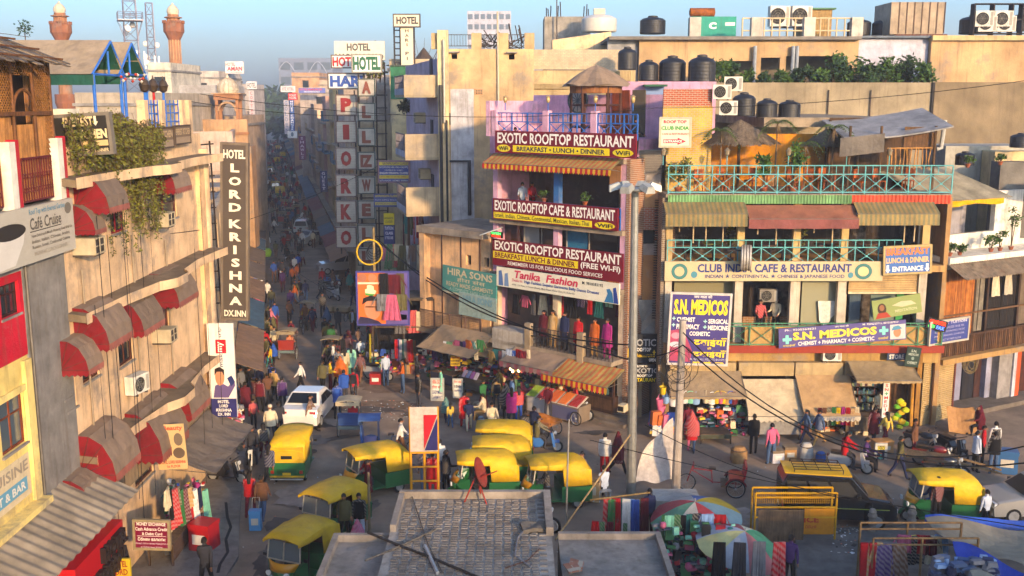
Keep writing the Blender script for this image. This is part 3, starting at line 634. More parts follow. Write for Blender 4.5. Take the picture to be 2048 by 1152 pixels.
# pink terrace back wall, doors, second wing
yb=3.4;zt=zq(FE,1115,190,yb)
g=MB();g.box(e0-.25,e1+1.0,yb,yb+.25,z5,zt);g.box(e0-.25,e0,-.2,yb,z5,z5+1.7);g.build('terrace_wall',PINK,eb)
xd=xq(FE,1225,250,yb);MB().box(xd,xd+1.0,yb-.06,yb-.003,z5,z5+2.2).build('door',mt('8a3f1e','wood'),eb);MB().box(xd+1.15,xd+1.9,yb-.05,yb-.003,z5,z5+2.2).build('door',mt('5a5040','paint'),eb)
xc=xq(FE,1158,225,yb);g=MB();g.lathe([(.62,0),(.62,.05)],20,(xc,yb-.06,z5+1.7),Matrix.Rotation(PI/2,3,'X'));g.build('painted_roundel',mt('8f8a80','print'),eb);g=MB();g.ring((xc,yb-.12,z5+1.7),.58,.05,Matrix.Rotation(PI/2,3,'X'));[g.beam((xc,yb-.12,z5+1.7),(xc+.55*math.cos(a*PI/6),yb-.12,z5+1.7+.55*math.sin(a*PI/6)),.03)for a in range(12)];g.build('roundel_rim',mt('3f4a4c','paint'),eb)
# gazebo
gx=xq(FE,1188,260,1.6);gz=z5;t=T('gazebo','rooftop gazebo with ragged grey cloth cone roof on dark posts','gazebo',FE.w(gx,1.7,gz),FE.ang+.3)
RR_=1.55
for i in range(6):a=i*PI/3+.3;MB().tube((1.15*math.cos(a),1.15*math.sin(a),0),(1.15*math.cos(a),1.15*math.sin(a),2.35),.07,n=7).build('post',mt('4a2a20','wood'),t)
g=MB();g.grid(lambda u,v:((RR_*v*(1+.06*math.sin(u*40)))*math.cos(u*2*PI),(RR_*v*(1+.06*math.sin(u*40)))*math.sin(u*2*PI),3.35-.95*v+.1*math.sin(v*PI)+.06*math.sin(u*31)*v),36,6)
g.grid(lambda u,v:(RR_*v*math.cos(-u*2*PI),RR_*v*math.sin(-u*2*PI),3.31-.95*v),24,2);g.build('roof',mt('8c7560','tarp'),t)
g=MB();g.lathe([(1.2,2.05),(1.22,2.4)],24);g.build('fascia',mt('8f5a34','wood'),t)
for z in(.5,1.5):g=MB();g.ring((0,0,z),1.15,.05,None,6,5);g.build('rail',mt('4a2a20','wood'),t)
# striped awnings and boards
sheet_awning('orange striped awning below the topmost restaurant board',FE,(988,1245,306),-.26,.85,.42,'b06a3c',stripes=(54,'b3653a','a58a4a'),vcols=['b51f26','d0a02c'],valance=.3,sag=.02)
WH='e4ded2'
sign(FE,(990,261,1272,305),-.75,MAROON,'top maroon restaurant board with breakfast lunch dinner strip',[('EXOTIC ROOFTOP RESTAURANT',.02,.08,.985,.56,WH),('#',.14,.63,.83,.93,YEL),('BREAKFAST • LUNCH • DINNER',.17,.68,.80,.89,'1a1a3a'),('@',.015,.62,.12,.95,YEL),('WiFi',.03,.70,.105,.88,'1c1c1c',{'l':1}),('@',.85,.62,.985,.95,YEL),('WiFi',.87,.70,.965,.88,'1c1c1c',{'l':1})],'restaurant_board')
sign(FE,(985,396,1236,437),-.45,MAROON,'middle maroon board listing world cuisines under the cafe railing',[('EXOTIC ROOFTOP CAFE & RESTAURANT',.02,.08,.98,.57,WH),('#',.01,.66,.81,.95,YEL),('Israeli, Indian, Chinese, Continental, Maxican, Italian, Thai',.02,.69,.79,.93,'2a2a20',{'b':.01}),('@',.83,.66,.98,.97,YEL),('WiFi',.85,.73,.965,.9,'1c1c1c',{'l':1})],'restaurant_board')
sign(FE,(985,477,1246,529),-.5,MAROON,'lowest maroon board advertising free wifi above the fashion banner',[('EXOTIC ROOFTOP RESTAURANT',.02,.05,.99,.40,WH),('#',.005,.46,.68,.72,YEL),('BREAKFAST LUNCH & DINNER',.02,.49,.66,.69,MAROON),('(FREE WI-FI)',.70,.46,.985,.72,WH),('REMEMBER US FOR DELICIOUS FOOD SERVICES',.13,.79,.86,.93,WH,{'b':.01})],'restaurant_board')
sign(FE,(993,533,1239,571),-.62,'d8d2bc','cream banner of a dress shop with pink script, above the mannequins',[('Tanika  Fashion',.15,.06,.68,.46,'c8284c',{'i':.25,'b':.03}),('M. 9810183192',.72,.12,.88,.27,'2a2a2a',{'b':.01}),('Deals In:',.14,.50,.23,.65,'c8284c',{'b':.01}),('High Fashion Sequins Garments Belly Dance Dresses',.245,.50,.85,.70,'2a4a8c'),('4755, 1st Floor, 6 Tooti Chowk, Main Bazar, Pahar Ganj, N. Delhi-55',.14,.76,.66,.88,'3a3a3a',{'b':.005}),('%',0,0,0,0,'2a6f9a',{'p':[(.905,.35),(.93,.3),(.95,.5),(.96,.97),(.89,.97),(.915,.55)],'n':'dress_print'}),('%',0,0,0,0,'1f3f86',{'p':[(.955,.25),(.975,.2),(.985,.5),(.995,.97),(.962,.97)],'n':'dress_print'}),('%',0,0,0,0,'4a6a9a',{'p':[(.02,.2),(.045,.15),(.055,.5),(.06,.95),(.02,.95)],'n':'dress_print'}),('%',0,0,0,0,'6a86a8',{'p':[(.075,.3),(.1,.25),(.11,.95),(.07,.95)],'n':'dress_print'})],'shop_banner')
# balcony with rail; ground shops
bx0,bx1=xq(FE,1052,690,-.9),e1+.05
g=MB();[g.box(bx0,bx1,-.88,-.84,z1+h,z1+h+.035)for h in(.5,.95)];n=24;[g.box(bx0+(bx1-bx0)*i/n-.012,bx0+(bx1-bx0)*i/n+.012,-.87,-.85,z1,z1+.95)for i in range(n+1)]
bal=TF(FE,'balcony_railing','thin dark iron railing in front of the mannequins','railing');g.build('bars',mt('2d2724','rust'),bal)
for px in(1057,1162):x=xq(FE,px,690,-.9);MB().box(x-.22,x+.12,-.95,-.7,z1-.3,z1+1.1).build('balcony_pier',mt('a08c70','plaster'),eb)
MB().box(bx0-2.2,bx0,-.9,.1,z1-.45,z1+.55).build('water_trough',mt('a9a196','plaster'),eb)
MB().box(e0,e1,1.1,1.16,z1,z2-.25).build('shutter_wall',mt('5b5046','tin'),eb)
sheet_awning('orange striped awning over the jewellery shop door',FE,(1118,1250,712),-.8,1.35,.55,'b06a3c',stripes=(26,'b3653a','a58a4a'),vcols=['b51f26','d0a02c'],valance=.34,sag=.05)
sheet_awning('faded pink fringed awning between the two tan awnings',FE,(1034,1140,690),-.8,1.3,.5,'8f7864',vcols=['a85a5e','9a8078'],valance=.3,sag=.08)
sheet_awning('tan cloth awning below the cement water trough',FE,(978,1050,680),-.3,1.2,.5,'9a8468',valance=0,sag=.08)
sheet_awning('wide tan awning pitched like a tent over the garment stall',FE,(885,990,648),-.6,1.9,.85,'a58a6c',valance=0,sag=.1)
# jewellery shop
js=TF(FE,'shop_window','dark wooden jewellery shop window with necklace busts','shop window');ja,jb=xq(FE,1166,800),xq(FE,1236,800)
MB().box(ja,jb,-.35,.4,.33,1.15).build('base_panel',mt('3f2a20','wood'),js);MB().box(ja+.1,jb-.1,-.37,-.353,.5,1.0).build('carved_panel',mt('58402c','wood'),js)
MB().box(ja,jb,.35,.4,1.15,2.7).build('back',mt('14100e','paint'),js)
for x in(ja,jb-.1):MB().box(x,x+.1,-.35,-.25,1.15,2.7).build('post',mt('4a2f22','wood'),js)
for i in range(8):
    t=T('necklace_bust',f'pale jade necklace bust in the jewellery window, {("first", "second", "third", "last")[i % 4]} of the {("front", "back")[i // 4]} row','display bust',FE.w(ja+.3+.38*(i%4),-.1+.25*(i//4),1.152+.45*(i//4)),FE.ang,'necklace busts');MB().lathe([(.11,0),(.12,.05),(.13,.2),(.06,.3),(.05,.4),(.0,.41)],10,sy=.6).build('bust',mt('8fae8c','plastic'),t,smooth=True)
    MB().ring((0,-.06,.24),.07,.012,Matrix.Rotation(1.2,3,'X'),10,4).build('necklace',mt('d8d0a0','metal'),t)
# ---- low shop building left of it
hb=TF(FE,'garment_shop_building','low peach shop building with teal garment board under the cream tower','building');h0,h1=xq(FE,851),e0-.22;zr=zq(FE,900,468);zf=zq(FE,900,665,-.5)
g=MB();wa,wb=xq(FE,932),xq(FE,942);wallh(g,h0,h1,zf,zr,[(wa,wb,zq(FE,935,530),zq(FE,935,510)),(xq(FE,968),xq(FE,978),zq(FE,970,535),zq(FE,970,515))],0,.25);g.build('wall',mt('d9aa7c','plaster'),hb)
MB().box(h0,h1,.6,.65,zf,zr).build('room_partition',DARKI,hb);MB().box(h0-.1,h1,-.55,4,zr,zr+.35).build('roof_ledge',mt('8a7c6c','concrete'),hb);MB().box(h0-.1,h1,-.6,4,zf-.25,zf).build('balcony_slab',mt('6e6052','concrete'),hb)
for px in(884,922,960):x=xq(FE,px);MB().box(x-.04,x+.04,-.03,-.002,zf,zr).build('pipe_strip',mt('5a3f30','paint'),hb)
MB().box(h0,h0+.35,-.45,0,zf,zr-.01).build('pilaster',mt('d9aa7c','plaster'),hb);MB().box(h0,h1,2.8,3,0,zf-.25).build('wall',mt('332a24','plaster'),hb)
bal=TF(FE,'balcony_railing','brown mesh panelled balcony railing under the teal board','railing')
for i in range(4):a=h0+.05+(h1-h0-.1)*i/4;b=a+(h1-h0-.1)/4-.05;g=MB();[g.box(*v)for v in((a,b,-.56,-.52,zf+.95,zf+1.0),(a,b,-.56,-.52,zf+.02,zf+.07),(a,a+.04,-.56,-.52,zf+.07,zf+.95),(b-.04,b,-.56,-.52,zf+.07,zf+.95))];fr_=g.build('railing_panel',mt('6a5040','rust'),bal);g=MB();[g.box(a+.04+k*(b-a-.1)/12,a+.052+k*(b-a-.1)/12,-.545,-.535,zf+.07,zf+.95)for k in range(13)];[g.box(a+.04,b-.04,-.545,-.535,zf+.1+k*.09,zf+.11+k*.09)for k in range(10)];g.build('mesh',mt('75604c','rust'),fr_)
TEAL='3f8078'
sign(FE,(884,529,992,583),-.62,TEAL,'teal garment shop board with pale lettering on the peach wall',[('HIRA SONS',.1,.06,.93,.32,'b9ab8c'),('हीरा संस',.28,.34,.80,.53,'b9ab8c',{'b':.01}),('READY MADE GARMENTS',.08,.56,.94,.72,'b9ab8c',{'b':.012}),('A COMPLETE FAMILY SHOP',.14,.76,.9,.87,'9fb0a0',{'b':0}),('#',0,.93,1,1.0,'a9a894')],rot=-.03)
sign(FE,(917,583,992,628),-.66,'7f9590','torn pale blue cloth banner hanging below the teal garment board',[('HIRA SONS',.12,.1,.9,.4,'5f8c98'),('READY MADE',.2,.55,.8,.75,'8f9f98')],'cloth_banner',rot=-.02,kind='cloth',t=.03)
t=T('rooftop_dish','flat white metal tray fixed on a bracket beside the restaurant signs','tray',FE.w(xq(FE,985,460,-.9),-1.0,zq(FE,985,462,-.9)),FE.ang+.5);MB().ob((0,0,0),(1.1,.5,.04),Matrix.Rotation(-.35,3,'Y')).build('tray',mt('c8c8c0','metal'),t);MB().beam((.1,.1,-.02),(.3,.9,-.3),.04).build('bracket',mt('4a4038','rust'),t)
sign(FE,(981,462,1004,474),-.8,'101010','small lit LED sign with green and red letters under the metal tray',[('OPEN',.1,.1,.9,.48,mt('20d060','emit',1.6)),('CYBER',.1,.55,.9,.92,mt('e03020','emit',1.6))],'led_sign')
# ================= cream tower
YT=58.0;FT=Fr((AT(878,300,YT).x,YT),(AT(1067,300,YT).x,YT));tw=TF(FT,'tower_house','tall bare cream plaster house with drain pipes behind the garment shop','building')
tz0=zq(FT,950,470);tz1=zq(FT,950,98);xl,xr=0,FT.len;g=MB()
hl=[(xq(FT,907),xq(FT,918),zq(FT,910,118),zq(FT,910,107)),(xq(FT,1018),xq(FT,1029),zq(FT,1020,119),zq(FT,1020,108)),(xq(FT,900),xq(FT,912),zq(FT,905,250),zq(FT,905,226))]
wallh(g,xl,xr,0,tz1,hl,0,.3);g.build('wall',mt('bb9c74','plaster',None,.5,.5),tw)
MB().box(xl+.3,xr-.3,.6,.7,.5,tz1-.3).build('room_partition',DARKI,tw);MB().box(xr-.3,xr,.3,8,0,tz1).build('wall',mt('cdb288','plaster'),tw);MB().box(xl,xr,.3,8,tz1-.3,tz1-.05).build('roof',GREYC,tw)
for h in hl[:2]:MB().box(h[0]-.15,h[1]+.15,-.3,-.002,h[3]+.04,h[3]+.1).build('rain_hood',GREYC,tw)
g=MB()
for i in range(3):
    for j in range(4):g.ob((xq(FT,928+7*i),-.0,zq(FT,930,228+7*j)),(.08,.03,.12))
g.build('vent_block',DARKI,tw);
br=TF(FT,'vent_grille','small square terracotta vent grille in the cream tower wall','vent');MB().box(xq(FT,951),xq(FT,967),-.04,-.002,zq(FT,950,190),zq(FT,950,177)).build('plate',mt('a8764c','brick'),br);g=MB();[g.box(xq(FT,952)+.06+i*.13,xq(FT,952)+.13+i*.13,-.05,-.041,zq(FT,950,189)+.04+j*.13,zq(FT,950,189)+.1+j*.13)for i in range(3)for j in range(2)];g.build('slot',DARKI,br)
MB().box(xq(FT,902,300),xq(FT,948,300),-.02,-.003,zq(FT,930,462),zq(FT,930,178)).build('grey_plaster_patch',mt('b0aeb0','plaster',None,.5,.8),tw)  # thin grey-white panel over the left of the front wall
MB().box(xl,xl+.6,-.3,-.0-.002,0,tz1+1.0).build('pilaster',mt('cdb68e','plaster'),tw)
for px,r,c,y0,y1 in((886,.09,'2d2b2b',170,470),(893,.07,'a59c8f',80,245),(897,.06,'2d2b2b',240,470)):
    x=xq(FT,px);MB().tube((x,-.45,zq(FT,px,y1)),(x,-.45,zq(FT,px,y0)),r,n=8).build('drain_pipe',mt(c,'metal'),tw)
x=xq(FT,940);MB().tube((x,-.2,zq(FT,940,430)),(x,-.2,zq(FT,940,320)),.1,n=8).build('drain_pipe',mt('26262a','metal'),tw);MB().tube((xq(FT,893),-.2,zq(FT,940,322)),(x,-.2,zq(FT,940,322)),.06,n=8).build('drain_pipe',mt('26262a','metal'),tw)
MB().tube((xq(FT,1000),-.12,tz0),(xq(FT,996),-.12,tz1+2.0),.05,n=7).build('mast',mt('b8a890','paint'),tw)
# tower roof railing and piled timber
for px in(866,952,1006,1058):x=xq(FT,px,80);MB().box(max(x-.25,-.35),max(x,-.35)+.3,-.02,.3,tz1,zq(FT,px,66)).build('roof_post',mt('b49a72','plaster'),tw)
g=MB();zt=zq(FT,950,70);[g.box(.0,xr,.1,.14,z,z+.04)for z in(tz1+.15,zt)];[g.box(.1+i*.16,.12+i*.16,.11,.13,tz1+.15,zt)for i in range(int(xr/.16))];g.build('roof_railing',mt('4a4440','rust'),tw)
tp=TF(FT,'timber_pile','untidy pile of old timber and sticks on the tower roof','timber pile')
for i in range(46):
    a=Vector((rnd(2.4,4.9),rnd(.5,2),tz1+rnd(.05,.5)));k=random.random();b=a+(Vector((rnd(-.3,.5),rnd(-.2,.2),rnd(.7,1.3)))if i>26 and a.x>4.1 else Vector((rnd(-1.1,1.1),rnd(-.4,.4),rnd(.0,.75))));MB().beam(a,b,rnd(.03,.07),rnd(.03,.06)).build('stick',mt(random.choice(['4a3a30','5c4a3c','3a2e28']),'wood'),tp)
# side wall facing the street, with balconies
side=FRR;sl0,sl1=None,None
FS=Fr(FT.w(0,0)+SD*14,FT.w(0,0))
LILAC=mt('a596a6','plaster')
def side_part(mb,name,m):
    o=mb.build(name,m,tw);o.location=Vector(((FS.o-FT.o).dot(FT.u),(FS.o-FT.o).dot(FT.v),0));o.rotation_euler=(0,0,FS.ang-FT.ang);return o
side_part(MB().box(0,14,.0,.3,0,tz1-.5),'side_wall',LILAC)
for(za,zb)in((195,150),(320,268),(432,374)):
    zA,zB=zq(FT,850,za),zq(FT,850,zb)
    side_part(MB().box(9.6,13.95,-1.9,-.002,zA,zA+.15),'balcony_slab',mt('9a8a70','plaster'));side_part(MB().box(13.8,13.95,-1.9,-.002,zA+.15,zB),'balcony_wall',mt('a8957a','plaster'))
    g=MB();[g.box(9.6+i*.14,9.62+i*.14,-1.9,-1.88,zA+.5,zB)for i in range(31)];g.box(9.6,13.8,-1.91,-1.87,zB-.05,zB);g.box(9.6,13.8,-1.91,-1.87,(zA+zB)/2+.2,(zA+zB)/2+.23);side_part(g,'balcony_bars',mt('6f6a70','rust'));side_part(MB().box(9.6,13.8,-1.92,-1.86,zA+.15,zA+.5),'balcony_front',mt('8f93a0','plaster'))  # shade on the street-facing front is put into its bluish grey
    side_part(MB().box(11.2,12.1,-.05,-.003,zA+.15,zA+2.2),'door',mt('3a3038','wood'))
for px,py,lab in((843,245,'window air conditioner on the lilac wall below the top side balcony'),(853,357,'window air conditioner on the lilac wall between the lower side balconies')):
    x,z=FS.q(px,py,-.2);ac_window(FS.w(min(x,13.4),-.6,z),FS.ang+.0,lab,w=.8,h=.6)
# ================= brick strip between the restaurants
mid=TF(FY(46.2),'narrow_house','narrow bare brick and plaster house squeezed between the two restaurants','building');FM=FY(46.2)
ma,mb_=xq(FM,1249),xq(FM,1327)
for za,zb,m in((720,600,'8f857a'),(600,510,'94683f'),(510,480,'8a8078'),(480,415,'9a4f34'),(415,380,'a0764e'),(380,300,'8a8078')):
    MB().box(ma,mb_,0,4,zq(FM,1290,za),zq(FM,1290,zb)-.005).build('wall',mt(m,'brick' if m=='9a4f34' else 'plaster'),mid)
MB().box(ma,mb_,.6,4,0,zq(FM,1290,720)).build('wall',mt('3d332b','plaster'),mid);MB().box(xq(FM,1284),xq(FM,1309),-.02,-.002,zq(FM,1290,487),zq(FM,1290,460)).build('window',mt('171412','glass'),mid)
MB().box(xq(FM,1258),xq(FM,1275),-.03,-.002,zq(FM,1290,470),zq(FM,1290,430)).build('loose_brickwork',mt('8a452c','brick'),mid)
g=MB();g.slab(lambda u,v:(xq(FM,1256)+u*1.3,-.1-.12*math.sin(v*4+u*3),zq(FM,1290,598)-v*1.75),8,10,(0,.01,0));tag(g.build('plastic_sheet',mt('8f8c86','tarp')),'grey plastic sheet hanging on the narrow brick house','sheet');o=bpy.data.objects['plastic_sheet'];o.location=FM.o
g=MB()
for px in(1311,1317,1323):
    x=xq(FM,px);[g.ring((x,-.12,zq(FM,px,y)),.1,.014,None,8,4)for y in range(400,640,5)]
g.build('coiled_wire',mt('3a302a','rubber'),mid)
sh=TF(FM,'wall_shutter','grey louvred vent shutter beside the upper restaurant awning','shutter');g=MB();za,zb=zq(FM,1290,348),zq(FM,1290,300);n=14
[g.box(xq(FM,1268),xq(FM,1320),-.06,-.02,za+(zb-za)*i/n,za+(zb-za)*(i+.65)/n)for i in range(n)];g.build('slat',mt('6a625a','tin'),sh)
FD=FY(45.4)
for(px,lab,tx)in(((1251,668,1315,726),'black rooftop restaurant arrow board with yellow arrows behind the lamp post',[('THE',.05,.06,.16,.13,WH),('EXOTIC',.05,.17,.95,.42,'9a9a9a'),('ROOFTOP',.3,.47,.8,.6,WH),('Restaurant',.35,.66,.85,.8,'c8a018'),('OPEN',.04,.84,.2,.95,WH),('OPEN',.74,.84,.95,.95,WH),('%',0,0,0,0,'d8b020',{'p':[(.08,.8),(.12,.8),(.12,.6),(.15,.6),(.1,.48),(.05,.6),(.08,.6)],'n':'arrow'}),('%',0,0,0,0,'d8b020',{'p':[(.88,.8),(.92,.8),(.92,.65),(.95,.65),(.9,.54),(.85,.65),(.88,.65)],'n':'arrow'})]),
                      ((1258,728,1318,765),'lower black rooftop restaurant board with yellow bottom line',[('WELCOME TO',.2,.06,.6,.17,WH),('EXOTIC',.1,.22,.98,.5,'9a9a9a'),('ROOFTOP',.28,.56,.78,.7,WH),('RESTAURANT',.05,.75,.97,.96,'c8b018')])):
    sign(FD,px,0,'15161a',lab,tx,'arrow_board',t=.1)
# stair under them
g=MB();[g.box(xq(FM,1262),xq(FM,1325),.65+i*.25,1.0+i*.25,.0,.18*(i+1))for i in range(8)];o=g.build('stair',mt('8a8070','concrete'),mid)
MB().box(xq(FM,1280),xq(FM,1290),-.1,.3,0,2.6).build('column',mt('a8906a','plaster'),mid)
# ================= cafe building (frame FC)
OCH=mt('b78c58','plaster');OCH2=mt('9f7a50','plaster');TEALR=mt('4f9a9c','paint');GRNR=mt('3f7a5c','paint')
cb=TF(FC,'cafe_building','wide ochre cafe building with teal railed verandas and roof garden','building');L_=FC.len
cz1,cz2,cz3=zq(FC,1590,690,-.5),zq(FC,1590,530),zq(FC,1590,394);cX=lambda px,py=600,off=0:FC.q(px,py,off)[0]
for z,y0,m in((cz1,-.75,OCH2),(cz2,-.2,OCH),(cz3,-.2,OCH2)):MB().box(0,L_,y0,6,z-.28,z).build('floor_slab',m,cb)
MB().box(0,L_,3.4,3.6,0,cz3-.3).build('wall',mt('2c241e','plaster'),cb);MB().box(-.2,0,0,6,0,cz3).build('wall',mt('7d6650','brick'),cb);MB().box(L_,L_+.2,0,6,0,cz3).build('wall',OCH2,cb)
for px in(1338,1482,1594,1690,1852):
    x=cX(px,480);MB().box(x-.16,x+.16,0,.3,cz2,cz3-.28).build('column',mt('b79a68','plaster'),cb);MB().box(x-.18,x+.18,0,.3,cz1,cz2-.28).build('column',mt('b8ab98','plaster'),cb);MB().box(x-.2,x+.2,-.05,.3,0,cz1-.28).build('column',mt('8a6f4c','plaster'),cb)
# weathered beam band with shutter boxes
bz0,bz1=zq(FC,1590,748,-.3),zq(FC,1590,722,-.3);MB().box(0,L_,-.25,-.0-.002,bz1-.1,cz1-.28).build('beam',mt('a5834f','plaster'),cb)
for a,b in((1340,1472),(1478,1588),(1591,1686),(1690,1765)):MB().box(cX(a,735,-.6),cX(b,735,-.6),-.62,-.255,bz0,bz1).build('shutter_box',mt('a89068','plaster'),cb)
# first floor infill
def panel(a,b,z0,z1,y,m,name='glazed_panel'):return MB().box(cX(a,620,y),cX(b,620,y),y,y+.05,z0,z1).build(name,m,cb)
FRO=mt('8f8a6a','glass',None);
panel(1347,1468,cz1+.02,cz2-.35,.7,mt('7b7458','glass'));panel(1602,1676,cz1+.6,cz2-.35,.5,mt('8a866c','glass'));panel(1602,1676,cz1+.02,cz1+.58,.48,mt('a08a66','plaster'),'dado');panel(1486,1588,cz1+.02,cz1+.75,2.0,mt('a06a3c','brick'),'dado');panel(1698,1720,cz1+.02,cz2-.5,.5,GLASSG);panel(1740,1790,cz1+.02,cz2-.6,.7,mt('6a7a72','glass'))
panel(1792,1806,cz1+.02,cz2-.5,.6,mt('2c8a4c','paint'),'green_strip')
for a in(1470,1476,1590,1600,1678,1694):x=cX(a,620);MB().box(x-.05,x+.05,.3,.42,cz1,cz2-.3).build('door_frame',mt('b0a490','paint'),cb)
sh=TF(FC,'rolling_shutter','half raised rolling shutter under the right end of the cafe board','shutter');g=MB();a,b=cX(1697),cX(1845);za,zb=zq(FC,1770,584),cz2-.3;n=9
[g.box(a,b,.1,.13,za+(zb-za)*i/n,za+(zb-za)*(i+.85)/n)for i in range(n)];g.build('slat',mt('b08f60','tin'),sh);MB().box(a,b,.08,.16,za-.1,za-.01).build('bottom_bar',mt('b8a888','metal'),sh)
# railings
rl=TF(FC,'green_railing','dark green star patterned railing of the first floor balcony','railing');xrail(rl,cX(1452,660,-.7),L_-.1,cz1,1.05,-.68,9,GRNR,mid=.85,star=False)
MB().box(cX(1452,690,-.78),L_,-.79,-.752,cz1-.3,cz1+.03).build('red_fascia',mt('8f3424','paint'),cb);MB().box(cX(1486),L_-.1,-.6,-.5,cz1,cz1+.9).build('balcony_cloth',mt('a8854f','tarp'),cb)
rl=TF(FC,'teal_railing','teal star patterned railing of the second floor veranda','railing');xrail(rl,.05,cX(1795),cz2,1.15,-.12,10,TEALR,mid=.7)
rl=TF(FC,'teal_railing','long teal railing with star panels along the roof garden','railing');xrail(rl,.0,L_+.05,cz3+.15,1.25,-.15,13,TEALR,mid=.68)
g=MB();corr(g,lambda u,v:(u*cX(1700,395),-.22-.02*v,cz3+.1-.36*v),60,(0,.02,0),1);g.build('green_fascia',mt('5f8a58','tin'),cb);g=MB();corr(g,lambda u,v:(cX(1700,395)+.02+u*(L_-cX(1700,395)),-.22-.02*v,cz3+.1-.36*v),26,(0,.02,0),1);g.build('red_fascia',mt('b8442c','tin'),cb)
ol=('8f7648','6f6a4c')
sheet_awning('olive striped awning at the narrow house end of the veranda',FC,(1327,1489,404),-.24,.75,.42,'8f7648',stripes=(34,*ol),valance=.55,sag=.0,name='veranda_awning',scal=False,group='awnings over the veranda')
sheet_awning('plain maroon brown awning in the middle of the veranda',FC,(1491,1708,410),-.24,.8,.5,'7c4c3a',valance=.42,sag=.03,name='veranda_awning',scal=False,group='awnings over the veranda',vcols=['74403a'])
sheet_awning('olive striped awning at the white house end of the veranda',FC,(1706,1868,404),-.24,.75,.42,'8f7648',stripes=(34,*ol),valance=.5,sag=.0,name='veranda_awning',scal=False,group='awnings over the veranda')
for i,px in enumerate((1357,1385,1410,1444,1476,1513,1550,1588,1625,1662,1805,1825)):x=cX(px,470);MB().box(x-.025,x+.025,-.22,-.19,cz3-1.8+rnd(-.3,.3),cz3-.7).build('awning_strap',mt('b8a07c','wood'),cb)
# interior of the veranda: tables and plants
for i,px in enumerate((1370,1430,1540,1570,1650,1735)):
    t=T('cafe_table',f'dark cafe table on the second floor veranda, {("first","second","third","fourth","fifth","sixth")[i]} from the narrow brick house','table',FC.w(cX(px,500,1.4),1.3+.5*(i%2),cz2),0,'veranda tables');MB().box(-.45,.45,-.4,.4,.7,.75).build('table_top',mt('8a8a3c' if i==1 else '5a4030','wood'),t);MB().tube((0,0,0),(0,0,.7),.05).build('leg',mt('2a2420','metal'),t);MB().lathe([(.3,0),(.05,.06)],10).build('base',mt('2a2420','metal'),t)
WB_='b5a27e';NAVY='20306a'
sign(FC,(1330,523,1766,562),-.3,WB_,'long cream cafe and restaurant board with navy letters',[('CLUB INDIA CAFE & RESTAURANT',.15,.12,.855,.56,NAVY,{'b':.03}),('INDIAN ★ CONTINENTAL ★ CHINESE & JAPANESE FOOD',.185,.63,.825,.9,NAVY,{'b':.015}),('@',.03,.1,.105,.92,'2c6a66'),('@',.045,.26,.09,.76,WB_,{'l':1}),('@',.12,.5,.15,.85,'3a7a86',{'l':0}),('@',.87,.1,.95,.92,'2c6a66'),('@',.885,.26,.935,.76,'c8b080',{'l':1}),('@',.84,.55,.865,.85,'3a7a86')],'cafe_board',t=.18)
sign(FC,(1771,494,1864,550),-.42,'2f5f9c','blue breakfast lunch and dinner entrance board tilted beside the cafe board',[('BREAKFAST',.05,.05,.95,.32,'c8703c',{'b':.05}),('LUNCH & DINNER',.05,.40,.95,.6,'d0a878',{'b':.04}),('ENTRANCE',.18,.72,.83,.9,WH),('%',0,0,0,0,WH,{'p':[(.06,.66),(.11,.66),(.11,.82),(.14,.82),(.085,.95),(.03,.82),(.06,.82)],'n':'arrow'}),('%',0,0,0,0,WH,{'p':[(.89,.66),(.94,.66),(.94,.82),(.97,.82),(.915,.95),(.86,.82),(.89,.82)],'n':'arrow'})],'entrance_board',rot=.05,edge='a89060')
PUR='3a2f6c';MY='d8c030'
sign(FC,(1338,585,1457,728),-1.1,PUR,'big purple pharmacy board with yellow arrows behind the concrete pole',[('जय माता की',.38,.02,.68,.065,WH,{'b':.01}),('S.N. MEDICOS',.06,.085,.95,.30,MY,{'b':.05}),('CHEMIST',.12,.335,.42,.4,WH),('PHARMACY',.12,.43,.5,.50,WH),('SERGICAL',.64,.35,.97,.415,WH),('MEDICINE',.64,.44,.97,.505,WH),('COSMETIC',.34,.53,.68,.59,WH),('दवाईयाँ',.42,.61,.97,.74,MY,{'b':.03}),('ही',.65,.745,.72,.78,MY,{'b':.02}),('दवाईयाँ',.42,.785,.97,.9,MY,{'b':.03}),('Ph.: 9205564621, 9205223715, 8010187917',.38,.905,.97,.94,'b8b8c8',{'b':0}),('+',.04,.33,.1,.38,'9ad0c0'),('+',.04,.42,.1,.47,'9ad0c0'),('+',.56,.36,.62,.41,'9ad0c0'),('+',.56,.44,.62,.49,'9ad0c0'),('%',0,0,0,0,'9c3a58',{'p':[(0,.53),(.2,.5),(.3,.62),(.4,.8),(.38,.96),(0,.95)],'n':'pill_print'}),('@',.04,.55,.2,.64,'c87f8c',{'l':1,'n':'pill_print'}),('@',.02,.68,.22,.76,'b8b0b8',{'l':1,'n':'pill_print'}),('@',.12,.8,.3,.88,'c04050',{'l':1,'n':'pill_print'}),('%',0,0,0,0,MY,{'p':[(.42,.955),(.5,.955),(.5,.945),(.55,.965),(.5,.985),(.5,.975),(.42,.975)],'n':'arrow'}),('%',0,0,0,0,MY,{'p':[(.61,.955),(.69,.955),(.69,.945),(.74,.965),(.69,.985),(.69,.975),(.61,.975)],'n':'arrow'}),('%',0,0,0,0,MY,{'p':[(.8,.955),(.93,.955),(.93,.97),(.95,.97),(.92,.995),(.88,.97),(.91,.97),(.91,.968),(.8,.968)],'n':'arrow'})],'pharmacy_board',rot=-.03,edge='b8b0a8')
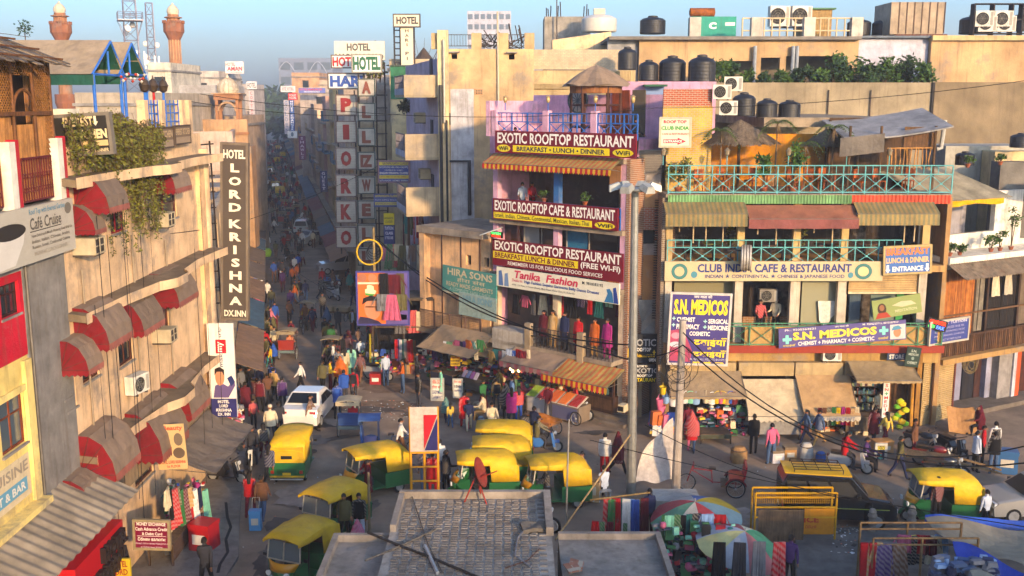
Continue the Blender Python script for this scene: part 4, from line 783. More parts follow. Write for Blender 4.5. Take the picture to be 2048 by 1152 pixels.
sign(FC,(1560,658,1813,697),-.98,'51487c','long purple pharmacy board with green crosses on the balcony',[('Ph.: 9205564621',.05,.05,.29,.15,WH,{'b':.005}),('जय माता की',.44,.03,.55,.13,WH,{'b':.005}),('M.: 9205223715, 8010187917',.66,.03,.94,.14,WH,{'b':.005}),('+',.03,.35,.1,.8,'6fd0b8',{'b':.06}),('S.N. MEDICOS',.11,.22,.77,.64,'d6c04a',{'b':.05}),('+',.79,.25,.86,.68,'6fd0b8',{'b':.06}),('दवाईयाँ',.03,.82,.13,.95,MY,{'b':.005}),('CHEMIST + PHARMACY + COSMETIC',.15,.73,.75,.93,WH,{'b':.02}),('दवाईयाँ',.78,.78,.86,.92,MY,{'b':.005}),('#',.875,.2,.995,.95,'b8b4b0',{'n':'photo_print'}),('@',.9,.35,.96,.85,'b07858',{'l':1,'n':'photo_print'}),('%',0,0,0,0,'3f7f98',{'p':[(.885,.5),(.9,.3),(.94,.25),(.97,.42),(.94,.46)],'l':2,'n':'photo_print'})],'pharmacy_board',rot=.075)
sign(FC,(1750,602,1846,640),-.75,'7f8a50','faded green poster with a bearded portrait leaning on the balcony',[('@',.1,.2,.28,.8,'3a2418'),('@',.14,.28,.24,.6,'8a5a3c',{'l':1}),('%',0,0,0,0,'9a3424',{'p':[(.04,.98),(.1,.7),(.28,.7),(.36,.98)],'l':1}),('%',0,0,0,0,'b0aa88',{'p':[(.4,.4),(.6,.25),(.8,.3),(.9,.5),(.6,.55)],'l':0}),('MEDITATION',.45,.65,.9,.8,'b8b890',{'b':.01})],'poster',rot=.17)
sign(FC,(1776,695,1812,720),-.62,'2a3f5c','small dark blue store sign below the balcony corner',[('LOVELY',.06,.1,.94,.45,WH),('STORE',.1,.55,.9,.92,WH)])
sign(FY(43.6),(1811,693,1838,732),0,'173028','dark green hanging shop sign at the corner by the shutter',[('S.N.',.3,.12,.7,.25,'a8b0a0'),('MEDICOS',.15,.3,.85,.42,'a8b0a0'),('@',.4,.48,.6,.65,'7a8a80'),('CHEMIST',.15,.72,.85,.86,'a8b0a0')],'hanging_sign',rot=-.12)
sign(FY(43.9),(1757,737,1829,766),0,'cfcac4','white product banner with red bars above the pharmacy door',[('#',.1,.22,.45,.36,'c03830'),('#',.58,.2,.9,.34,'c03830'),('#',.1,.7,.45,.84,'c03830'),('#',.58,.68,.9,.82,'c03830'),('@',.02,.05,.1,.4,'3a3058'),('@',.5,.05,.57,.4,'3a3058'),('@',.4,.1,.48,.35,'4a4a7a'),('@',.91,.05,.98,.4,'4a4a7a'),('Free Home Delivery',.12,.42,.44,.52,'b04040',{'b':0})],'product_banner',rot=.05)
sign(FY(43.9),(1768,766,1778,836),0,'d0ccc6','narrow white vertical pharmacy sign beside the stair door',[(c,.2,.03+i*.115,.8,.115+i*.115,('b02028' if i!=2 else '2a8a5a'))for i,c in enumerate('SN+MEDICO'[:8])],'vertical_sign')
t=T('round_sign','round white light box sign seen edge on, fixed to the veranda','sign',FC.w(cX(1491,515,-.6),-.75,zq(FC,1491,515,-.7)),R(78));M=Matrix.Rotation(PI/2,3,'X');MB().lathe([(.5,-.22),(.56,-.2),(.56,.2),(.5,.22)],28,M=M).build('case',mt('b8b0a4','metal'),t,smooth=True);MB().lathe([(.47,-.232),(.47,-.225)],28,M=M).build('face',mt('d0ccc4','plastic'),t);g=MB();[g.ring((0,y,0),.565,.018,M,28,5)for y in(-.12,0,.12)];g.build('band',mt('5a524a','rust'),t);MB().beam((0,.2,.3),(-.1,.8,.3),.05).build('bracket',mt('3a3430','rust'),t)
ac_outdoor(FC.w(cX(1664,722,-.7),-.72,zq(FC,1664,722,-.7)),0,'white split air conditioner unit under the long pharmacy board')
ac_outdoor(FC.w(cX(1537,603,.8),.8,zq(FC,1537,604,.8)),0,'dark weathered air conditioner hung inside the first floor opening',col='7d766c')
for i,px in enumerate((1605,)):g=MB();g.slab(lambda u,v:(u*.75+.1*v,.02*math.sin(u*9),-v*(.9+.25*math.sin(u*5))),10,6,(0,.01,0));t=tag(g.build('white_cloth',mt('c8c2b4','cloth')),'white cloth drying in the first floor window','cloth');t.location=FC.w(cX(1636,605,.35),.35,zq(FC,1636,602,.35))
# shop awnings at street level
AWN=[((1333,1482,742),1.4,.75,'8f7a5e','wavy tan awning over the basket stall'),((1484,1598,758),1.5,1.25,'b09e80','pale stained cream awning beside the basket stall'),((1590,1700,750),1.7,1.35,'a5845c','tan awning with faded lettering on its flap'),((1694,1822,722),1.4,.5,'98815e','flat tan awning over the pharmacy counter')]
for px,out,dr,c,lab in AWN:
    t=sheet_awning(lab,FC,px,-.63,out,dr,c,valance=.25 if '75' in str(px[2])else .12,sag=.07,vcols=['b8ac98' if '75' in str(px[2])else c])
    if 'lettering' in lab:letters(t,'LOVELY HANDICRAFT',.25,2.2,-dr-.22,-dr-.06,'5f6a80',-out-.03,.01)
ps=TF(FC,'shop_recess','dark shelves stacked with medicine boxes inside the pharmacy','shelving');x0,x1=cX(1688,800,1.2),cX(1762,800,1.2)
for k in range(7):MB().box(x0,x1,1.2,1.6,.35+k*.38,.37+k*.38).build('shelf',mt('4a3f36','wood'),ps)
for k in range(7):
    g=MB();x=x0
    while x<x1-.1:
        w=rnd(.05,.13);g.c=random.randrange(5);g.box(x,x+w-.01,1.22,1.4,.372+k*.38,.372+k*.38+rnd(.12,.3));x+=w
    o=g.build('medicine_boxes',[mt(c,'print')for c in('2d5a6a','a8a090','4a2a2a','283848','6a7a5a')],ps);o['kind']='stuff'
MB().box(cX(1776,800,.4),cX(1820,800,.4),.6,.7,0,2.8).build('plywood_side',mt('8a5c34','wood'),cb)
g=MB();[g.box(cX(1778,840,.2),cX(1800,840,.2),-.2+i*.28,.3+i*.28,.16*i,.16*(i+1))for i in range(5)];g.build('stair',mt('8f8470','concrete'),cb)
MB().tube((cX(1824,800,-.3),-.35,.1),(cX(1826,720,-.3),-.35,3.4),.09,n=8).build('drain_pipe',mt('a8752c','rust'),cb);MB().box(cX(1829,800,-.3),cX(1838,800,-.3),-.4,-.1,0,3.5).build('corner_post',mt('9a6c30','wood'),cb)
# ================= cafe roof garden
zR=cz3+.15
MB().box(-.1,L_+.1,-.2,9,cz3+.0,cz3+.14).build('roof_floor',mt('8a7c6a','concrete'),cb)
def fz(px,py,off):return FC.q(px,py,off)
yb=4.0;MB().box(cX(1330,300,yb),cX(1690,300,yb),yb,yb+.2,zR,zq(FC,1500,268,yb)).build('orange_wall',mt('c98022','plaster'),cb)
y2=1.4;MB().box(cX(1325,260,y2),cX(1424,260,y2),y2,y2+.2,zR,zq(FC,1380,213,y2)).build('yellow_brick_wall',mt('c99a3a','brick'),cb);MB().box(cX(1327,200,y2),cX(1422,200,y2),y2+.02,y2+.2,zq(FC,1380,213,y2)+.003,zq(FC,1380,178,y2)).build('red_brick_wall',mt('a0492e','brick'),cb);MB().box(cX(1421,260,y2),cX(1424,260,y2),y2+.2,yb+4,zR,zq(FC,1380,178,y2)).build('side_wall',mt('a8864c','plaster'),cb)
sign(FC,(1320,235,1382,294),-.1,'c0b8a0','cream rooftop entrance board with a red arrow on a thin pole',[('ROOF TOP',.12,.09,.85,.2,'b01838',{'b':.04}),('CLUB INDIA',.05,.29,.93,.42,'1f8a3c',{'b':.04}),('CAFE & RESTAURANT',.08,.52,.93,.59,'a02838',{'b':.01}),('%',0,0,0,0,'b01838',{'p':[(.12,.74),(.58,.74),(.58,.68),(.85,.81),(.58,.93),(.58,.87),(.12,.87)],'n':'arrow'}),('ENTRANCE',.14,.765,.72,.845,WH,{'l':1,'b':.015})],'entrance_board',edge='a89f88')
t=T('sign_pole','thin pole carrying the cream rooftop entrance board','pole',FC.w(cX(1378,300,0),.0,zR));MB().tube((0,0,0),(0,0,1.3),.03).build('pole',mt('8a8f80','metal'),t)
def straw(t,R0,z0,z1,n,mat,seed=0):
    g=MB()
    for i in range(n):
        a=rnd(0,2*PI);r1=rnd(.0,.55)*R0;r2=R0*rnd(.8,1.1);zz_=lambda r:z1-(z1-z0)*(r/R0)**1.15+rnd(-.02,.04)
        p,q_=Vector((r1*math.cos(a),r1*math.sin(a),zz_(r1))),Vector((r2*math.cos(a+rnd(-.05,.05)),r2*math.sin(a),zz_(min(r2,R0*1.08))));s=Vector((-math.sin(a),math.cos(a),0))*.02
        g._add([p-s,p+s,q_+s,q_-s],[(0,1,2,3)])
    o=g.build('straw',mat,t);o['kind']='stuff'
    MB().grid(lambda u,v:(R0*.97*v*math.cos(u*2*PI),R0*.97*v*math.sin(u*2*PI),z1-.03-(z1-z0)*v**1.15),20,4).build('thatch_base',mt('5f4c38','wood'),t)
x,z=FC.q(1478,300,1.9);t=T('thatched_parasol','grey thatched parasol with ragged straw rim in the roof garden','parasol',FC.w(x,1.9,zR));zt_,zb_=zq(FC,1478,240,1.9)-zR,zq(FC,1478,285,1.9)-zR;straw(t,1.75,zb_,zt_,1400,mt('7d6a55','wood'));MB().tube((0,0,0),(0,0,zt_-.1),.07).build('pole',mt('4a3828','wood'),t)
x,_=FC.q(1655,300,2.2);t=T('thatched_parasol','smaller dark thatched parasol beside the wooden pavilion','parasol',FC.w(x,2.4,zR));straw(t,1.1,2.0,2.7,700,mt('6d5c4a','wood'));MB().tube((0,0,0),(0,0,2.6),.06).build('pole',mt('4a3828','wood'),t)
# wooden pavilion
pvn=TF(FC,'wooden_pavilion','wooden roof pavilion with tilted grey sheet roof and slatted sides','pavilion');a,b=cX(1690,320,.6),cX(1858,320,.6);zt_=zq(FC,1775,265,.6)
g=MB();g.slab(lambda u,v:(a-.3+(b-a+.9)*u,-.3+3.6*v,zt_-.25+.55*u+.75*v-.12*math.sin(u*PI)),8,4,(0,0,-.06));rf=g.build('roof',mt('8a8682','tin'),pvn)
g=MB();g.slab(lambda u,v:(a-.6+1.9*u,-.5-.1*math.sin(u*6),zt_-.2+.2*u-.8*v),8,3,(0,.02,0));g.build('side_flap',mt('6e655c','tarp'),pvn)
for x in(a,(a+b)/2-.5,b):
    for y in(.1,3.0):MB().tube((x,y,zR),(x,y,zt_+(.3 if y<1 else .5)),.06,n=7).build('post',mt('5a4028','wood'),pvn)
for i in range(22):MB().box(b-1.25+i*.06,b-1.2+i*.06,.35,.38,zt_-.75,zt_+.25).build('slat',mt('6a4a2e','wood'),pvn)
MB().box(a,b,3.1,3.15,zR,zt_+.6).build('back_wall',mt('4a3420','wood'),pvn)
g=MB();br_=TF(FC,'branch_railing','rustic pale branch railing of the wooden pavilion','railing');xa,xb=cX(1775,325,.2),cX(1858,325,.2)
for i in range(12):x=xa+(xb-xa)*i/11;MB().path([(x,.15,zR+1.05),(x+rnd(-.05,.05),.17,zR+1.45),(x+rnd(-.04,.04),.15,zR+1.95)],.03,5).build('branch',mt('b07c44','wood'),br_)
MB().tube((xa-.05,.15,zR+1.95),(xb+.1,.15,zR+1.98),.035,n=6).build('rail',mt('b07c44','wood'),br_)
t=T('paper_lantern','round red paper lantern under the pavilion roof','lantern',FC.w(cX(1819,284,.5),.6,zq(FC,1819,284,.5)));MB().lathe([(.02,-.17),(.1,-.14),(.16,0),(.1,.14),(.02,.17)],14).build('shade',mt('b0162a','plastic'),t,smooth=True)
for i in range(9):
    px=(1400,1450,1510,1585,1620,1660,1720,1765,1830)[i];x=cX(px,380,.8);t=T('wooden_chair',f'orange wooden chair behind the roof railing, number {i + 1} from the yellow wall'.replace('number 1 from','nearest').replace('number 9 from the yellow wall','under the red lantern')if False else f'orange wooden chair in the roof garden, {("first","second","third","fourth","fifth","sixth","seventh","eighth","ninth")[i]} from the yellow brick wall','chair',FC.w(x,.9+.4*(i%3),zR),rnd(-1,1),'roof garden chairs');m=mt('a8562a','wood')
    MB().box(-.22,.22,-.22,.22,.42,.47).build('seat',m,t);MB().box(-.22,.22,.19,.22,.6,1.0).build('backrest',m,t)
    for sx in(-.2,.17):
        MB().box(sx,sx+.04,-.2,-.16,0,.42).build('leg',m,t);MB().box(sx,sx+.04,.18,.22,0,1.0).build('leg',m,t)
for i,px in enumerate((1480,1555,1690)):t=T('wooden_table',('orange wooden table under the thatched parasol','orange wooden table between the palms','orange wooden table in front of the pavilion')[i],'table',FC.w(cX(px,380,1.3),1.5,zR),0,'roof garden tables');m=mt('a8562a','wood');MB().box(-.6,.6,-.4,.4,.72,.77).build('table_top',m,t);[MB().box(sx,sx+.06,sy,sy+.06,0,.72).build('leg',m,t)for sx in(-.55,.49)for sy in(-.35,.29)]
for i,px in enumerate((1325,1452,1574,1690,1775)):t=T('post_lamp',f'small lantern on the teal roof railing, {("first","second","third","fourth","last")[i]} from the narrow brick house','lamp',FC.w(cX(px,335),-.15,zR+1.25),0,'teal railing lanterns');MB().tube((0,0,0),(0,0,.4),.022,n=6).build('stem',TEALR,t);MB().lathe([(.03,.4),(.09,.44),(.11,.6),(.14,.62),(.02,.75)],8).build('lantern',mt('8a7a60','metal'),t)
# ================= white house with wooden front (frame FW)
wb=TF(FW,'white_house','whitewashed house with dark wooden slatted first floor at the picture edge','building');W1=13.0
wz1=zq(FW,1900,712);wz2=zq(FW,1900,520);wzt=zq(FW,1900,400);wX=lambda px,py=600,off=0:FW.q(px,py,off)[0]
MB().box(.05,W1,-.4,6,wz1-.25,wz1).build('floor_slab',mt('a07c4c','plaster'),wb);MB().box(.05,W1,-.35,6,wz2-.1,wz2+.15).build('ledge',WHITEP,wb);MB().box(.05,W1,-.15,.0,wz2-.4,wz2-.1).build('cornice',WHITEP,wb)
g=MB();yb=1.2;oa,ob_=FW.q(1898,430,yb)[0],FW.q(1990,430,yb)[0];wallh(g,.05,W1,wz2+.15,zq(FW,1950,385,yb),[(oa,ob_,zq(FW,1940,466,yb),zq(FW,1940,404,yb))],yb,yb+.25);g.build('wall',WHITEP,wb);MB().box(oa,ob_,yb+1.6,yb+1.7,wz2,wzt+.3).build('room_partition',mt('8f8c94','plaster'),wb);MB().box(oa+1.2,oa+1.9,yb+1.55,yb+1.59,wz2+.5,wzt).build('door',mt('3a3a40','wood'),wb)
tr=TF(FW,'tin_roof','sloping corrugated tin roof of the white house upper room','roof');g=MB();za=zq(FW,1900,335,3.2);zb=zq(FW,1900,402,.6);corr(g,lambda u,v:(-.05+(FW.q(2012,395,.6)[0]+.05)*u+1.1*v-.6,3.6-3.0*v,za+(zb-za)*v),30,(0,0,.025),3);g.build('tin_sheet',mt('8f8672','tin'),tr,smooth=True)
g=MB();xa,xb=wX(1884,400,.55),wX(2010,398,.55);g.slab(lambda u,v:(xa+(xb-xa)*u,.55-.04*math.sin(u*30),zb-.02-(.22+.05*math.sin(u*9))*v),40,2,(0,.012,0));t=tag(g.build('yellow_cloth',mt('c9961c','cloth')),'yellow cloth fringe tied along the upper tin roof edge','cloth');t.location=FW.o;t.rotation_euler.z=FW.ang
tr=TF(FW,'tin_roof','rusty corrugated tin canopy above the wooden slatted front','roof');g=MB();za,zb=zq(FW,1900,528,-.2),zq(FW,1880,566,-1.2);corr(g,lambda u,v:(.0+W1*u,-.3-1.0*v,za+(zb-za)*v),75,(0,0,.025),2);g.build('tin_sheet',mt('7a6a58','rust'),tr,smooth=True)
wz3=wz2-.45;xs=[.1,wX(1942,640),wX(1968,640),wX(2030,640),wX(2100,640),W1]
MB().box(.05,W1,2.6,2.7,wz1,wz3).build('wall',mt('3a2c22','plaster'),wb)
scr=TF(FW,'bamboo_screen','orange vertical bamboo screen on the wooden front','screen');z0_,z1_=zq(FW,1900,640),zq(FW,1900,570)
n=38;[MB().tube((.12+(xs[1]-.15)*i/n,-.05,wz1+.9),(.12+(xs[1]-.15)*i/n,-.05,wz3),.036,n=6).build('cane',mt(random.choice(['a8642c','b8743a','96542a']),'wood'),scr)for i in range(n+1)]
for x in xs[1:-1]:MB().box(x-.07,x+.07,-.1,.05,wz1,wz3).build('post',mt('3f2a1c','wood'),wb)
MB().box(.05,W1,-.14,-.1,wz1+.88,wz1+.96).build('rail',mt('4a3222','wood'),wb);MB().box(.05,W1,-.14,-.1,wz1+1.9,wz1+1.98).build('rail',mt('6a4a30','wood'),wb)
n=90;x=.1
dado=TF(FW,'slatted_balustrade','dark vertical wooden slat balustrade of the wooden front','balustrade');[MB().box(.1+i*.135,.1+i*.135+.1,-.09,-.05,wz1+.02,wz1+.88).build('slat',mt(random.choice(['5a3c24','6a482c','4a301e']),'wood'),dado)for i in range(n)]
for i,(a_,b_,c)in enumerate(((1,2,'7a7060'),(2,3,'2a2622'),(3,4,'6a5a48'))):
    for k in range(2):x0=xs[a_]+.1+(xs[b_]-xs[a_]-.2)*k/2;MB().box(x0,x0+(xs[b_]-xs[a_]-.2)/2-.06,.0,.04,wz1+1.0,wz3-.1).build('shutter_leaf' if i!=1 else 'lattice_pane',mt(c,'wood' if i!=1 else 'glass'),wb)
g=MB();[g.box(xs[2]+.1+i*.12,xs[2]+.115+i*.12,-.05,-.035,wz1+1.0,wz3-.05)for i in range(int((xs[3]-xs[2]-.2)/.12))];g.build('window_bars',mt('2a2420','rust'),wb)
for i,(px,c,lab)in enumerate(((1990,'c9b79c','cream garment hanging behind the barred wooden window'),(2015,'b8ac98','long pale cloth hanging behind the barred wooden window'))):g=MB();g.slab(lambda u,v:((u-.5)*(.35+.15*v),.05*math.sin(u*8+v*3),-v*1.3),8,6,(0,.01,0));t=tag(g.build('garment',mt(c,'cloth')),lab,'garment');t.location=FW.w(wX(px,600,-.2),-.2,wz3-.15);t.rotation_euler.z=FW.ang
sign(FW,(1861,645,1937,691),-.55,'34407c','blue tuition class board on the wooden front',[('PVT TUITION',.3,.06,.92,.18,'c8c4d0',{'b':.015}),('CLASSES XI & XII',.35,.27,.85,.36,'b0acc0',{'b':0}),('ACCOUNTS, ECONOMICS, MATHS',.12,.45,.88,.53,'b0acc0',{'b':0}),('ENGLISH SPEAKING, COMPUTER',.12,.62,.88,.7,'b0acc0',{'b':0}),('CONTACT AT FIRST FLOOR',.2,.8,.8,.88,'b0acc0',{'b':0})],'tuition_board',edge='a8a090')
t=sign(FY(44.0),(1853,634,1893,655),0,'14141a','lit LED board with red and green letters at the corner',[('COMPUTER',.08,.1,.92,.45,mt('e02818','emit',1.8)),('OPEN',.08,.55,.4,.88,mt('20b050','emit',1.5)),('FAX',.5,.55,.9,.88,mt('3060e0','emit',1.5))],'led_sign',rot=-.25)
# street level: shutter, doorway arch, blue-grey wall, orange door
sx0,sx1=wX(1838,800),wX(1920,800);FSH=Fr((AT(1837,800,45).x,44.7),(AT(1922,800,45).x,46.0));sh=TF(FSH,'rolling_shutter','closed tan rolling shutter at street level','shutter');n=34;zt_=zq(FSH,1880,705)
for i in range(n):MB()._add([(0,0,zt_*i/n),(FSH.len,0,zt_*i/n),(FSH.len,-.035,zt_*(i+.5)/n),(0,-.035,zt_*(i+.5)/n),(FSH.len,0,zt_*(i+.97)/n),(0,0,zt_*(i+.97)/n)],[(0,1,2,3),(3,2,4,5)]).build('slat',mt('a48a5e','tin',None,.3),sh)
MB().box(FSH.len,FSH.len+.1,-.06,.1,0,zt_).build('guide_rail',mt('5a2a22','rust'),sh)
MB().box(FSH.len+.1,W1,1.5,1.7,0,wz1-.25).build('wall',mt('7f8096','plaster'),wb)
for i,(px0,px1,nm,m,y)in enumerate(((1922,1945,'dark_doorway',mt('1a1a22','paint'),1.42),(1946,1968,'door',mt('3f231c','wood'),1.38),(1968,1985,'arch_pier',mt('8d90a6','plaster'),1.1),(1985,1992,'dark_gap',mt('191716','paint'),1.3),(1993,2022,'cement_pier',mt('8a8582','concrete'),.7),(2022,2028,'white_edge',mt('b8bac4','plaster'),.6),(2028,2036,'orange_jamb',mt('b84a24','paint'),.6),(2036,2070,'panelled_door',mt('4a2418','wood'),1.0))):
    MB().box(wX(px0,790,y),wX(px1,790,y),y,1.52-i*.003,.0,wz1-.3-(.25 if i in(0,1)else 0)).build(nm,m,wb)
MB().box(wX(1922,850,.2),W1,-.1,1.5,0,.22).build('plinth',mt('6e645a','concrete'),wb)
g=MB();[g.ring((rnd(-.15,.15),rnd(-.05,.05),rnd(-.2,.1)),rnd(.25,.5),.015,Matrix.Rotation(1.4+rnd(-.2,.2),3,'X'),16,4)for i in range(7)];t=tag(g.build('cable_coil',mt('7a6a4a','rubber')),'loops of spare cable hanging over the arched doorway','cable');t.location=FW.w(wX(1938,730,.3),.2,zq(FW,1938,728,.2));t.rotation_euler.z=FW.ang
# ================= rear roofs and walls
FB=FY(61.0);bw=TF(FB,'concrete_wall','long stained cement wall rising behind the cafe roof garden','wall');bX=lambda px,py=250:FB.q(px,py)[0]
xa,xm,xz=bX(1425),bX(1862),bX(2300);zt_=zq(FB,1700,165)
MB().box(xa,xm,0,.3,0,zt_).build('wall',mt('8f8068','concrete',None,.5,.4),bw);MB().box(xm+.01,xz,-.15,.3,0,zt_+.02).build('wall',mt('7d6c54','concrete',None,.5,.4),bw);MB().box(xm-.12,xm,-.12,-.002,3,zt_).build('dark_pipe',mt('2a2624','rubber'),bw)
for px in(1653,1737):x=bX(px);MB().tube((x,-.1,8),(x,-.1,zq(FB,px,180)),.04,n=6).build('conduit',mt('4a4038','rust'),bw)
FU=FY(66.0);uX=lambda px,py=120:FU.q(px,py)[0]
ub=TF(FU,'long_flat_roof_house','long cream flat roofed house with open verandas behind the cement wall','building');zb,zt_,zo=zq(FU,1600,165),zq(FU,1600,80),zq(FU,1600,112)
g=MB();op=[(uX(1452),uX(1505),zb+.1,zo-.3),(uX(1522),uX(1560),zb+.1,zo-.1),(uX(1572),uX(1695),zb+.1,zo)];wallh(g,uX(1278),uX(1716),zb-3,zt_,op,0,.3);g.build('wall',mt('b0906a','plaster',None,.4,.5),ub);MB().box(uX(1278),uX(1716),3,3.2,zb-3,zt_-.1).build('room_partition',mt('6a645a','plaster'),ub);MB().box(uX(1216),uX(1716),-.5,8,zt_,zt_+.2).build('roof_slab',mt('77716a','concrete'),ub)
MB().box(uX(1216),uX(1277),.4,.7,zb-3,zt_).build('wall',mt('8f8f92','concrete'),ub)
MB().box(uX(1717),uX(1856),.1,.4,zo-.6,zt_+.1).build('tarpaulin_wall',mt('a6a4b0','tarp'),ub);MB().box(uX(1717),uX(1856),2.5,2.6,zb-3,zo).build('room_partition',mt('24221f','paint'),ub);MB().box(uX(1717),uX(1856),-.3,5,zt_+.12,zt_+.25).build('roof_slab',mt('5a6672','tin'),ub)
MB().box(uX(1857),uX(2400),-.3,.2,zb-3,zt_-.05).build('wall',mt('b8946c','plaster',None,.4,.5),ub);MB().box(uX(1855),uX(2400),-.6,6,zt_-.05,zt_+.25).build('roof_slab',mt('b8a478','plaster'),ub)
for px in(1507,1583,1591):x=uX(px);MB().tube((x,-.3,zb-.5),(x,-.3,zo+.6),.12,n=8).build('drain_pipe',mt('8a9096','metal'),ub)
# roof railing, generator, outdoor units, tanks
zrf=zt_+.2;rl=TF(FU,'roof_railing','pale post and rail fence along the long flat roof','railing')
for a,b in((1480,1505),(1508,1600),(1605,1612),(1618,1715)):
    for z in(.35,1.1):MB().tube((uX(a),-.3,zrf+z),(uX(b),-.3,zrf+z),.05,n=6).build('rail',mt('c0aa88','paint'),rl)
    for k in range(max(2,int((b-a)/14))):x=uX(a)+(uX(b)-uX(a))*k/max(1,int((b-a)/14));MB().tube((x,-.3,zrf),(x,-.3,zrf+1.1),.05,n=6).build('post',mt('c0aa88','paint'),rl)
for px in(1386,1508,1612,1706):x=uX(px);MB().box(x-.35,x+.35,-.5,.0,zrf,zrf+1.15).build('roof_pier',mt('b8b0a4','plaster'),ub)
FG=FY(69.0);t=T('diesel_generator','teal generator cabinet with rusty exhaust drum on the flat roof','generator',(FG.q(1428,60)[0],69,zrf));w=FG.q(1472,60)[0]-FG.q(1384,60)[0];h=zq(FG,1428,33)-zrf
MB().box(-w/2,w/2,0,1.6,0.1,h).build('cabinet',mt('1f8a78','paint'),t);letters(t,'C',-.35,.15,h*.45,h*.75,'d0d8d4',-.02,.06);MB().box(w*.25,w*.47,-.012,0,h*.6,h*.75).build('label',mt('b8c8c0','print'),t);M=Matrix.Rotation(PI/2,3,'Y');MB().lathe([(.1,-.9),(.28,-.85),(.28,.75),(.1,.8)],14,(-w*.22,.7,h+.32),M).build('exhaust_drum',mt('8a4a20','rust'),t,smooth=True);MB().box(-w*.3,-w*.12,.5,.9,h,h+.1).build('drum_saddle',mt('4a3424','rust'),t)
for px,lab in((1548,'pale split air conditioner unit on the flat roof railing, nearer the generator'),(1591,'pale split air conditioner unit on the flat roof railing, farther from the generator')):ac_outdoor((FG.q(px,50)[0],67.5,zrf+.75),.1,lab,w=1.3,h=1.25,d=.5);MB
g=MB();t=TF(FG,'roof_stand','steel stand under the roof air conditioner units','stand');[MB().box(FG.q(px,50)[0]-.05,FG.q(px,50)[0]+.05,-1.6,-1.5,zrf,zrf+.69).build('leg',mt('4a4440','rust'),t)for px in(1532,1562,1576,1606)];MB().box(FG.q(1530,50)[0],FG.q(1610,50)[0],-1.7,-1.0,zrf+.69-.05,zrf+.685).build('shelf',mt('4a4440','rust'),t)
t=T('roof_cabin','small plywood roof cabin with green edge beyond the outdoor units','cabin',(FG.q(1632,60)[0],69,zrf));MB().box(-.9,1.0,0,2,0,1.9).build('wall',mt('a08050','wood'),t);MB().box(-1.0,1.2,-.2,2.2,1.9,2.0).build('roof',mt('3a6a4a','tin'),t)
for i,(px,py0,py1,r,Y,lab)in enumerate(((1717,72,37,.75,68,'black water tank beside the tarpaulin covered roof'),(1765,72,38,.7,68,'black water tank next to the long roof cage'),(1305,68,32,.85,70,'large black water tank alone on the roof ridge'),(1947,68,30,.9,67,'black water tank behind the stacked outdoor units'),(1254,140,94,.52,58,'black water tank against the brick parapet'),(1297,162,120,.5,53,'small ribbed black water tank on the pink roof'),(1344,165,112,.68,53,'fat black water tank, middle of the pink roof trio'),(1403,166,110,.68,52,'fat black water tank nearest the plants'),(1487,232,185,.55,50,'black water tank below the cement wall, beside the outdoor units'),(1533,236,197,.5,50,'black water tank with white mark, left of the low pair'),(1578,236,200,.52,50,'black water tank with white mark, right of the low pair'),(1929,330,303,.42,47,'small black water tank on the white house roof'),(2041,295,266,.5,50,'black water tank cut by the picture edge'),(2043,62,25,.6,67,'dark water tank at the roof corner by the picture edge'))):
    f=FY(Y);x,z0_=f.q(px,py0);z1_=f.q(px,py1)[1];tank((x,Y,z0_),lab,r,(z1_-z0_)/1.06)
    t=T('tank_plinth','plinth below the '+lab.split(' water')[0]+' tank '+str(i),'plinth',(x,Y,0))if False else None
MBt=TF(FU,'roof_cage','long corrugated roof shed with brown cage front on the flat roof','shed');a,b=uX(1776),uX(1882);MB().box(a,b,0,3,zrf+.15,zrf+2.1).build('body',mt('9a8670','tin'),MBt);[MB().box(a+.5+(b-a-.5)*k/6,a+.55+(b-a-.5)*k/6,-.05,-.003,zrf+.2,zrf+2.1).build('post',mt('6a5040','wood'),MBt)for k in range(7)];MB().box(a+.3,b+.2,-.2,3.1,zrf+.2-.2,zrf+.148).build('base',mt('6a3a28','wood'),MBt)
for i,(px,py)in enumerate(((1962,62),(2000,62),(1968,72),(2006,72))):ac_outdoor((FU.q(px,py)[0],65.6,zq(FU,px,py)+.25),-.1,('upper pale outdoor unit in front of the far black tank','upper pale outdoor unit nearer the picture edge','lower pale outdoor unit in front of the far black tank','lower pale outdoor unit nearer the picture edge')[i],w=1.1,h=.95,d=.4)
st_=TF(FU,'steel_rack','dark steel rack holding the stacked outdoor units','rack');[MB().box(uX(px,50)-.04,uX(px,50)+.04,-.3,.3,zrf+.05,zrf+2.0).build('post',mt('2a2624','rust'),st_)for px in(1944,1982,2020,2040)];[MB().box(uX(1944,50),uX(2046,50),-.3,.3,zrf+z,zrf+z+.06).build('rail',mt('2a2624','rust'),st_)for z in(.15,1.0,1.95)]
for px,py,lab in((1440,198,'pale split unit lowest on the yellow wall corner'),(1462,182,'pale split unit topmost on the yellow wall corner'),(1452,230,'pale split unit tilted under the other two at the yellow wall corner')):
    x,z=FC.q(px,py,1.2);ac_outdoor(FC.w(x+.05,1.0,z),-.25,lab,w=.78,h=.62,d=.35)
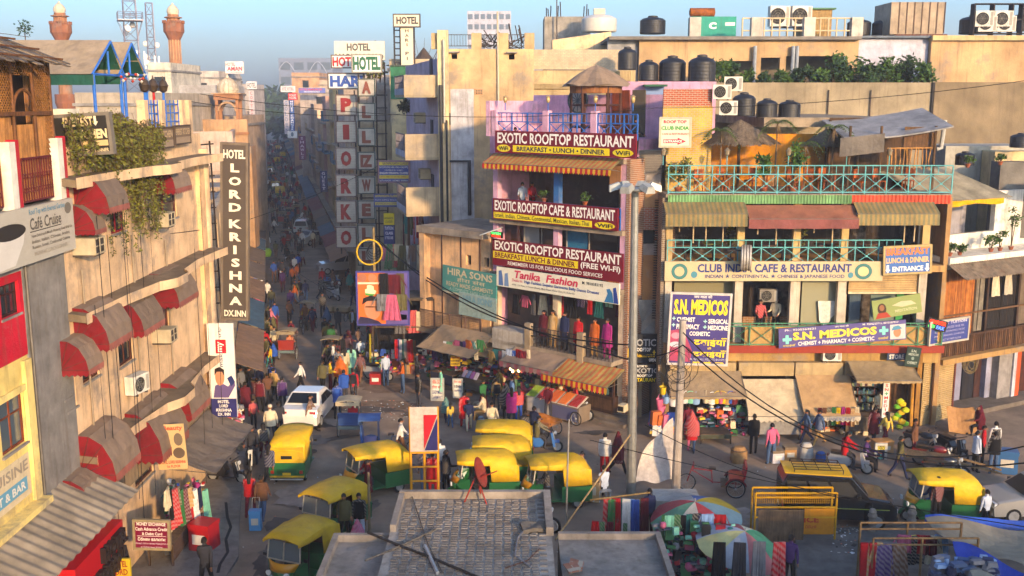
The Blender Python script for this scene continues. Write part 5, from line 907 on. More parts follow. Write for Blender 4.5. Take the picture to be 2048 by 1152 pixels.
# roof platform that carries the tanks
MB().box(FB.q(1425,236)[0],FB.q(1640,236)[0],-12.5,-.2,zq(FY(50),1530,240)-.3,zq(FY(50),1530,234)).build('tank_platform',mt('8a7a66','concrete'),cb).matrix_world=Matrix.Identity(4)
o=[c for c in cb.children if c.name.startswith('tank_platform')][0];o.location=Vector((0,61,0))-FC.o
pr=TF(FY(51),'pink_roof_house','pink parapet house carrying the trio of black tanks','building');FP_=FY(51);pz=zq(FP_,1340,163);MB().box(FP_.q(1238,190)[0],FP_.q(1432,190)[0],0,4.5,6,pz).build('wall',mt('b98fa8','plaster'),pr);MB().box(FP_.q(1290,190)[0],FP_.q(1328,190)[0],-.05,-.002,pz-1.4,pz-.2).build('painted_tile_panel',mt('6a84b0','print'),pr);MB().box(FP_.q(1285,180)[0],FP_.q(1330,180)[0],-.8,-.05,pz-.25,pz-.15).build('green_hood',mt('2a5a40','tarp'),pr)
ph=TF(FY(60),'brick_parapet_house','flat house with pale brick parapet and cornice behind the gazebo','building');FH=FY(60);hX=lambda px:FH.q(px,140)[0];MB().box(hX(1067),hX(1245),0,.3,zq(FH,1150,139),zq(FH,1150,99)).build('brick_parapet',mt('b8a284','brick'),ph);MB().box(hX(1067),hX(1270),-.3,5,8,zq(FH,1150,141)).build('wall',mt('b09a74','plaster'),ph);MB().box(hX(1067),hX(1200),-.45,-.31,zq(FH,1150,178),zq(FH,1150,168)).build('cornice',mt('8a7858','concrete'),ph)
g=MB();[g.tube((hX(1215+3*i),-.4,zq(FH,1220,162)),(hX(1215+3*i),-.4,zq(FH,1220,143)),.05,n=5)for i in range(16)];g.build('baluster',mt('b09a74','plaster'),ph)
P_=FY(72);t=TF(P_,'stair_head','cream sloping stair head wall on the roof behind the brick parapet','roof room');a,b=P_.q(1105,80)[0],P_.q(1222,80)[0];MB().ext([(a,zq(P_,1150,99)),(b,zq(P_,1150,99)),(b,zq(P_,1150,63)),(a,zq(P_,1150,80))],0,2).build('wall',mt('dcbf95','plaster'),t)
P_=FY(78);t=TF(P_,'cement_cabin','grey cement roof cabin with bare steel rods on top','roof room');a,b=P_.q(1089,50)[0],P_.q(1181,50)[0];zc=zq(P_,1150,33);MB().box(a,b,0,4,10,zc).build('wall',mt('918a80','concrete'),t);[MB().tube((x,.3,zc),(x+rnd(-.05,.05),.3,zc+rnd(.5,1.1)),.04,n=4).build('steel_rod',mt('3a3430','rust'),t)for x in(a+.15,a+.3,a+.45,b-2.4,b-2.2,b-.5,b-.3,b-.15)]
MB().tube((P_.q(1113,98)[0],-.5,zq(P_,1113,98)),(P_.q(1113,-10)[0],-.5,zq(P_,1113,-12)),.05,n=6).build('mast',mt('5a5048','rust'),t)
t=T('white_tank','low white round water tank on the far roof','water tank',(FY(75).q(1198,64)[0],75,zq(FY(75),1198,64)));MB().lathe([(1.2,0),(1.25,.1),(1.25,.9),(.9,1.1),(.4,1.2)],20).build('body',mt('c0bab0','plastic'),t,smooth=True);MB().box(-.4,.4,-.3,.3,1.2,1.6).build('lid_box',mt('b8b0a0','paint'),t)
# roofs at the right edge behind the white house
P_=FY(52);t=TF(P_,'low_roof_house','low cream and grey roof blocks between the white house and cement wall','building');a=P_.q(1890,320)[0];MB().box(a,a+4.5,0,3,8,zq(P_,1900,292)).build('wall',mt('a09a8c','plaster'),t);MB().box(a+1.8,a+12,-1.5,-.1,8,zq(P_,1990,300)).build('wall',mt('c9b184','plaster'),t);MB().box(a+1.6,a+9,-2.6,-1.6,8,zq(P_,1990,318)).build('wall',mt('6e685f','concrete'),t)
t=TF(P_,'tin_roof','loose corrugated tin sheet at the picture edge above the white house','roof');g=MB();corr(g,lambda u,v:(P_.q(1995,345)[0]+4*u,-4-1.6*v,zq(P_,2000,345)-.1*u-.4*v),20,(0,0,.02),1);g.build('tin_sheet',mt('8f8a80','tin'),t)
MB().path([AT(1873,298,46),AT(1882,296,46),AT(1886,270,46),AT(1890,240,46)],.1,8).build('stove_pipe',mt('b0aca4','metal'));tag(bpy.data.objects['stove_pipe'],'bent pale stove pipe beside the wooden pavilion','pipe')
# ================= houses along the market street
ORD=('first','second','third','fourth','fifth','sixth','seventh','eighth','ninth','tenth','eleventh','twelfth','thirteenth','fourteenth')
def house(fr,x0,x1,h,col,label,depth=9,setb=0.0,bal=True,group='market street houses'):
    t=T('market_house',label,'building',fr.w(x0,setb),fr.ang,group);w=x1-x0-.06;m=mt(col,'plaster');fl=max(2,round((h-3)/3.2));fh=(h-3.2)/fl;holes=[(.3,w-.3,0,2.7)]
    nW=max(1,int(w/2.4));ws=[]
    for f in range(fl):
        for k in range(nW):c=w*(k+.5)/nW;ws.append((c-.5,c+.5,3.2+f*fh+.8,3.2+f*fh+fh-.55))
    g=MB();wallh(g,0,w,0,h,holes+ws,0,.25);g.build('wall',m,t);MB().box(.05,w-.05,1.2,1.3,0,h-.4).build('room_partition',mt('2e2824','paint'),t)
    g=MB();g.box(0,.2,.25,depth,0,h);g.box(w-.2,w,.25,depth,0,h);g.build('side_wall',m,t);MB().box(.2,w-.2,.25,depth,h-.45,h-.25).build('roof',GREYC,t)
    for a in ws:MB().box(a[0],a[1],.08,.12,a[2],a[3]).build('window',random.choice([GLASS,GLASSG,FRAMEB,mt('6a6058','wood')]),t)
    for f in range(fl):MB().box(-.0,w,-.35 if f else-.6,-.003,3.1+f*fh,3.22+f*fh).build('ledge',mt(random.choice(['9a8a74','a89880','857a6c']),'concrete'),t)
    if bal:
        for f in range(1,fl):
            if random.random()<.5:g=MB();a,b=w*.15,w*.85;z=3.22+f*fh;g.box(a,b,-.95,-.36,z-.12,z);g.box(a,b,-.95,-.9,z,z+.25);g.box(a,b,-.95,-.91,z+.85,z+.9);[g.box(a+i*.18,a+.03+i*.18,-.94,-.92,z+.25,z+.85)for i in range(int((b-a)/.18))];g.build('balcony',mt(random.choice(['8a8c94','9a8468','4a6a7a']),'rust'),t)
    g=MB();c=random.choice(['8a6a50','6a5a4c','7a3a34','3f5a6a','8f8068']);g.slab(lambda u,v:(.1+(w-.2)*u,-.62-1.3*v,2.95-.5*v-.06*math.sin(u*9)),6,2,(0,0,-.02));g.build('shop_awning',mt(c,'tarp'),t)
    return t
cl=['b49a7c','a68c70','c0a588','9a8474','b8a090','c7ae8a','a09488','b59272','ab9a86']
x=1.2;i=0
while x<330:
    w=rnd(6.5,9)if x<90 else rnd(9,15)
    h=9.5 if x<30 else(rnd(11,13.5)if x<120 else rnd(11,14));lab=f'market house on the hotel side of the street, {ORD[i]} beyond the hotel' if i<14 else 'hazy far market house on the hotel side of the street'
    house(FRL,x,x+w,h,cl[i%9],lab,group='hotel side market houses');x+=w;i+=1
x=404;i=0
while x>90:
    w=rnd(6,8.5)if i<8 else rnd(9,15)
    h=(12.8,15.5,14.2,15.8,13.6,15)[i]if i<6 else rnd(11,14.5)
    lab=f'market house across from the hotel side, {ORD[i]} beyond the cream tower' if i<14 else 'hazy far market house across from the hotel side'
    house(FRR,x-w,x,h,(['b7a68c','a89c94','9f8d80','c4a878','c2a27c','b0887a']+cl)[i%15],lab,group='cream tower side market houses');x-=w;i+=1
# second and third rows of plain houses that close the view behind
def block(px0,px1,pyt,Y,col,lab,name='distant_house',d=10,wn=True,cat='building',rows=None):
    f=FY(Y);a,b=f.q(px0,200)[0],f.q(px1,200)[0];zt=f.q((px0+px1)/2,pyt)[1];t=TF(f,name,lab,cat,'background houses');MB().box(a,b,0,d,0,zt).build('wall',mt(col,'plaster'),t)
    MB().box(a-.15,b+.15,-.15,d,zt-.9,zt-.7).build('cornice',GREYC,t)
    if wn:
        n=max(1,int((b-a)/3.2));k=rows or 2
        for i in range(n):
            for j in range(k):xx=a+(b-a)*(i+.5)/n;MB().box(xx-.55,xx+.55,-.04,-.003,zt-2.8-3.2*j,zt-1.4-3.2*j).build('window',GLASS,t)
    return t
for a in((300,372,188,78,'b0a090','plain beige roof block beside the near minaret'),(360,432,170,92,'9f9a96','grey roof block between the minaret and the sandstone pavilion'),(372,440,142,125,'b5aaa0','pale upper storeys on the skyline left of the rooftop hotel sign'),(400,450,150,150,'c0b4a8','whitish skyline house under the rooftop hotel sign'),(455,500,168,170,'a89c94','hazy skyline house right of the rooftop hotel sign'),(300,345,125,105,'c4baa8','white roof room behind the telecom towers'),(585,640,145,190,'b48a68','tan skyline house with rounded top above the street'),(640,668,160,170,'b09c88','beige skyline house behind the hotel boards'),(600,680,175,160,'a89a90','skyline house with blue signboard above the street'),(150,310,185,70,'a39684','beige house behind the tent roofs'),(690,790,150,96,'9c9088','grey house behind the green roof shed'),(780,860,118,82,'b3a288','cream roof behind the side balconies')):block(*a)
# green roof shed, small hut
f=FY(74);a,b=f.q(781,160)[0],f.q(868,160)[0];t=TF(f,'green_roof_shed','green sheeted roof shed next to the top side balcony','shed');MB().box(a,b,0,3,zq(f,800,198),zq(f,800,133)).build('wall',mt('1f6a48','tin'),t);MB().box(a,b,-.1,3.1,zq(f,800,133),zq(f,800,130)).build('roof',mt('3a4a40','tin'),t);MB().box(a,b,.1,3,8,zq(f,800,198)).build('base_wall',mt('c4ae84','plaster'),t)
f=FY(88);t=T('thatched_hut','small dark thatched roof hut below the tall hotel sign','hut',(f.q(848,130)[0],88,zq(f,848,132)));MB().lathe([(1.1,0),(.9,.4),(.05,1.5)],10).build('roof',mt('4f4034','wood'),t)
# ---- minarets and mosque
SAND=mt('9a6a4a','plaster');SANDL=mt('b08a68','plaster');MARB=mt('c8b8a0','plaster')
def minaret(px,lab,Y,ytop,ybal,ypav,r):
    f=FY(Y);x=f.q(px,100)[0];Z=lambda py:f.q(px,py)[1];t=T('minaret',lab,'minaret',(x,Y,0),0,'mosque minarets');zt,zd,zb,zp=Z(ytop),Z(ytop+25),Z(ybal),Z(ypav)
    MB().lathe([(r*1.35,0),(r*1.15,zb-4),(r,zb-.8)],12).build('shaft',SAND,t)
    for k in range(12):a=2*PI*k/12;MB().tube((r*1.12*math.cos(a),r*1.12*math.sin(a),4),(r*.98*math.cos(a),r*.98*math.sin(a),zb-.8),.07,n=5).build('rib',SANDL,t)
    MB().lathe([(r,zb-.9),(r*1.7,zb-.1),(r*1.85,zb),(r*1.85,zb+.9),(r*1.75,zb+.9)],12).build('balcony',mt('8a5438','plaster'),t)
    g=MB();[g.ob((r*1.82*math.cos(a*PI/12),r*1.82*math.sin(a*PI/12),zb+1.0),(.12,.12,.3))for a in range(24)];g.build('merlon',mt('8a5438','plaster'),t)
    zc=Z(ybal+140);MB().lathe([(r*1.3,zc-1.2),(r*1.95,zc),(r*1.95,zc+.9)],12).build('lower_balcony',mt('8a5438','plaster'),t)
    for k in range(8):a=2*PI*k/8+.2;MB().tube((r*.95*math.cos(a),r*.95*math.sin(a),zb+.3),(r*.95*math.cos(a),r*.95*math.sin(a),zp),.12,n=6).build('column',SAND,t)
    g=MB();g.lathe([(r*1.05,zp-.5),(r*1.05,zp),(r*1.6,zp+.05),(r*1.6,zp+.12),(r*1.0,zp+.2),(r*1.0,zp+.4)],12);g.build('eave',SAND,t)
    MB().lathe([(r*.9,zp+.4),(r*1.08,zp+.65),(r*1.0,zp+.95),(r*.6,zp+1.25),(.1,zp+1.45),(.12,zp+1.5),(.05,zp+1.6),(.02,zt)],16).build('dome',MARB,t,smooth=True)
minaret(350,'sandstone minaret with white dome rising beside the telecom masts',110,5,64,37,.58);minaret(125,'sandstone minaret with white dome behind the tent roofs',110,3,66,34,.58)
f=FY(84);cx=f.q(456,180)[0];Z=lambda py:f.q(456,py)[1];t=T('mosque_pavilion','sandstone arched pavilion with ribbed cream dome on the mosque wall','pavilion',(cx,84,0),.1);R0=.78
for sx in(-1,1):
    for sy in(-1,1):MB().box(sx*.8-.12,sx*.8+.12,sy*.8-.12,sy*.8+.12,Z(240),Z(200)).build('column',SAND,t)
MB().box(-1.0,1.0,-1.0,1.0,Z(200),Z(188)).build('entablature',SAND,t);MB().box(-1.15,1.15,-1.15,1.15,Z(188),Z(186)).build('eave',SANDL,t);g=MB();[g.ring((0,s*.9,Z(222)),.68,.09,Matrix.Rotation(PI/2,3,'X'),12,5,0,PI)for s in(-1,1)];g.build('arch',SANDL,t)
g=MB();zd=Z(186);hh=Z(156)-zd;g.lathe([(R0*.95,zd),(R0*1.08,zd+hh*.25),(R0*1.0,zd+hh*.55),(R0*.6,zd+hh*.85),(.12,zd+hh),(.1,zd+hh*1.1),(.02,zd+hh*1.3)],20);g.build('dome',MARB,t,smooth=True);g=MB()
for k in range(14):a=2*PI*k/14;g.path([(R0*r_*math.cos(a),R0*r_*math.sin(a),zd+hh*z_)for r_,z_ in((.96,0),(1.09,.25),(1.01,.55),(.62,.85),(.2,1.0))],.03,4)
g.build('dome_rib',mt('b0a08a','plaster'),t)
t=T('mosque_wall','curved sandstone mosque wall below the arched pavilion','wall',(cx,84,0),.1);g=MB();g.slab(lambda u,v:(-2.6+4.2*u,-1.4-.9*math.sin(u*PI),Z(292)+(Z(238)-Z(292))*v),12,1,(0,.4,0));g.build('wall',SANDL,t);MB().box(-2.8,1.8,-1.2,1.2,0,Z(292)).build('lower_wall',mt('a88464','plaster'),t);g=MB();g.slab(lambda u,v:(-2.7+4.4*u,-1.5-1.0*math.sin(u*PI),Z(268)+.2*v),12,1,(0,.4,0));g.build('string_course',SAND,t)
block(395,470,232,88,'a68e78','sandstone mosque block below the domed pavilion')
# telecom masts
def mast(px,Y,ytop,wb,lab,plat=None):
    f=FY(Y);x=f.q(px,100)[0];zt=f.q(px,ytop)[1];zb=f.q(px,150)[1]-4;t=T('telecom_mast',lab,'mast',(x,Y,0),.4,'telecom masts');m=mt('8a8590','metal');n=9;W=lambda z:wb*(1.25-.35*(z-zb)/(zt-zb))/2
    for sx in(-1,1):
        for sy in(-1,1):MB().tube((sx*W(zb),sy*W(zb),0),(sx*W(zt),sy*W(zt),zt),.07,n=5).build('leg',m,t)
    for k in range(n):
        z0,z1_=zb+(zt-zb)*k/n,zb+(zt-zb)*(k+1)/n;g=MB()
        for s in range(4):
            c=((-1,-1),(1,-1),(1,1),(-1,1));a,b=c[s],c[(s+1)%4];A=Vector((a[0]*W(z0),a[1]*W(z0),z0));B=Vector((b[0]*W(z1_),b[1]*W(z1_),z1_));g.tube(A,B,.04,n=4);g.tube((a[0]*W(z1_),a[1]*W(z1_),z1_),B,.04,n=4)
        g.build('brace',m,t)
    for k in range(5):a=rnd(0,6.3);z=zb+(zt-zb)*rnd(.25,.95);MB().lathe([(.38,0),(.4,.08),(.3,.2)],12,(W(z)*1.5*math.cos(a),W(z)*1.5*math.sin(a)-.2,z),Matrix.Rotation(PI/2,3,'X')@Matrix.Rotation(rnd(-.4,.4),3,'Y')).build('dish',mt('c8c4c0','plastic'),t,smooth=True)
    for k in range(4):a=k*PI/2+.3;z=zb+(zt-zb)*.35;MB().box(W(z)*1.7*math.cos(a)-.1,W(z)*1.7*math.cos(a)+.1,W(z)*1.7*math.sin(a)-.07,W(z)*1.7*math.sin(a)+.07,z,z+1.8).build('panel_antenna',mt('d0ccc8','plastic'),t)
    if plat:
        z=f.q(px,plat)[1];g=MB();g.box(-1.6,1.6,-1.6,1.6,z,z+.12);[g.ring((0,0,z+q_),2.2,.04,Matrix.Rotation(PI/4,3,'Z'),4,4)for q_ in(.6,1.1)];[g.tube((sx*1.55,sy*1.55,z),(sx*1.55,sy*1.55,z+1.1),.04,n=4)for sx in(-1,0,1)for sy in(-1,0,1)if sx or sy];[g.tube((sx*1.5,sy*1.5,z),(sx*.8,sy*.8,z-2.2),.05,n=4)for sx in(-1,1)for sy in(-1,1)];g.build('platform',m,t)
    return t
mast(264,140,-25,1.7,'broad lattice telecom mast with platform and white dishes',42);mast(303,145,6,1.0,'slim lattice telecom mast with panel antennas');
# ---- big boards of the street hotels
def slab_letter(th,ch,x0,x1,z0,z1,col,y):
    letters(th,ch,x0+(x1-x0)*.08,x1-(x1-x0)*.08,z0,z1,col,y-.07,.055,.07)
def boxletters(px0,px1,ys,chars,Y,frame_c,let_c,lab,group):
    f=FY(Y);t=TF(f,'letter_box_sign',lab,'sign',group)
    for(ya,yb),ch in zip(ys,chars):
        xa,za=f.q(px0,ya);xb,zb=f.q(px1,yb);bx=MB().box(xa,xb,0,.35,zb,za).build('letter_box',mt('b8b4ac','paint'),t)
        g=MB();n=12;[g.box(xa+.08,xb-.08,-.03,-.003,zb+.08+(za-zb-.16)*k/n,zb+.08+(za-zb-.16)*(k+.6)/n)for k in range(n)];g.build('louvre',mt('a8a39a','paint'),bx)
        g=MB();[g.box(*v)for v in((xa,xb,-.06,0,za-.07,za),(xa,xb,-.06,0,zb,zb+.07),(xa,xa+.07,-.06,0,zb+.07,za-.07),(xb-.07,xb,-.06,0,zb+.07,za-.07))];g.build('frame',mt(frame_c,'paint'),bx)
        w=xb-xa;slab_letter(bx,ch,xa+w*(.2 if len(ch)<2 else .1),xb-w*(.2 if len(ch)<2 else .1),zb+(za-zb)*.16,za-(za-zb)*.16,let_c,-.05)
    g=MB();[MB().tube((f.q(p,300)[0],.4,f.q(p,ys[-1][1])[1]-.5),(f.q(p,300)[0],.4,f.q(p,ys[0][0])[1]+.3),.05,n=6).build('steel_upright',mt('3a3430','rust'),t)for p in(px0+4,px1-4)];return t
boxletters(671,714,[(189,231),(242,286),(295,339),(349,394),(401,446),(454,496)],'PIORKO',75.0,'6a5450','8a1f1c','tall stack of white letter boxes with red letters over the street','letter box towers')
boxletters(715,751,[(157,193),(206,242),(256,292),(304,340),(353,388),(401,438),(449,486),(496,531)],['A','L','L','IZ','W','E','L','L'],73.5,'44504a','7a4030','tall stack of white letter boxes with rust brown letters beside the red lettered one','letter box towers')
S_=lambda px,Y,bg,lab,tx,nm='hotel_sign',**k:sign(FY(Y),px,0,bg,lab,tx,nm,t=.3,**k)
S_((655,146,728,178),75.6,'cfccc8','white hotel board with blue slab letters above the letter box towers',[('HARI',.06,.16,.97,.86,'2a4a8c',{'b':.05})],edge='5a5048')
S_((662,110,706,136),76.4,'d0cac4','white hotel board with red letters, half hidden by the green lettered one',[('HOTEL',.06,.14,1.3,.88,'a81c20',{'b':.04})],edge='5a5048')
S_((703,109,763,145),74.5,'d6d2cc','white hotel board with bold green letters',[('HOTEL',.04,.1,.96,.88,'1f5c40',{'b':.05})],edge='8a8478')
S_((668,82,769,120),79.0,'c9bfae','wide grey white hotel board behind the coloured ones',[('HOTEL',.25,.12,.72,.52,'4a4844',{'b':.04}),('HARI PIORKO',.02,.66,.98,1.0,'5a544c',{'b':.03})])
S_((786,28,840,54),80.0,'cfbfa6','cream board with dark letters, topmost over the roofs',[('HOTEL',.12,.2,.93,.78,'2e2c2c',{'b':.04})],edge='4a4440')
S_((801,54,826,131),80.2,'cfbfa6','upright cream board with stacked dark letters below the topmost one',[(c,.36,.06+i*.12,.66,.14+i*.12,'3a3634')for i,c in enumerate('HARI')]+[(c,.36,.64+i*.13,.66,.73+i*.13,'3a3634')for i,c in enumerate('PI')])
mst=TF(FY(80.4),'steel_scaffold','dark steel scaffold carrying the topmost cream hotel boards','scaffold');f=FY(80.4)
for px in(788,800,828):MB().tube((f.q(px,90)[0],.3,9),(f.q(px,90)[0],.3,zq(f,px,30)),.07,n=5).build('upright',mt('3a3836','rust'),mst)
for py in(60,73,85,97,110,125):MB().tube((f.q(788,py)[0],.3,zq(f,788,py)),(f.q(800,py)[0],.3,zq(f,800,py)),.05,n=5).build('rung',mt('3a3836','rust'),mst)
f=FY(75.5);mst=TF(f,'steel_scaffold','rusty steel scaffold behind the stacked letter boxes','scaffold')
for px in(716,752,770):MB().tube((f.q(px,300)[0],.8,1.0),(f.q(px,300)[0],.8,zq(f,px,125)),.06,n=5).build('upright',mt('3a302c','rust'),mst)
for py in range(190,480,26):MB().tube((f.q(716,py)[0],.8,zq(f,716,py)),(f.q(772,py)[0],.8,zq(f,772,py)),.045,n=5).build('rung',mt('3a302c','rust'),mst)
S_((450,123,487,147),128,'d8c8c4','white and red rooftop hotel sign on the skyline',[('HOTEL',.03,.08,.55,.38,'5a5a5a'),('AMAN',.1,.42,.93,.78,'a83a48',{'b':.04}),('CONTINENTAL',.15,.84,.93,.96,'5a5a5a',{'b':.01})])
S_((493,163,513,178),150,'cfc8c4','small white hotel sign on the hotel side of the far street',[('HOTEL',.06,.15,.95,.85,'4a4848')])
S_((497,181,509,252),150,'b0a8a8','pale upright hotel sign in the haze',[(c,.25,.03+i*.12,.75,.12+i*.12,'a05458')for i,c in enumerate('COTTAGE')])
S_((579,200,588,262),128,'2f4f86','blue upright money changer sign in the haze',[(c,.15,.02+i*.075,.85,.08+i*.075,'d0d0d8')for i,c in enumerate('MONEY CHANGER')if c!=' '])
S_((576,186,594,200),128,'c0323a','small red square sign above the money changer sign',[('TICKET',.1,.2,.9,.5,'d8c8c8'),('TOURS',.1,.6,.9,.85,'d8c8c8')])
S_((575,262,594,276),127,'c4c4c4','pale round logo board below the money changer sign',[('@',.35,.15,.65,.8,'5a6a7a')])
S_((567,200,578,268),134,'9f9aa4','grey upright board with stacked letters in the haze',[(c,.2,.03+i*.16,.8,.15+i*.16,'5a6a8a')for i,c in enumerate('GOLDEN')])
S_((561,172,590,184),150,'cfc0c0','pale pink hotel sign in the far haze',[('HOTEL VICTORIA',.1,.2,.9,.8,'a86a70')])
S_((597,176,650,186),156,'5a66a0','blue and red roof board on the skyline house',[('HOTEL KAMRAN DX',.05,.1,.9,.5,'c04a50'),('AIR CONDITIONED',.2,.6,.8,.9,'c8c8d0')])
S_((597,272,611,320),115,'6a3050','maroon upright shop sign above the crowd',[(c,.2,.04+i*.16,.8,.15+i*.16,'c8b8c0')for i,c in enumerate('SHAWLS')])
S_((756,322,819,365),67.0,'2b3a7c','blue and yellow tuition class board by the lilac wall',[('#',.0,.0,1,.2,'c8b03a'),('GAYANODAYA CLASSES',.14,.03,.97,.17,'2a2a4a',{'b':.02}),('B.COM (P/H) XIth, XIIth, CA(CPT)',.05,.25,.95,.35,WH,{'b':0}),('COMMERCE ALL SUBJECT',.2,.4,.8,.47,WH,{'b':0}),('ENGLISH SPEAKING CLASSES',.05,.51,.95,.61,WH,{'b':.01}),('#',.03,.66,.97,.82,'c8b03a'),('UPTO VIIIth TO Xth ALL SUBJECT',.06,.69,.94,.79,'8a2a2a',{'b':0}),('SATYA PRAKASH : 7503358836, 9868086056',.05,.87,.95,.95,WH,{'b':0})],'tuition_board',edge='8a6a70')
S_((747,388,799,414),66.5,'3a4678','weathered blue and yellow class board below the first class board',[('GAYANODAYA CLASSES',.05,.06,.95,.24,'c8b03a'),('MATHS, SCIENCE, ENGLISH',.05,.4,.9,.52,'b8b8c8',{'b':0}),('#',.05,.62,.95,.85,'b0a050'),('ADMISSION OPEN',.1,.66,.9,.81,'3a3a5a',{'b':0})],'tuition_board')
S_((767,427,788,450),65.8,'c8b020','small yellow class sign beside hanging clothes',[('GAYANODAYA',.08,.3,.92,.5,'2a2a2a',{'b':.01}),('CLASSES',.15,.6,.85,.8,'2a2a2a',{'b':.01})],'tuition_sign')
S_((767,450,789,488),65.9,'2a3468','small dark blue notice below the yellow class sign',[('TUITION',.1,.08,.9,.25,'c8c8d8'),('CLASS',.15,.35,.85,.5,'c8c8d8'),('I TO XII',.15,.6,.85,.75,'c8c8d8')],'tuition_sign')
S_((640,342,654,384),92,'26305c','dark blue upright sign hanging over the crowd near the red letter tower',[(c,.25,.05+i*.18,.75,.18+i*.18,'c0c0d0')for i,c in enumerate('GUEST')])
# ---- distant hazy towers and tree
def glass_tower(px0,px1,pyt,Y,col,lab,n,k):
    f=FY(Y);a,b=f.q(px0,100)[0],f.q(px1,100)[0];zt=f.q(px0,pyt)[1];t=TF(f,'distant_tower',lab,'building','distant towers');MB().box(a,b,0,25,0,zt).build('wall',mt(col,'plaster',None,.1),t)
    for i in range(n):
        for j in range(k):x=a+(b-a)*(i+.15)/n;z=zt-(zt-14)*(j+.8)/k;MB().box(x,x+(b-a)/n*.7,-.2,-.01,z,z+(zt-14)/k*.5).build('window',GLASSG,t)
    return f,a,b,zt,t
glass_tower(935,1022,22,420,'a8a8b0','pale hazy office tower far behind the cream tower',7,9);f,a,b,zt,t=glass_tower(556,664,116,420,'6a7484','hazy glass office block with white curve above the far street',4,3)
MB().path([(a+(b-a)*u/24,-.5,zt-5+3.5*math.sin(u*.45))for u in range(25)],.14,5).build('roof_curve',mt('a0a4b0','paint'),t)
# ================= foliage
LEAF=mt('3c5a22','leaf');LEAFD=mt('2a4420','leaf');LEAFO=mt('6b6a2a','leaf');BARK=mt('5a4632','wood')
def leaves(mb,c,r,n,s,flat=1.0,droop=0.0,long=1.6):
    for i in range(n):
        v=Vector((random.gauss(0,1),random.gauss(0,1),random.gauss(0,1)));v=v.normalized()*r*random.random()**.4;v.z*=flat;p=Vector(c)+v
        d=Vector((rnd(-1,1),rnd(-1,1),rnd(-.6,.8)-droop)).normalized();e=d.cross(Vector((rnd(-1,1),rnd(-1,1),rnd(-1,1)))).normalized()*s*rnd(.3,.5);q_=p+d*s*long*rnd(.7,1.3);mid=(p+q_)/2+e.cross(d)*.15
        mb._add([p,mid-e,q_,mid+e],[(0,1,2,3)])
def bush(loc,lab,r,h,n=300,s=.1,m=None,pot=None,stem=.3,name='potted_plant',cat='plant',group=None,flat=.9,sp=1):
    t=T(name,lab,cat,loc,rnd(0,6),group);z0=0
    if pot:MB().lathe([(.6*pot,0),(.85*pot,.9*pot),(pot,1.1*pot),(pot,1.3*pot),(.8*pot,1.3*pot)],12).build('pot',mt('8a4a30','plastic'),t,smooth=True);z0=1.3*pot
    g=MB();[g.tube((0,0,0),(rnd(-.3,.3)*r,rnd(-.3,.3)*r,z0+h*.7),.02+.015*r,.01,n=5)for _ in range(4)];g.build('stem',BARK,t)
    g=MB();k=max(3,int(6*sp))
    for i in range(k):leaves(g,(rnd(-.6,.6)*r,rnd(-.6,.6)*r,z0+h*rnd(.35,.95)),r*.5,n//k,s,flat)
    g.build('foliage',m or LEAF,t);return t
def palm(loc,lab,h,n=12,L=.9):
    t=T('palm_tree',lab,'palm',loc,rnd(0,6),'roof garden palms');MB().path([(0,0,0),(.03,.02,h*.5),(0,.04,h)],.05,7,.035).build('trunk',mt('6f5a42','wood'),t);g=MB()
    for i in range(n):
        a=2*PI*i/n+rnd(-.2,.2);up=rnd(.2,.9);P=[Vector((math.cos(a)*L*u,math.sin(a)*L*u,h+up*L*u*.9-1.25*L*u*u))for u in(0,.2,.4,.6,.8,1)]
        for k in range(5):
            for sgn in(-1,1):
                for w_ in(0,.5):p=P[k].lerp(P[k+1],w_);s=Vector((-math.sin(a),math.cos(a),0))*sgn;q_=p+(s*.26+Vector((math.cos(a)*.2,math.sin(a)*.2,-.16)))*L*.8;e=Vector((math.cos(a),math.sin(a),0))*.028;g._add([p-e,p+e,q_],[(0,1,2)])
    g.build('crown',mt('54662c','leaf'),t)
    g=MB();[g._add([(0,0,h-.05),(.02,0,h-.05),(.3*math.cos(a),.3*math.sin(a),h-.8)],[(0,1,2)])for a in[rnd(0,6.3)for _ in range(16)]];g.build('dead_leaf',mt('6a553a','leaf'),t)
for px,py,lab in((1442,258,'slender palm in front of the thatched parasol'),(1556,243,'taller palm between the parasol and the pavilion'),(1669,252,'palm with brown skirt beside the pavilion roof'),(1612,285,'short palm half hidden behind the leafy shrub')):
    x,z=FC.q(px,py,.6);palm(FC.w(x,.6,zR),lab,z-zR)
for px,py,r,lab in((1358,335,.5,'spiky yellow green plant by the rooftop entrance board'),(1590,300,.7,'dense leafy shrub between the palms'),(1530,325,.35,'small potted shrub by the orange wall')):
    x,z=FC.q(px,py,.4);bush(FC.w(x,.5,zR),lab,r,max(.6,z-zR),320,.13,LEAFO if 'yellow' in lab else LEAF,.2)
xs_=[(1432,150,.95),(1465,155,.85),(1500,160,.6),(1530,140,.5),(1572,150,.55),(1610,150,.75),(1640,160,.6),(1672,155,1.0),(1705,160,1.1),(1740,148,.9),(1775,145,1.0),(1815,150,1.0),(1842,155,.8)]
for i,(px,py,r)in enumerate(xs_):f=FY(62.6);x,z=f.q(px,165);bush((x,62.6+(i%3)*.5,z-.4),f'green roof shrub behind the cement wall, {ORD[i]} from the pink roof tanks',r,r*1.7,620,.17,(LEAF,LEAFD)[i%2],None,group='shrubs along the long veranda')
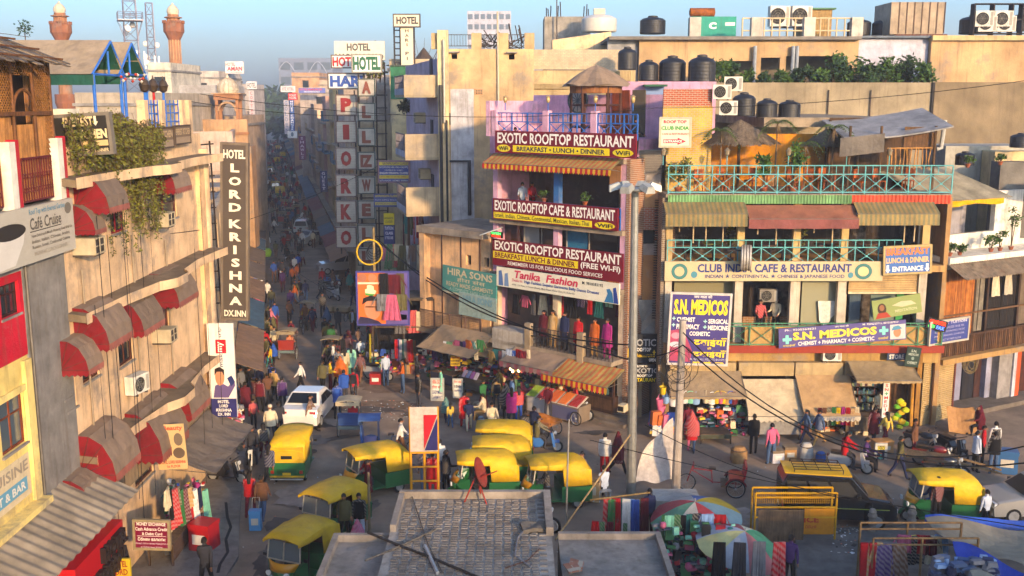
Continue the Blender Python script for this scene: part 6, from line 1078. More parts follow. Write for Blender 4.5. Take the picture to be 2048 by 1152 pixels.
for i,(px,py,r,h,lab)in enumerate(((1900,500,.3,.35,'tufted grass pot on the white ledge'),(1920,500,.28,.3,'low green pot plant beside the tufted grass'),(1982,498,.3,.5,'pot plant left of the climbing plant on the white ledge'),(2000,496,.35,.7,'taller pot plant next to the climber on the white ledge'),(2022,493,.4,1.9,'tall climbing pot plant against the white wall'),(2000,330,.25,.3,'small plant on the roof edge above the white house'),(1935,335,.25,.35,'plant beside the small roof tank'))):
    x,z=FW.q(px,py,.1);bush(FW.w(x,.1,(wz2+.15)if py>400 else z),lab,r,h,170,.09,LEAF,.13)
for i,(px,lab)in enumerate(((1078,'potted plant on the second floor railing of the pink restaurant'),(1160,'terracotta pot plant at the middle of the second floor railing'))):x=xq(FE,px,370,-.1);bush(FE.w(x,.3,z3+.95),lab,.25,.35,120,.08,LEAF,.14)
for i,(px,lab)in enumerate(((1462,'leafy plant inside the olive awning end of the veranda'),(1598,'leafy plant against the veranda column'))):bush(FC.w(cX(px,480,.8),.8,cz2),lab,.35,1.5,150,.1,LEAFO,.18)
for px,lab in((820,'dry shrub on the ledge below the green roof shed'),(806,'low dry plant beside the lilac balcony')):f=FY(70);x,z=f.q(px,228);bush((x,70,z),lab,.7 if px>810 else .4,.8,240,.16,mt('3a3a22','leaf'))
bush((FY(330).q(552,225)[0],330,0),'big hazy tree closing the far end of the street',8,17,1500,1.6,LEAFD,None,name='distant_tree',cat='tree',sp=3)
f=FY(84);bush((f.q(760,160)[0],84,zq(f,760,165)),'bushy roof plants behind the green lettered hotel board',1.8,2.6,700,.32,LEAFO,None,name='roof_shrub',cat='shrub')
f=FY(170);t=T('bare_tree','bare twiggy tree beside the topmost hotel sign','tree',(f.q(845,110)[0],170,6));g=MB();[g.path([(0,0,0),(rnd(-1,1),0,10),(rnd(-4,4),rnd(-1,1),rnd(14,19))],.15,4,.02)for _ in range(22)];g.build('branches',BARK,t)
f=FY(60);t=T('bare_tree','small bare plant on the old hut roof skyline','plant',(f.q(50,70)[0],60,zq(f,50,85)));g=MB();leaves(g,(0,0,.8),.5,120,.12);g.build('foliage',LEAFD,t);MB().tube((0,0,-1),(0,0,.8),.03).build('stem',BARK,t)
# vines over the hotel parapet
t=TF(FL,'hanging_vine','dense olive vine hanging over the hotel terrace edge','vine');g=MB();g2=MB();va,vb=q(FL,140,260)[0]-.3,q(FL,292,260)[0]
for i in range(330):
    u=random.random();x=va+(vb-va)*u;top=13.75+rnd(-.1,.25)+(.3 if u<.6 else 0);ln=rnd(.5,1.3)*(1.2 if u<.6 else .9);y=rnd(-.55,.1)
    if .62<u<.95 and random.random()<.5:ln=rnd(1.5,3.6)
    if .3<u<.5 and random.random()<.16:ln=rnd(2,4.3)
    P=[Vector((x+rnd(-.05,.05),y-.15*k/6,top-ln*k/6))for k in range(7)];g2.path(P,.008,3)
    for k in range(int(ln*15)):w_=random.random()**.8*5.99;p=P[int(w_)].lerp(P[int(w_)+1],w_%1);leaves(g,p,.1,2,.07,1,.5)
g.build('foliage',mt('5f5f24','leaf'),t);g2.build('stem',mt('5a4430','wood'),t)
sign(FY(28.3),(106,232,224,313),0,'26221e','black kitchen board half hidden under the vine on the hotel roof',[('EVEREST',.2,.06,.72,.3,'c9b48c',{'b':.04}),('KITCHEN',.3,.38,.94,.62,'c9b48c',{'b':.05}),('#',.3,.66,.94,.8,'b89c70'),('BREAKFAST LUNCH & DINNER',.02,.86,.94,.95,'c9b48c',{'b':.02}),('%',0,0,0,0,'d8ccb0',{'p':[(.74,.06),(.78,.06),(.78,.2),(.81,.2),(.76,.3),(.71,.2),(.74,.2)],'n':'arrow'})],'kitchen_board',rot=.06,edge='6a6258',t=.2)
for px,lab in(((291,258,347,302),'weathered brown kitchen board on the hotel parapet'),((349,252,381,290),'shorter brown kitchen board round the corner of the hotel parapet')):sign(FL,px,-.25,'6d5a48',lab,[('EVEREST KITCHEN',.04,.15,.96,.5,'b89c78',{'b':.03}),('#',.0,.62,1,.98,'8f7a64')],'kitchen_board',edge='4a3c30')
sign(FL,(-20,432,152,555),-.35,'a9a294','grey cafe billboard with a coffee cup on the near house',[('Roof Top with Everest Garden',.42,.04,.88,.17,'3f7f98',{'b':.01}),('Café Cruise',.42,.2,.82,.42,'5a5650',{'b':.02}),('#',.42,.44,.82,.455,'2a2826'),('Have Delicious & Mouth Watering Food With Us',.43,.5,.96,.57,'3a3836',{'b':.01}),('Indian, Italian, Chinese, Arabic',.43,.6,.92,.67,'3a3836',{'b':.01}),('Russian, Israeli, Continental Cuisine',.43,.7,.92,.77,'3a3836',{'b':.01}),('BREAKFAST, LUNCH & DINNER',.45,.82,.88,.9,'8a8478',{'b':.01}),('%',0,0,0,0,'c4beb4',{'p':[(.0,.3),(.36,.35),(.33,.6),(.22,.95),(.0,.98)],'n':'cup_print'}),('@',.0,.22,.37,.5,'2c2824',{'l':1,'n':'coffee_print'}),('@',.88,.06,.97,.28,'6a6458',{'n':'emblem'})],'cafe_billboard',t=.12)
# hotel upright sign, billboard, board, poster
DB='4a3f36'
sign(FY(41.0),(425,285,487,638),0,DB,'tall brown upright hotel sign with white letters at the hotel corner',[('HOTEL',.1,.035,.92,.085,'d8cdb8',{'b':.03})]+[(c,.3 if c!='I' else .42,.112+i*.0735,.76 if c!='I' else .6,.16+i*.0735,'d8cdb8',{'b':.04})for i,c in enumerate('LORD')]+[(c,.3 if c!='I' else .44,.425+i*.0735,.78 if c!='I' else .6,.474+i*.0735,'d8cdb8',{'b':.04})for i,c in enumerate('KRISHNA')]+[('DX.INN',.1,.945,.94,.982,'d8cdb8',{'b':.03})],'upright_hotel_sign',t=.25,rot=-.045,edge='6a5c4e')
f=FY(41.3);t=TF(f,'sign_ladder','rusty ladder frame that holds the upright hotel sign','frame')
for px in(402,424):MB().tube((f.q(px,300)[0],.2,zq(f,px,640)),(f.q(px-7,300)[0],.2,zq(f,px,282)),.04,n=5).build('upright',mt('2e2622','rust'),t)
for py in range(290,640,32):MB().tube((f.q(398+(py-290)*.03,py)[0],.2,zq(f,400,py)),(f.q(424+(py-290)*.04,py)[0],.2,zq(f,420,py-2)),.03,n=5).build('rung',mt('2e2622','rust'),t)
sign(FY(38.4),(413,647,470,834),0,'d6cfc4','white travel advertisement banner with smiling man below the upright sign',[('make',.42,.28,.55,.46,'2a3560',{'r':1,'b':.01}),('#',.3,.17,.7,.315,'c01828'),('my',.38,.19,.62,.3,WH,{'r':1,'i':0,'l':1}),('trip',.42,.04,.57,.15,'2a3560',{'r':1,'b':.01}),('#',0,.8,1,1,'28265a'),('HOTEL',.28,.815,.72,.85,WH),('LORD',.32,.862,.66,.895,WH),('KRISHNA',.2,.907,.8,.94,WH),('DX. INN',.26,.952,.74,.985,WH),('%',0,0,0,0,'5c4a72',{'p':[(.12,.79),(.2,.66),(.45,.63),(.7,.67),(.95,.6),(.98,.66),(.7,.79)],'n':'man_print'}),('@',.22,.48,.58,.66,'b8805c',{'l':1,'n':'man_print'}),('%',0,0,0,0,'2a1c18',{'p':[(.2,.55),(.22,.48),(.4,.46),(.58,.49),(.58,.56),(.5,.51),(.3,.51)],'l':2,'n':'man_print'}),('%',0,0,0,0,'1f2a5a',{'p':[(.68,.58),(.85,.55),(.98,.62),(.82,.67)],'l':1,'n':'phone_print'})],'travel_banner',t=.12)
t=sign(FL,(150,1140,256,1250),-1.0,'b0141e','red hotel board with black raised letters above the hotel entrance',[],'hotel_board',t=.5);w_,h_=t['w'],t['h']
for tx,a,b,v0,v1 in(('HOTEL',.48,.98,.1,.42),('KRISHNA',.3,.98,.48,.85)):letters(t,tx,a*w_,b*w_,h_*(1-v1),h_*(1-v0),'241c1c',-.16,.03,.15)
sign(FY(28.8),(264,1040,338,1098),0,'6e1030','maroon money exchange board with white text at the shop front',[('MONEY EXCHANGE',.1,.06,.9,.18,WH,{'b':.015}),('Cash Advance Credit',.06,.23,.95,.35,WH,{'b':.01}),('& Debit Card',.24,.4,.8,.5,WH,{'b':.01}),('#',.1,.535,.9,.545,WH),('Обмен валюты',.12,.58,.88,.7,WH,{'b':.015}),('Аванс Наличными Кредитных',.05,.75,.96,.84,'c8b0b8',{'b':0}),('И Дебетовых Карты',.2,.88,.8,.97,'c8b0b8',{'b':0})],'exchange_board',edge='8a7a5c',rot=-.03)
sign(FY(26.6),(205,1118,262,1190),0,'b89c2c','yellow hotel banner below the red board',[('HOTEL',.3,.05,.9,.22,'8a2018'),('LORD',.3,.27,.9,.44,'8a2018'),('KRISHNA',.08,.48,.95,.64,'8a2018'),('DX. INN',.3,.68,.9,.84,'8a2018')],'hotel_banner')
sign(FY(31.3),(312,850,374,940),0,'b89a6c','faded paper poster of a ground floor shop with red lettering',[('Beauty',.3,.03,.95,.16,'b03a2c'),('HAIR',.1,.22,.45,.3,'a83a2c'),('CUTS',.1,.34,.5,.42,'a83a2c'),('@',.62,.2,.92,.48,'6a5a4a'),('@',.55,.52,.95,.76,'5a4a3c'),('HOTEL LORD KRISHNA',.08,.8,.95,.87,'a83028'),('1st FLOOR',.3,.9,.75,.96,'a83028')],'paper_poster',rot=.05,t=.04)
# ================= people
def lv(p,a,ab,l,s):return Vector(p)+Vector((s*math.sin(ab)*l,-math.sin(a)*math.cos(ab)*l,-math.cos(a)*math.cos(ab)*l))
PM=[mt('8a5a40','skin'),mt('OBJ','cloth',None,.2),mt('@lower','cloth',None,.2),mt('2a2220','rubber')]
HEADS={}
def make_pose(name,hz=.95,lean=0.0,arms=((.05,.1,.15),(.05,.1,.15)),legs=((.03,.05,.0),(-.03,.05,.0)),turn=0.0):
    V=[];E=[];RD=[];MI=[]
    def jv(p,r,par=None,m=1):
        V.append(Vector(p));RD.append(r if isinstance(r,tuple)else(r,r))
        if par is not None:E.append((par,len(V)-1));MI.append(m)
        return len(V)-1
    up=lambda d:Vector((0,-math.sin(lean)*d,hz+math.cos(lean)*d))
    pe=jv((0,0,hz),(.155,.115));wa=jv(up(.17),(.15,.105),pe);ch=jv(up(.36),(.185,.12),wa);nb=jv(up(.5),(.09,.08),ch);nk=jv(up(.565),.055,nb,0);h1=jv(up(.645)+Vector((0,-.025,0)),(.078,.092),nk,0);h2=jv(up(.735)+Vector((0,-.015,0)),(.078,.092),h1,0)
    fing=[]
    for s,(a,ab,bend)in zip((-1,1),arms):
        sh=jv(up(.46)+Vector((s*.185,0,0)),.066,ch);el=lv(V[sh],a,ab,.28,s);e=jv(el,.052,sh);wr=lv(el,a+bend,ab*.4,.25,s);w=jv(wr,.036,e);hd=lv(wr,a+bend,0,.09,s);jv(hd,(.038,.026),w,0);fing.append((wr,hd,s))
    for s,(a,ab,bend)in zip((-1,1),legs):
        hp=jv((s*.09,0,hz-.05),.1,pe,2);kn=lv(V[hp],a,ab,.43,s);k=jv(kn,.072,hp,2);an=lv(kn,a-bend,0,.42,s);n_=jv(an,.052,k,2);jv(an+Vector((0,-.17,-.045)),(.045,.035),n_,3)
    me=bpy.data.meshes.new('t');me.from_pydata(V,E,[]);o=bpy.data.objects.new('t',me);COL.objects.link(o)
    md=o.modifiers.new('s','SKIN');sv=me.skin_vertices[0].data
    for i,r in enumerate(RD):sv[i].radius=r;sv[i].use_root=i==0
    md.use_smooth_shade=True;o.modifiers.new('u','SUBSURF').levels=1;bpy.context.view_layer.update()
    dg=bpy.context.evaluated_depsgraph_get();m2=bpy.data.meshes.new_from_object(o.evaluated_get(dg));bpy.data.objects.remove(o)
    g=MB();g.v=[tuple(v.co)for v in m2.vertices];g.f=[tuple(p.vertices)for p in m2.polygons];g.m=[]
    A=[V[a]for a,b in E];D=[V[b]-V[a]for a,b in E];DD=[max(1e-9,d.dot(d))for d in D];RA=[(max(RD[a])+max(RD[b]))/2 for a,b in E]
    for p in m2.polygons:
        c=p.center;best=9;bi=1
        for i in range(len(E)):
            t=min(1,max(0,(c-A[i]).dot(D[i])/DD[i]));d=(c-A[i]-D[i]*t).length-RA[i]
            if d<best:best=d;bi=MI[i]
        g.m.append(bi)
    g.c=0;H=V[h1];g._add([H+Vector(v)for v in((0,-.125,-.01),(-.018,-.09,-.015),(.018,-.09,-.015),(0,-.085,.05))],[(0,1,3),(0,3,2),(0,2,1)])
    for s in(-1,1):g.ob(H+Vector((s*.082,.01,.02)),(.02,.03,.06));
    for wr,hd,s in fing:
        d=(hd-wr).normalized();x=Vector((1,0,0))-d*d.x;x.normalize()
        for k in range(4):b=hd+x*(k-1.5)*.017;g.tube(b,b+d*(.07,.085,.08,.06)[k]+Vector((0,-.015,0)),.009,.006,4)
        g.tube(wr+d*.02,wr+d*.07-x*s*.05,.011,.007,4)
    me=g.mesh('person_'+name,PM,True);me.name='body';HEADS[name]=(V[h2]+Vector((0,0,-.035)),lean);POSE[name]=me
POSE={}
make_pose('stand');make_pose('stand2',arms=((.15,.12,1.3),(.2,.12,.9)),legs=((.08,.06,.02),(-.06,.06,.0)))
make_pose('back',arms=((-.35,.25,.5),(-.35,.25,.5)),legs=((.0,.1,.0),(.0,.1,.0)))
make_pose('walk',arms=((-.4,.1,.2),(.4,.1,.35)),legs=((.42,.03,.15),(-.35,.03,.35)),hz=.925);make_pose('walk2',arms=((.35,.1,.35),(-.35,.1,.2)),legs=((-.3,.03,.45),(.38,.03,.1)),hz=.93)
make_pose('sit',hz=.52,lean=.08,arms=((.5,.1,.9),(.5,.1,.9)),legs=((1.45,.12,1.4),(1.45,.12,1.4)));make_pose('ride',hz=.82,lean=.15,arms=((.85,.15,.25),(.85,.15,.25)),legs=((1.15,.2,1.3),(1.15,.2,1.3)));make_pose('pedal',hz=1.0,lean=.3,arms=((.95,.12,.2),(.95,.12,.2)),legs=((.95,.08,1.0),(.35,.08,.5)))
g=MB();g.grid(lambda u,v:(.088*math.sin(v*1.75)*math.cos(u*2*PI),.105*math.sin(v*1.75)*math.sin(u*2*PI)+.012+.02*v,.105*math.cos(v*1.75)-.012-(.03 if math.sin(u*2*PI)>.2 else 0)*v),16,6);HAIR=g.mesh('hair',mt('OBJ','cloth',.7),True)
g.slab(lambda u,v:(.085*math.cos(u*PI)*(1-.25*v),.07+.035*math.sin(u*PI)+.05*v,.02-.36*v),8,4,(0,.02,0));LONGH=g.mesh('long_hair',mt('OBJ','cloth',.7),True)
g=MB();g.lathe([(.095,-.02),(.098,.04),(.085,.095),(.0,.1)],14);CAP=g.mesh('cap',mt('OBJ','cloth'),True)
g=MB();g.grid(lambda u,v:((.12+.13*v+.02*math.sin(u*50)*v)*math.cos(u*2*PI)*(1.35-.35*v),(.1+.12*v)*math.sin(u*2*PI)*.85,1.47-.95*v),22,6);KURTA=g.mesh('kurta',mt('OBJ','cloth',None,.25),True)
g=MB();g.grid(lambda u,v:((.02+.3*min(1,v*1.6)+.03*math.sin(u*38)*v)*math.cos(u*2*PI),(.04+.19*min(1,v*1.6))*math.sin(u*2*PI)+.02,1.76-.1*v-.95*v**1.15),26,8);SHAWL=g.mesh('shawl',mt('OBJ','cloth',None,.3),True)
g=MB();g.ob((0,.19,1.22),(.32,.2,.44),None,.85);[g.path([(s*.12,.1,1.42),(s*.13,-.12,1.4),(s*.13,-.1,1.1),(s*.13,.1,1.02)],.02,4)for s in(-1,1)];PACK=g.mesh('backpack',mt('OBJ','cloth'),True)
g=MB();g.grid(lambda u,v:((.175+.03*v)*math.cos(u*2*PI)*1.12,(.125+.03*v)*math.sin(u*2*PI),1.44-.62*v),18,4);JACK=g.mesh('jacket',mt('OBJ','cloth',None,.2),True)
NC={'red':'a81820','maroon':'5c1622','pink':'c05a78','magenta':'96246a','orange':'b85a24','tan':'a8824c','brown':'6a4630','olive':'5a5434','yellow':'c8a424','green':'2c6a3c','teal':'1f6a66','blue':'224a96','navy':'1c2444','sky blue':'7a9cc0','jeans blue':'3c5474','grey':'6c6c70','dark grey':'34343a','black':'151416','white':'cfccc6','cream':'c8b898','purple':'4c3060','pale blue':'b0bccc','mint':'70b89c'}
def person(p,face,pose,top,low,label=None,ex='',sc_=1.0,group=None,far=False):
    o=ob('person',POSE[pose],None,p,R(face));o.scale=(sc_*rnd(.94,1.04),)*2+(sc_*rnd(.95,1.05),);o.color=(*hx(NC[top]),1);o['lower']=list(hx(NC[low]))+[1.0];tag(o,label or 'person in the dense far crowd of the market street','person',group)
    hp,ln=HEADS[pose]
    if far:
        if hp:h=ob('hair',HAIR,o,hp);h.color=(*hx('14100e'),1)
        return o
    if 's' in ex:c=ob('shawl',SHAWL,o);c.color=(*hx(NC[top]),1);c.location=(0,0,hp.z-1.66)
    else:
        me=LONGH if 'l' in ex else(CAP if 'c' in ex else HAIR);h=ob({'hair':'hair','long_hair':'long_hair','cap':'cap'}[me.name.split('.')[0]],me,o,hp);h.color=(*(hx('c8b8a0')if me is CAP else hx('15100e')),1)
    if 'k' in ex:c=ob('kurta',KURTA,o);c.color=o.color
    if 'j' in ex:c=ob('jacket',JACK,o);c.color=(*hx(NC['black' if top!='black' else 'dark grey']),1)if 'v' in ex else o.color;c.location.z=hp.z-1.65;
    if 'b' in ex:c=ob('backpack',PACK,o);c.color=(*hx('1a1a1e'),1)
    return o
PPL=[
 (502,1033,185,'walk','red','maroon','lj','woman in a red jacket walking away beside the rolling suitcase'),(526,1042,178,'walk2','brown','jeans blue','j','man in dark brown jacket and jeans pulling a suitcase'),(541,970,170,'walk','navy','black','lj','long haired woman in navy walking behind the couple with luggage'),(529,922,200,'walk2','cream','maroon','lb','woman with a black shoulder bag beside the parked motorbike'),(543,888,10,'back','cream','dark grey','cj','elderly man in cream sweater and white cap with hands behind'),(560,882,200,'stand2','dark grey','black','','man in dark clothes next to the man with the cap'),(493,835,190,'stand2','maroon','red','k','woman in dark kurta and red trousers at the hotel side stall'),(521,824,185,'stand','maroon','black','j','man in maroon vest seen from behind in the stall crowd'),(537,812,200,'stand2','brown','dark grey','','man in brown jacket bending to the stall crowd'),(549,802,160,'stand2','tan','black','j','man in tan jacket on the street side of the stall crowd'),(566,822,195,'stand','purple','dark grey','j','man in purple grey vest by the open car door'),(508,858,30,'stand2','red','black','','girl in red top behind the motorbike rider'),(484,805,60,'stand','grey','black','','man in grey beside the banner, half hidden by it'),(499,800,120,'stand2','black','dark grey','','man in black leaning over the crowded stall'),(515,783,100,'stand','navy','black','','man in striped navy sweater behind the vest wearers'),
 (622,862,95,'walk','brown','black','','man in brown shirt crossing behind the white sedan'),(676,838,185,'walk','blue','black','j','man in bright blue sweater walking beside the blue cycle rickshaw'),(689,806,185,'walk2','blue','dark grey','j','man in blue jacket with yellow collar ahead of the blue sweater man'),(708,803,190,'walk','red','dark grey','b','person in red plaid with a black backpack'),(646,786,175,'walk2','olive','black','j','man in olive coat walking ahead of the white sedan'),(603,786,265,'walk','white','black','','man in white shirt and black trousers crossing the street'),(679,764,5,'walk','grey','jeans blue','jv','man with dark open jacket and grey shirt walking to the camera'),(691,760,190,'stand','cream','tan','l','person in beige beside the man with the open jacket'),(704,752,185,'stand','mint','teal','kl','woman with a long mint scarf at the stall'),(660,700,0,'walk2','black','jeans blue','j','man in black jacket and pale jeans walking toward the junction'),(651,688,0,'walk','black','black','','man all in black just behind the pale jeans man'),(665,740,170,'stand2','dark grey','black','j','man in charcoal bending at the street stall'),(684,726,160,'stand','black','dark grey','j','man in black among the stall shoppers'),(699,716,100,'stand2','maroon','black','s','woman under a dark maroon shawl at the stall'),(722,735,200,'stand2','pale blue','black','','man in pale blue shirt by the yellow stall post'),(737,742,250,'stand','black','dark grey','','man in black at the back of the clothes stall'),
 (539,662,20,'stand','olive','maroon','s','woman wrapped in an olive shawl in the street'),(536,692,160,'stand2','olive','black','j','man in olive jacket beside the shawl wrapped woman'),(540,735,170,'walk','yellow','teal','l','child with yellow bag and teal trousers near the red rickshaws'),(548,728,180,'walk2','blue','black','s','woman in blue shawl next to the child with the yellow bag'),(536,608,185,'walk','white','black','','man in white shirt walking away alone up the street'),(518,606,180,'stand','dark grey','dark grey','','man in dark clothes left of the lone white shirt walker'),(518,632,30,'walk','magenta','tan','','youth in pink check shirt and tan trousers'),(600,605,0,'walk','black','grey','','man in black waistcoat walking down the middle'),(612,608,185,'walk2','navy','jeans blue','','man in navy jacket and pale jeans walking up the street'),(643,600,90,'walk','dark grey','dark grey','','man with orange sack near the parked scooters'),(646,638,20,'stand','black','black','','man in black reading beside the hand cart'),
 (838,818,300,'stand','black','dark grey','j','man in black track jacket standing by the garment shop board'),(772,772,200,'stand','pale blue','jeans blue','','man in lavender shirt and jeans beside the red generator'),(806,786,280,'stand2','orange','jeans blue','','man in brown orange shirt reaching to the cloth rack'),(834,770,100,'stand2','dark grey','black','','shopkeeper in charcoal behind the garment table'),(892,845,200,'walk','teal','navy','s','woman in a long teal shawl walking with a child'),(901,856,190,'walk2','yellow','jeans blue','l','child in yellow jacket beside the teal shawl'),(938,862,185,'walk','navy','cream','','boy in navy striped jumper and white trousers'),(929,858,190,'walk2','red','red','k','woman in red holding the baby with a white cap'),(968,842,250,'sit','cream','tan','','man in cream cloth sitting by the steel pots'),(1012,838,185,'stand','black','black','ks','woman fully in black at the toy shop'),(1023,845,190,'stand','magenta','dark grey','kl','woman in magenta kurta with long plait'),(1037,842,195,'stand','red','blue','lj','woman in red jacket and blue printed trousers'),(1020,820,0,'stand','black','black','','shopkeeper in black waistcoat inside the toy shop'),(1050,900,175,'stand','black','jeans blue','j','man in black sweater and faded jeans by the fruit barrow'),(1068,888,150,'stand2','navy','navy','k','woman in navy kurta with a pink scarf'),(1096,842,330,'stand2','maroon','dark grey','','fruit seller in maroon shirt behind the orange barrow'),
 (1166,968,300,'sit','brown','brown','','man in brown sitting behind the cardboard boxes'),(1209,950,170,'stand','white','red','j','woman in white top and red skirt passing the lamp post'),(1236,950,100,'walk','maroon','black','ks','woman in dark red shawl striding past the lamp post'),(1208,1000,200,'sit','pale blue','black','','man in pale blue sweater sitting on a white stool'),(1382,902,160,'stand2','red','pink','sk','woman in red shawl and pink trousers at the basket stall'),(1375,880,200,'stand','maroon','black','','man in dark maroon inside the basket stall'),(1506,908,180,'stand','black','black','j','tall man all in black at the bead shop'),(1541,928,200,'back','pink','jeans blue','','man in pink shirt and jeans with hands behind him'),(1754,856,10,'stand2','cream','dark grey','','pharmacist in pale striped shirt at the counter'),(1797,958,90,'walk','olive','navy','','man in olive vest crossing toward the parked motorbikes'),(1949,944,100,'stand','pale blue','black','j','youth in navy and white striped sweater'),(1963,930,60,'stand','red','black','','man in red checked shirt in the group of friends'),(1985,948,175,'stand','black','jeans blue','j','man in black jacket and jeans seen from behind'),(1986,925,185,'stand','white','black','jv','man in black vest over white shirt in the group of friends'),(1956,868,280,'sit','maroon','black','s','woman in maroon shawl sitting on the house step'),
 (803,915,95,'walk','white','brown','','rickshaw driver in white shirt pushing the blue cycle rickshaw'),(880,965,200,'stand','white','jeans blue','','man in white shirt behind the yellow ladder frame'),(893,985,120,'stand2','black','black','j','man in black leaning on the yellow ladder frame'),(866,990,180,'stand','red','red','k','woman in red behind the yellow ladder frame'),(850,985,200,'stand','navy','jeans blue','','man in navy behind the yellow ladder frame'),(690,1085,10,'stand2','olive','black','j','man in olive padded jacket with red scarf beside the auto rickshaw'),(720,1080,0,'stand','black','pale blue','j','youth in black vest looking down by the bare pole'),(716,1108,200,'stand','pink','pink','s','child in a pink hood in front of the two men'),(737,1008,100,'stand','maroon','maroon','k','woman in maroon kurta with a black bag by the bare pole'),(414,1185,180,'walk','dark grey','black','','person whose dark head shows at the bottom edge'),(1297,1075,200,'stand','navy','black','','vendor in navy under the patched umbrella'),(1577,1180,150,'stand','purple','black','','person in purple beside the pale umbrella'),(1968,1062,200,'stand','pale blue','black','','boy in pale shirt behind the blue tarpaulin'),(1870,1052,200,'stand','maroon','black','','person with dark hair standing behind the tan tarpaulin')]
for x,y,fc,ps,tp,lw,ex,lab in PPL:person(G(x,y),fc,ps,tp,lw,lab,ex,.72 if 'child' in lab else(.85 if 'boy' in lab or 'girl' in lab else 1.0))
# guests and workers on the upper floors
for fr,px,py,off,z,fc,ps,tp,lab in((FE,1045,380,.9,z3,0,'stand2','pale blue','guest in pale top at the second floor cafe table'),(FE,1064,380,.9,z3,40,'stand2','red','guest in red with raised arm on the second floor'),(FE,1117,500,.3,z2,0,'stand2','white','man on the phone at the window above the lowest maroon board'),(FC,1520,640,.7,cz1+.1,0,'stand2','red','waiter in red leaning in the first floor opening'),(FC,1551,640,.9,cz1+.1,-40,'stand2','cream','man in peach shirt reading in the first floor opening'),(FE,1272,250,.6,z4,40,'stand2','black','guest in black by the blue roof terrace railing'),(FE,1030,260,.9,z4,20,'sit','maroon','guest in maroon seated on the pink roof terrace')):person(fr.w(fr.q(px,py,off)[0],off,z),fc,ps,tp,'black',lab)
# shoppers packed round the stalls
_pl=(((470,555),(640,845),'among the shoppers on the hotel side'),((640,745),(690,790),'among the shoppers beside the political banner'),((560,720),(560,680),'in the throng at the street mouth'),((850,1060),(795,850),'browsing near the garment and toy shops'),((1330,1840),(885,935),'browsing along the pharmacy row'));_cn=set()
for i in range(52):
    (a,b),(c,d),wh=_pl[(0,0,1,2,1,3,4,0)[i%8]];tp,lw=random.choice(list(NC)),random.choice(['black','dark grey','navy','brown','maroon','tan','jeans blue'])
    while(tp,lw,wh)in _cn:tp,lw=random.choice(list(NC)),random.choice(['black','dark grey','navy','brown','maroon','tan','jeans blue'])
    _cn.add((tp,lw,wh));person(G(rnd(a,b),rnd(c,d)),rnd(0,360),random.choice(['stand','walk','stand2','walk2','back']),tp,lw,f'person in {tp} top and {lw} trousers {wh}',random.choice(['','j','l','k','s','','b']),rnd(.9,1),'market shoppers')
# ================= vehicles
YELV=mt('cfa528','tarp',.6,.25);GRNV=mt('0f5c30','car',.4,.15);TYRE=mt('1c1b1b','rubber');STEEL=mt('9a9a98','metal');BLK=mt('181718','plastic');VGL=mt('0a0c0e','plastic',.45)
def wheel(parent,c,r,w,m=None,spokes=0,name='wheel',rim=None):
    M=Matrix.Rotation(PI/2,3,'Y');o=ob(name,MB().ring((0,0,0),r-w*.5,w*.5,M,18,6).mesh('tyre',m or TYRE,True),parent,c);g=MB()
    if spokes:
        g.ring((0,0,0),r-w,w*.25,M,16,4);g.tube((-.05,0,0),(.05,0,0),.03,n=6);[g.tube((0,0,0),(0,(r-w)*math.cos(a*2*PI/spokes),(r-w)*math.sin(a*2*PI/spokes)),.004,n=3,cap=False)for a in range(spokes)]
    else:g.lathe([(.02,-w*.45),(r*.6,-w*.5),(r*.68,-w*.3),(r*.68,w*.3),(r*.6,w*.5),(.02,w*.45)],14,(0,0,0),M)
    g.build('rim',rim or STEEL,o);return o
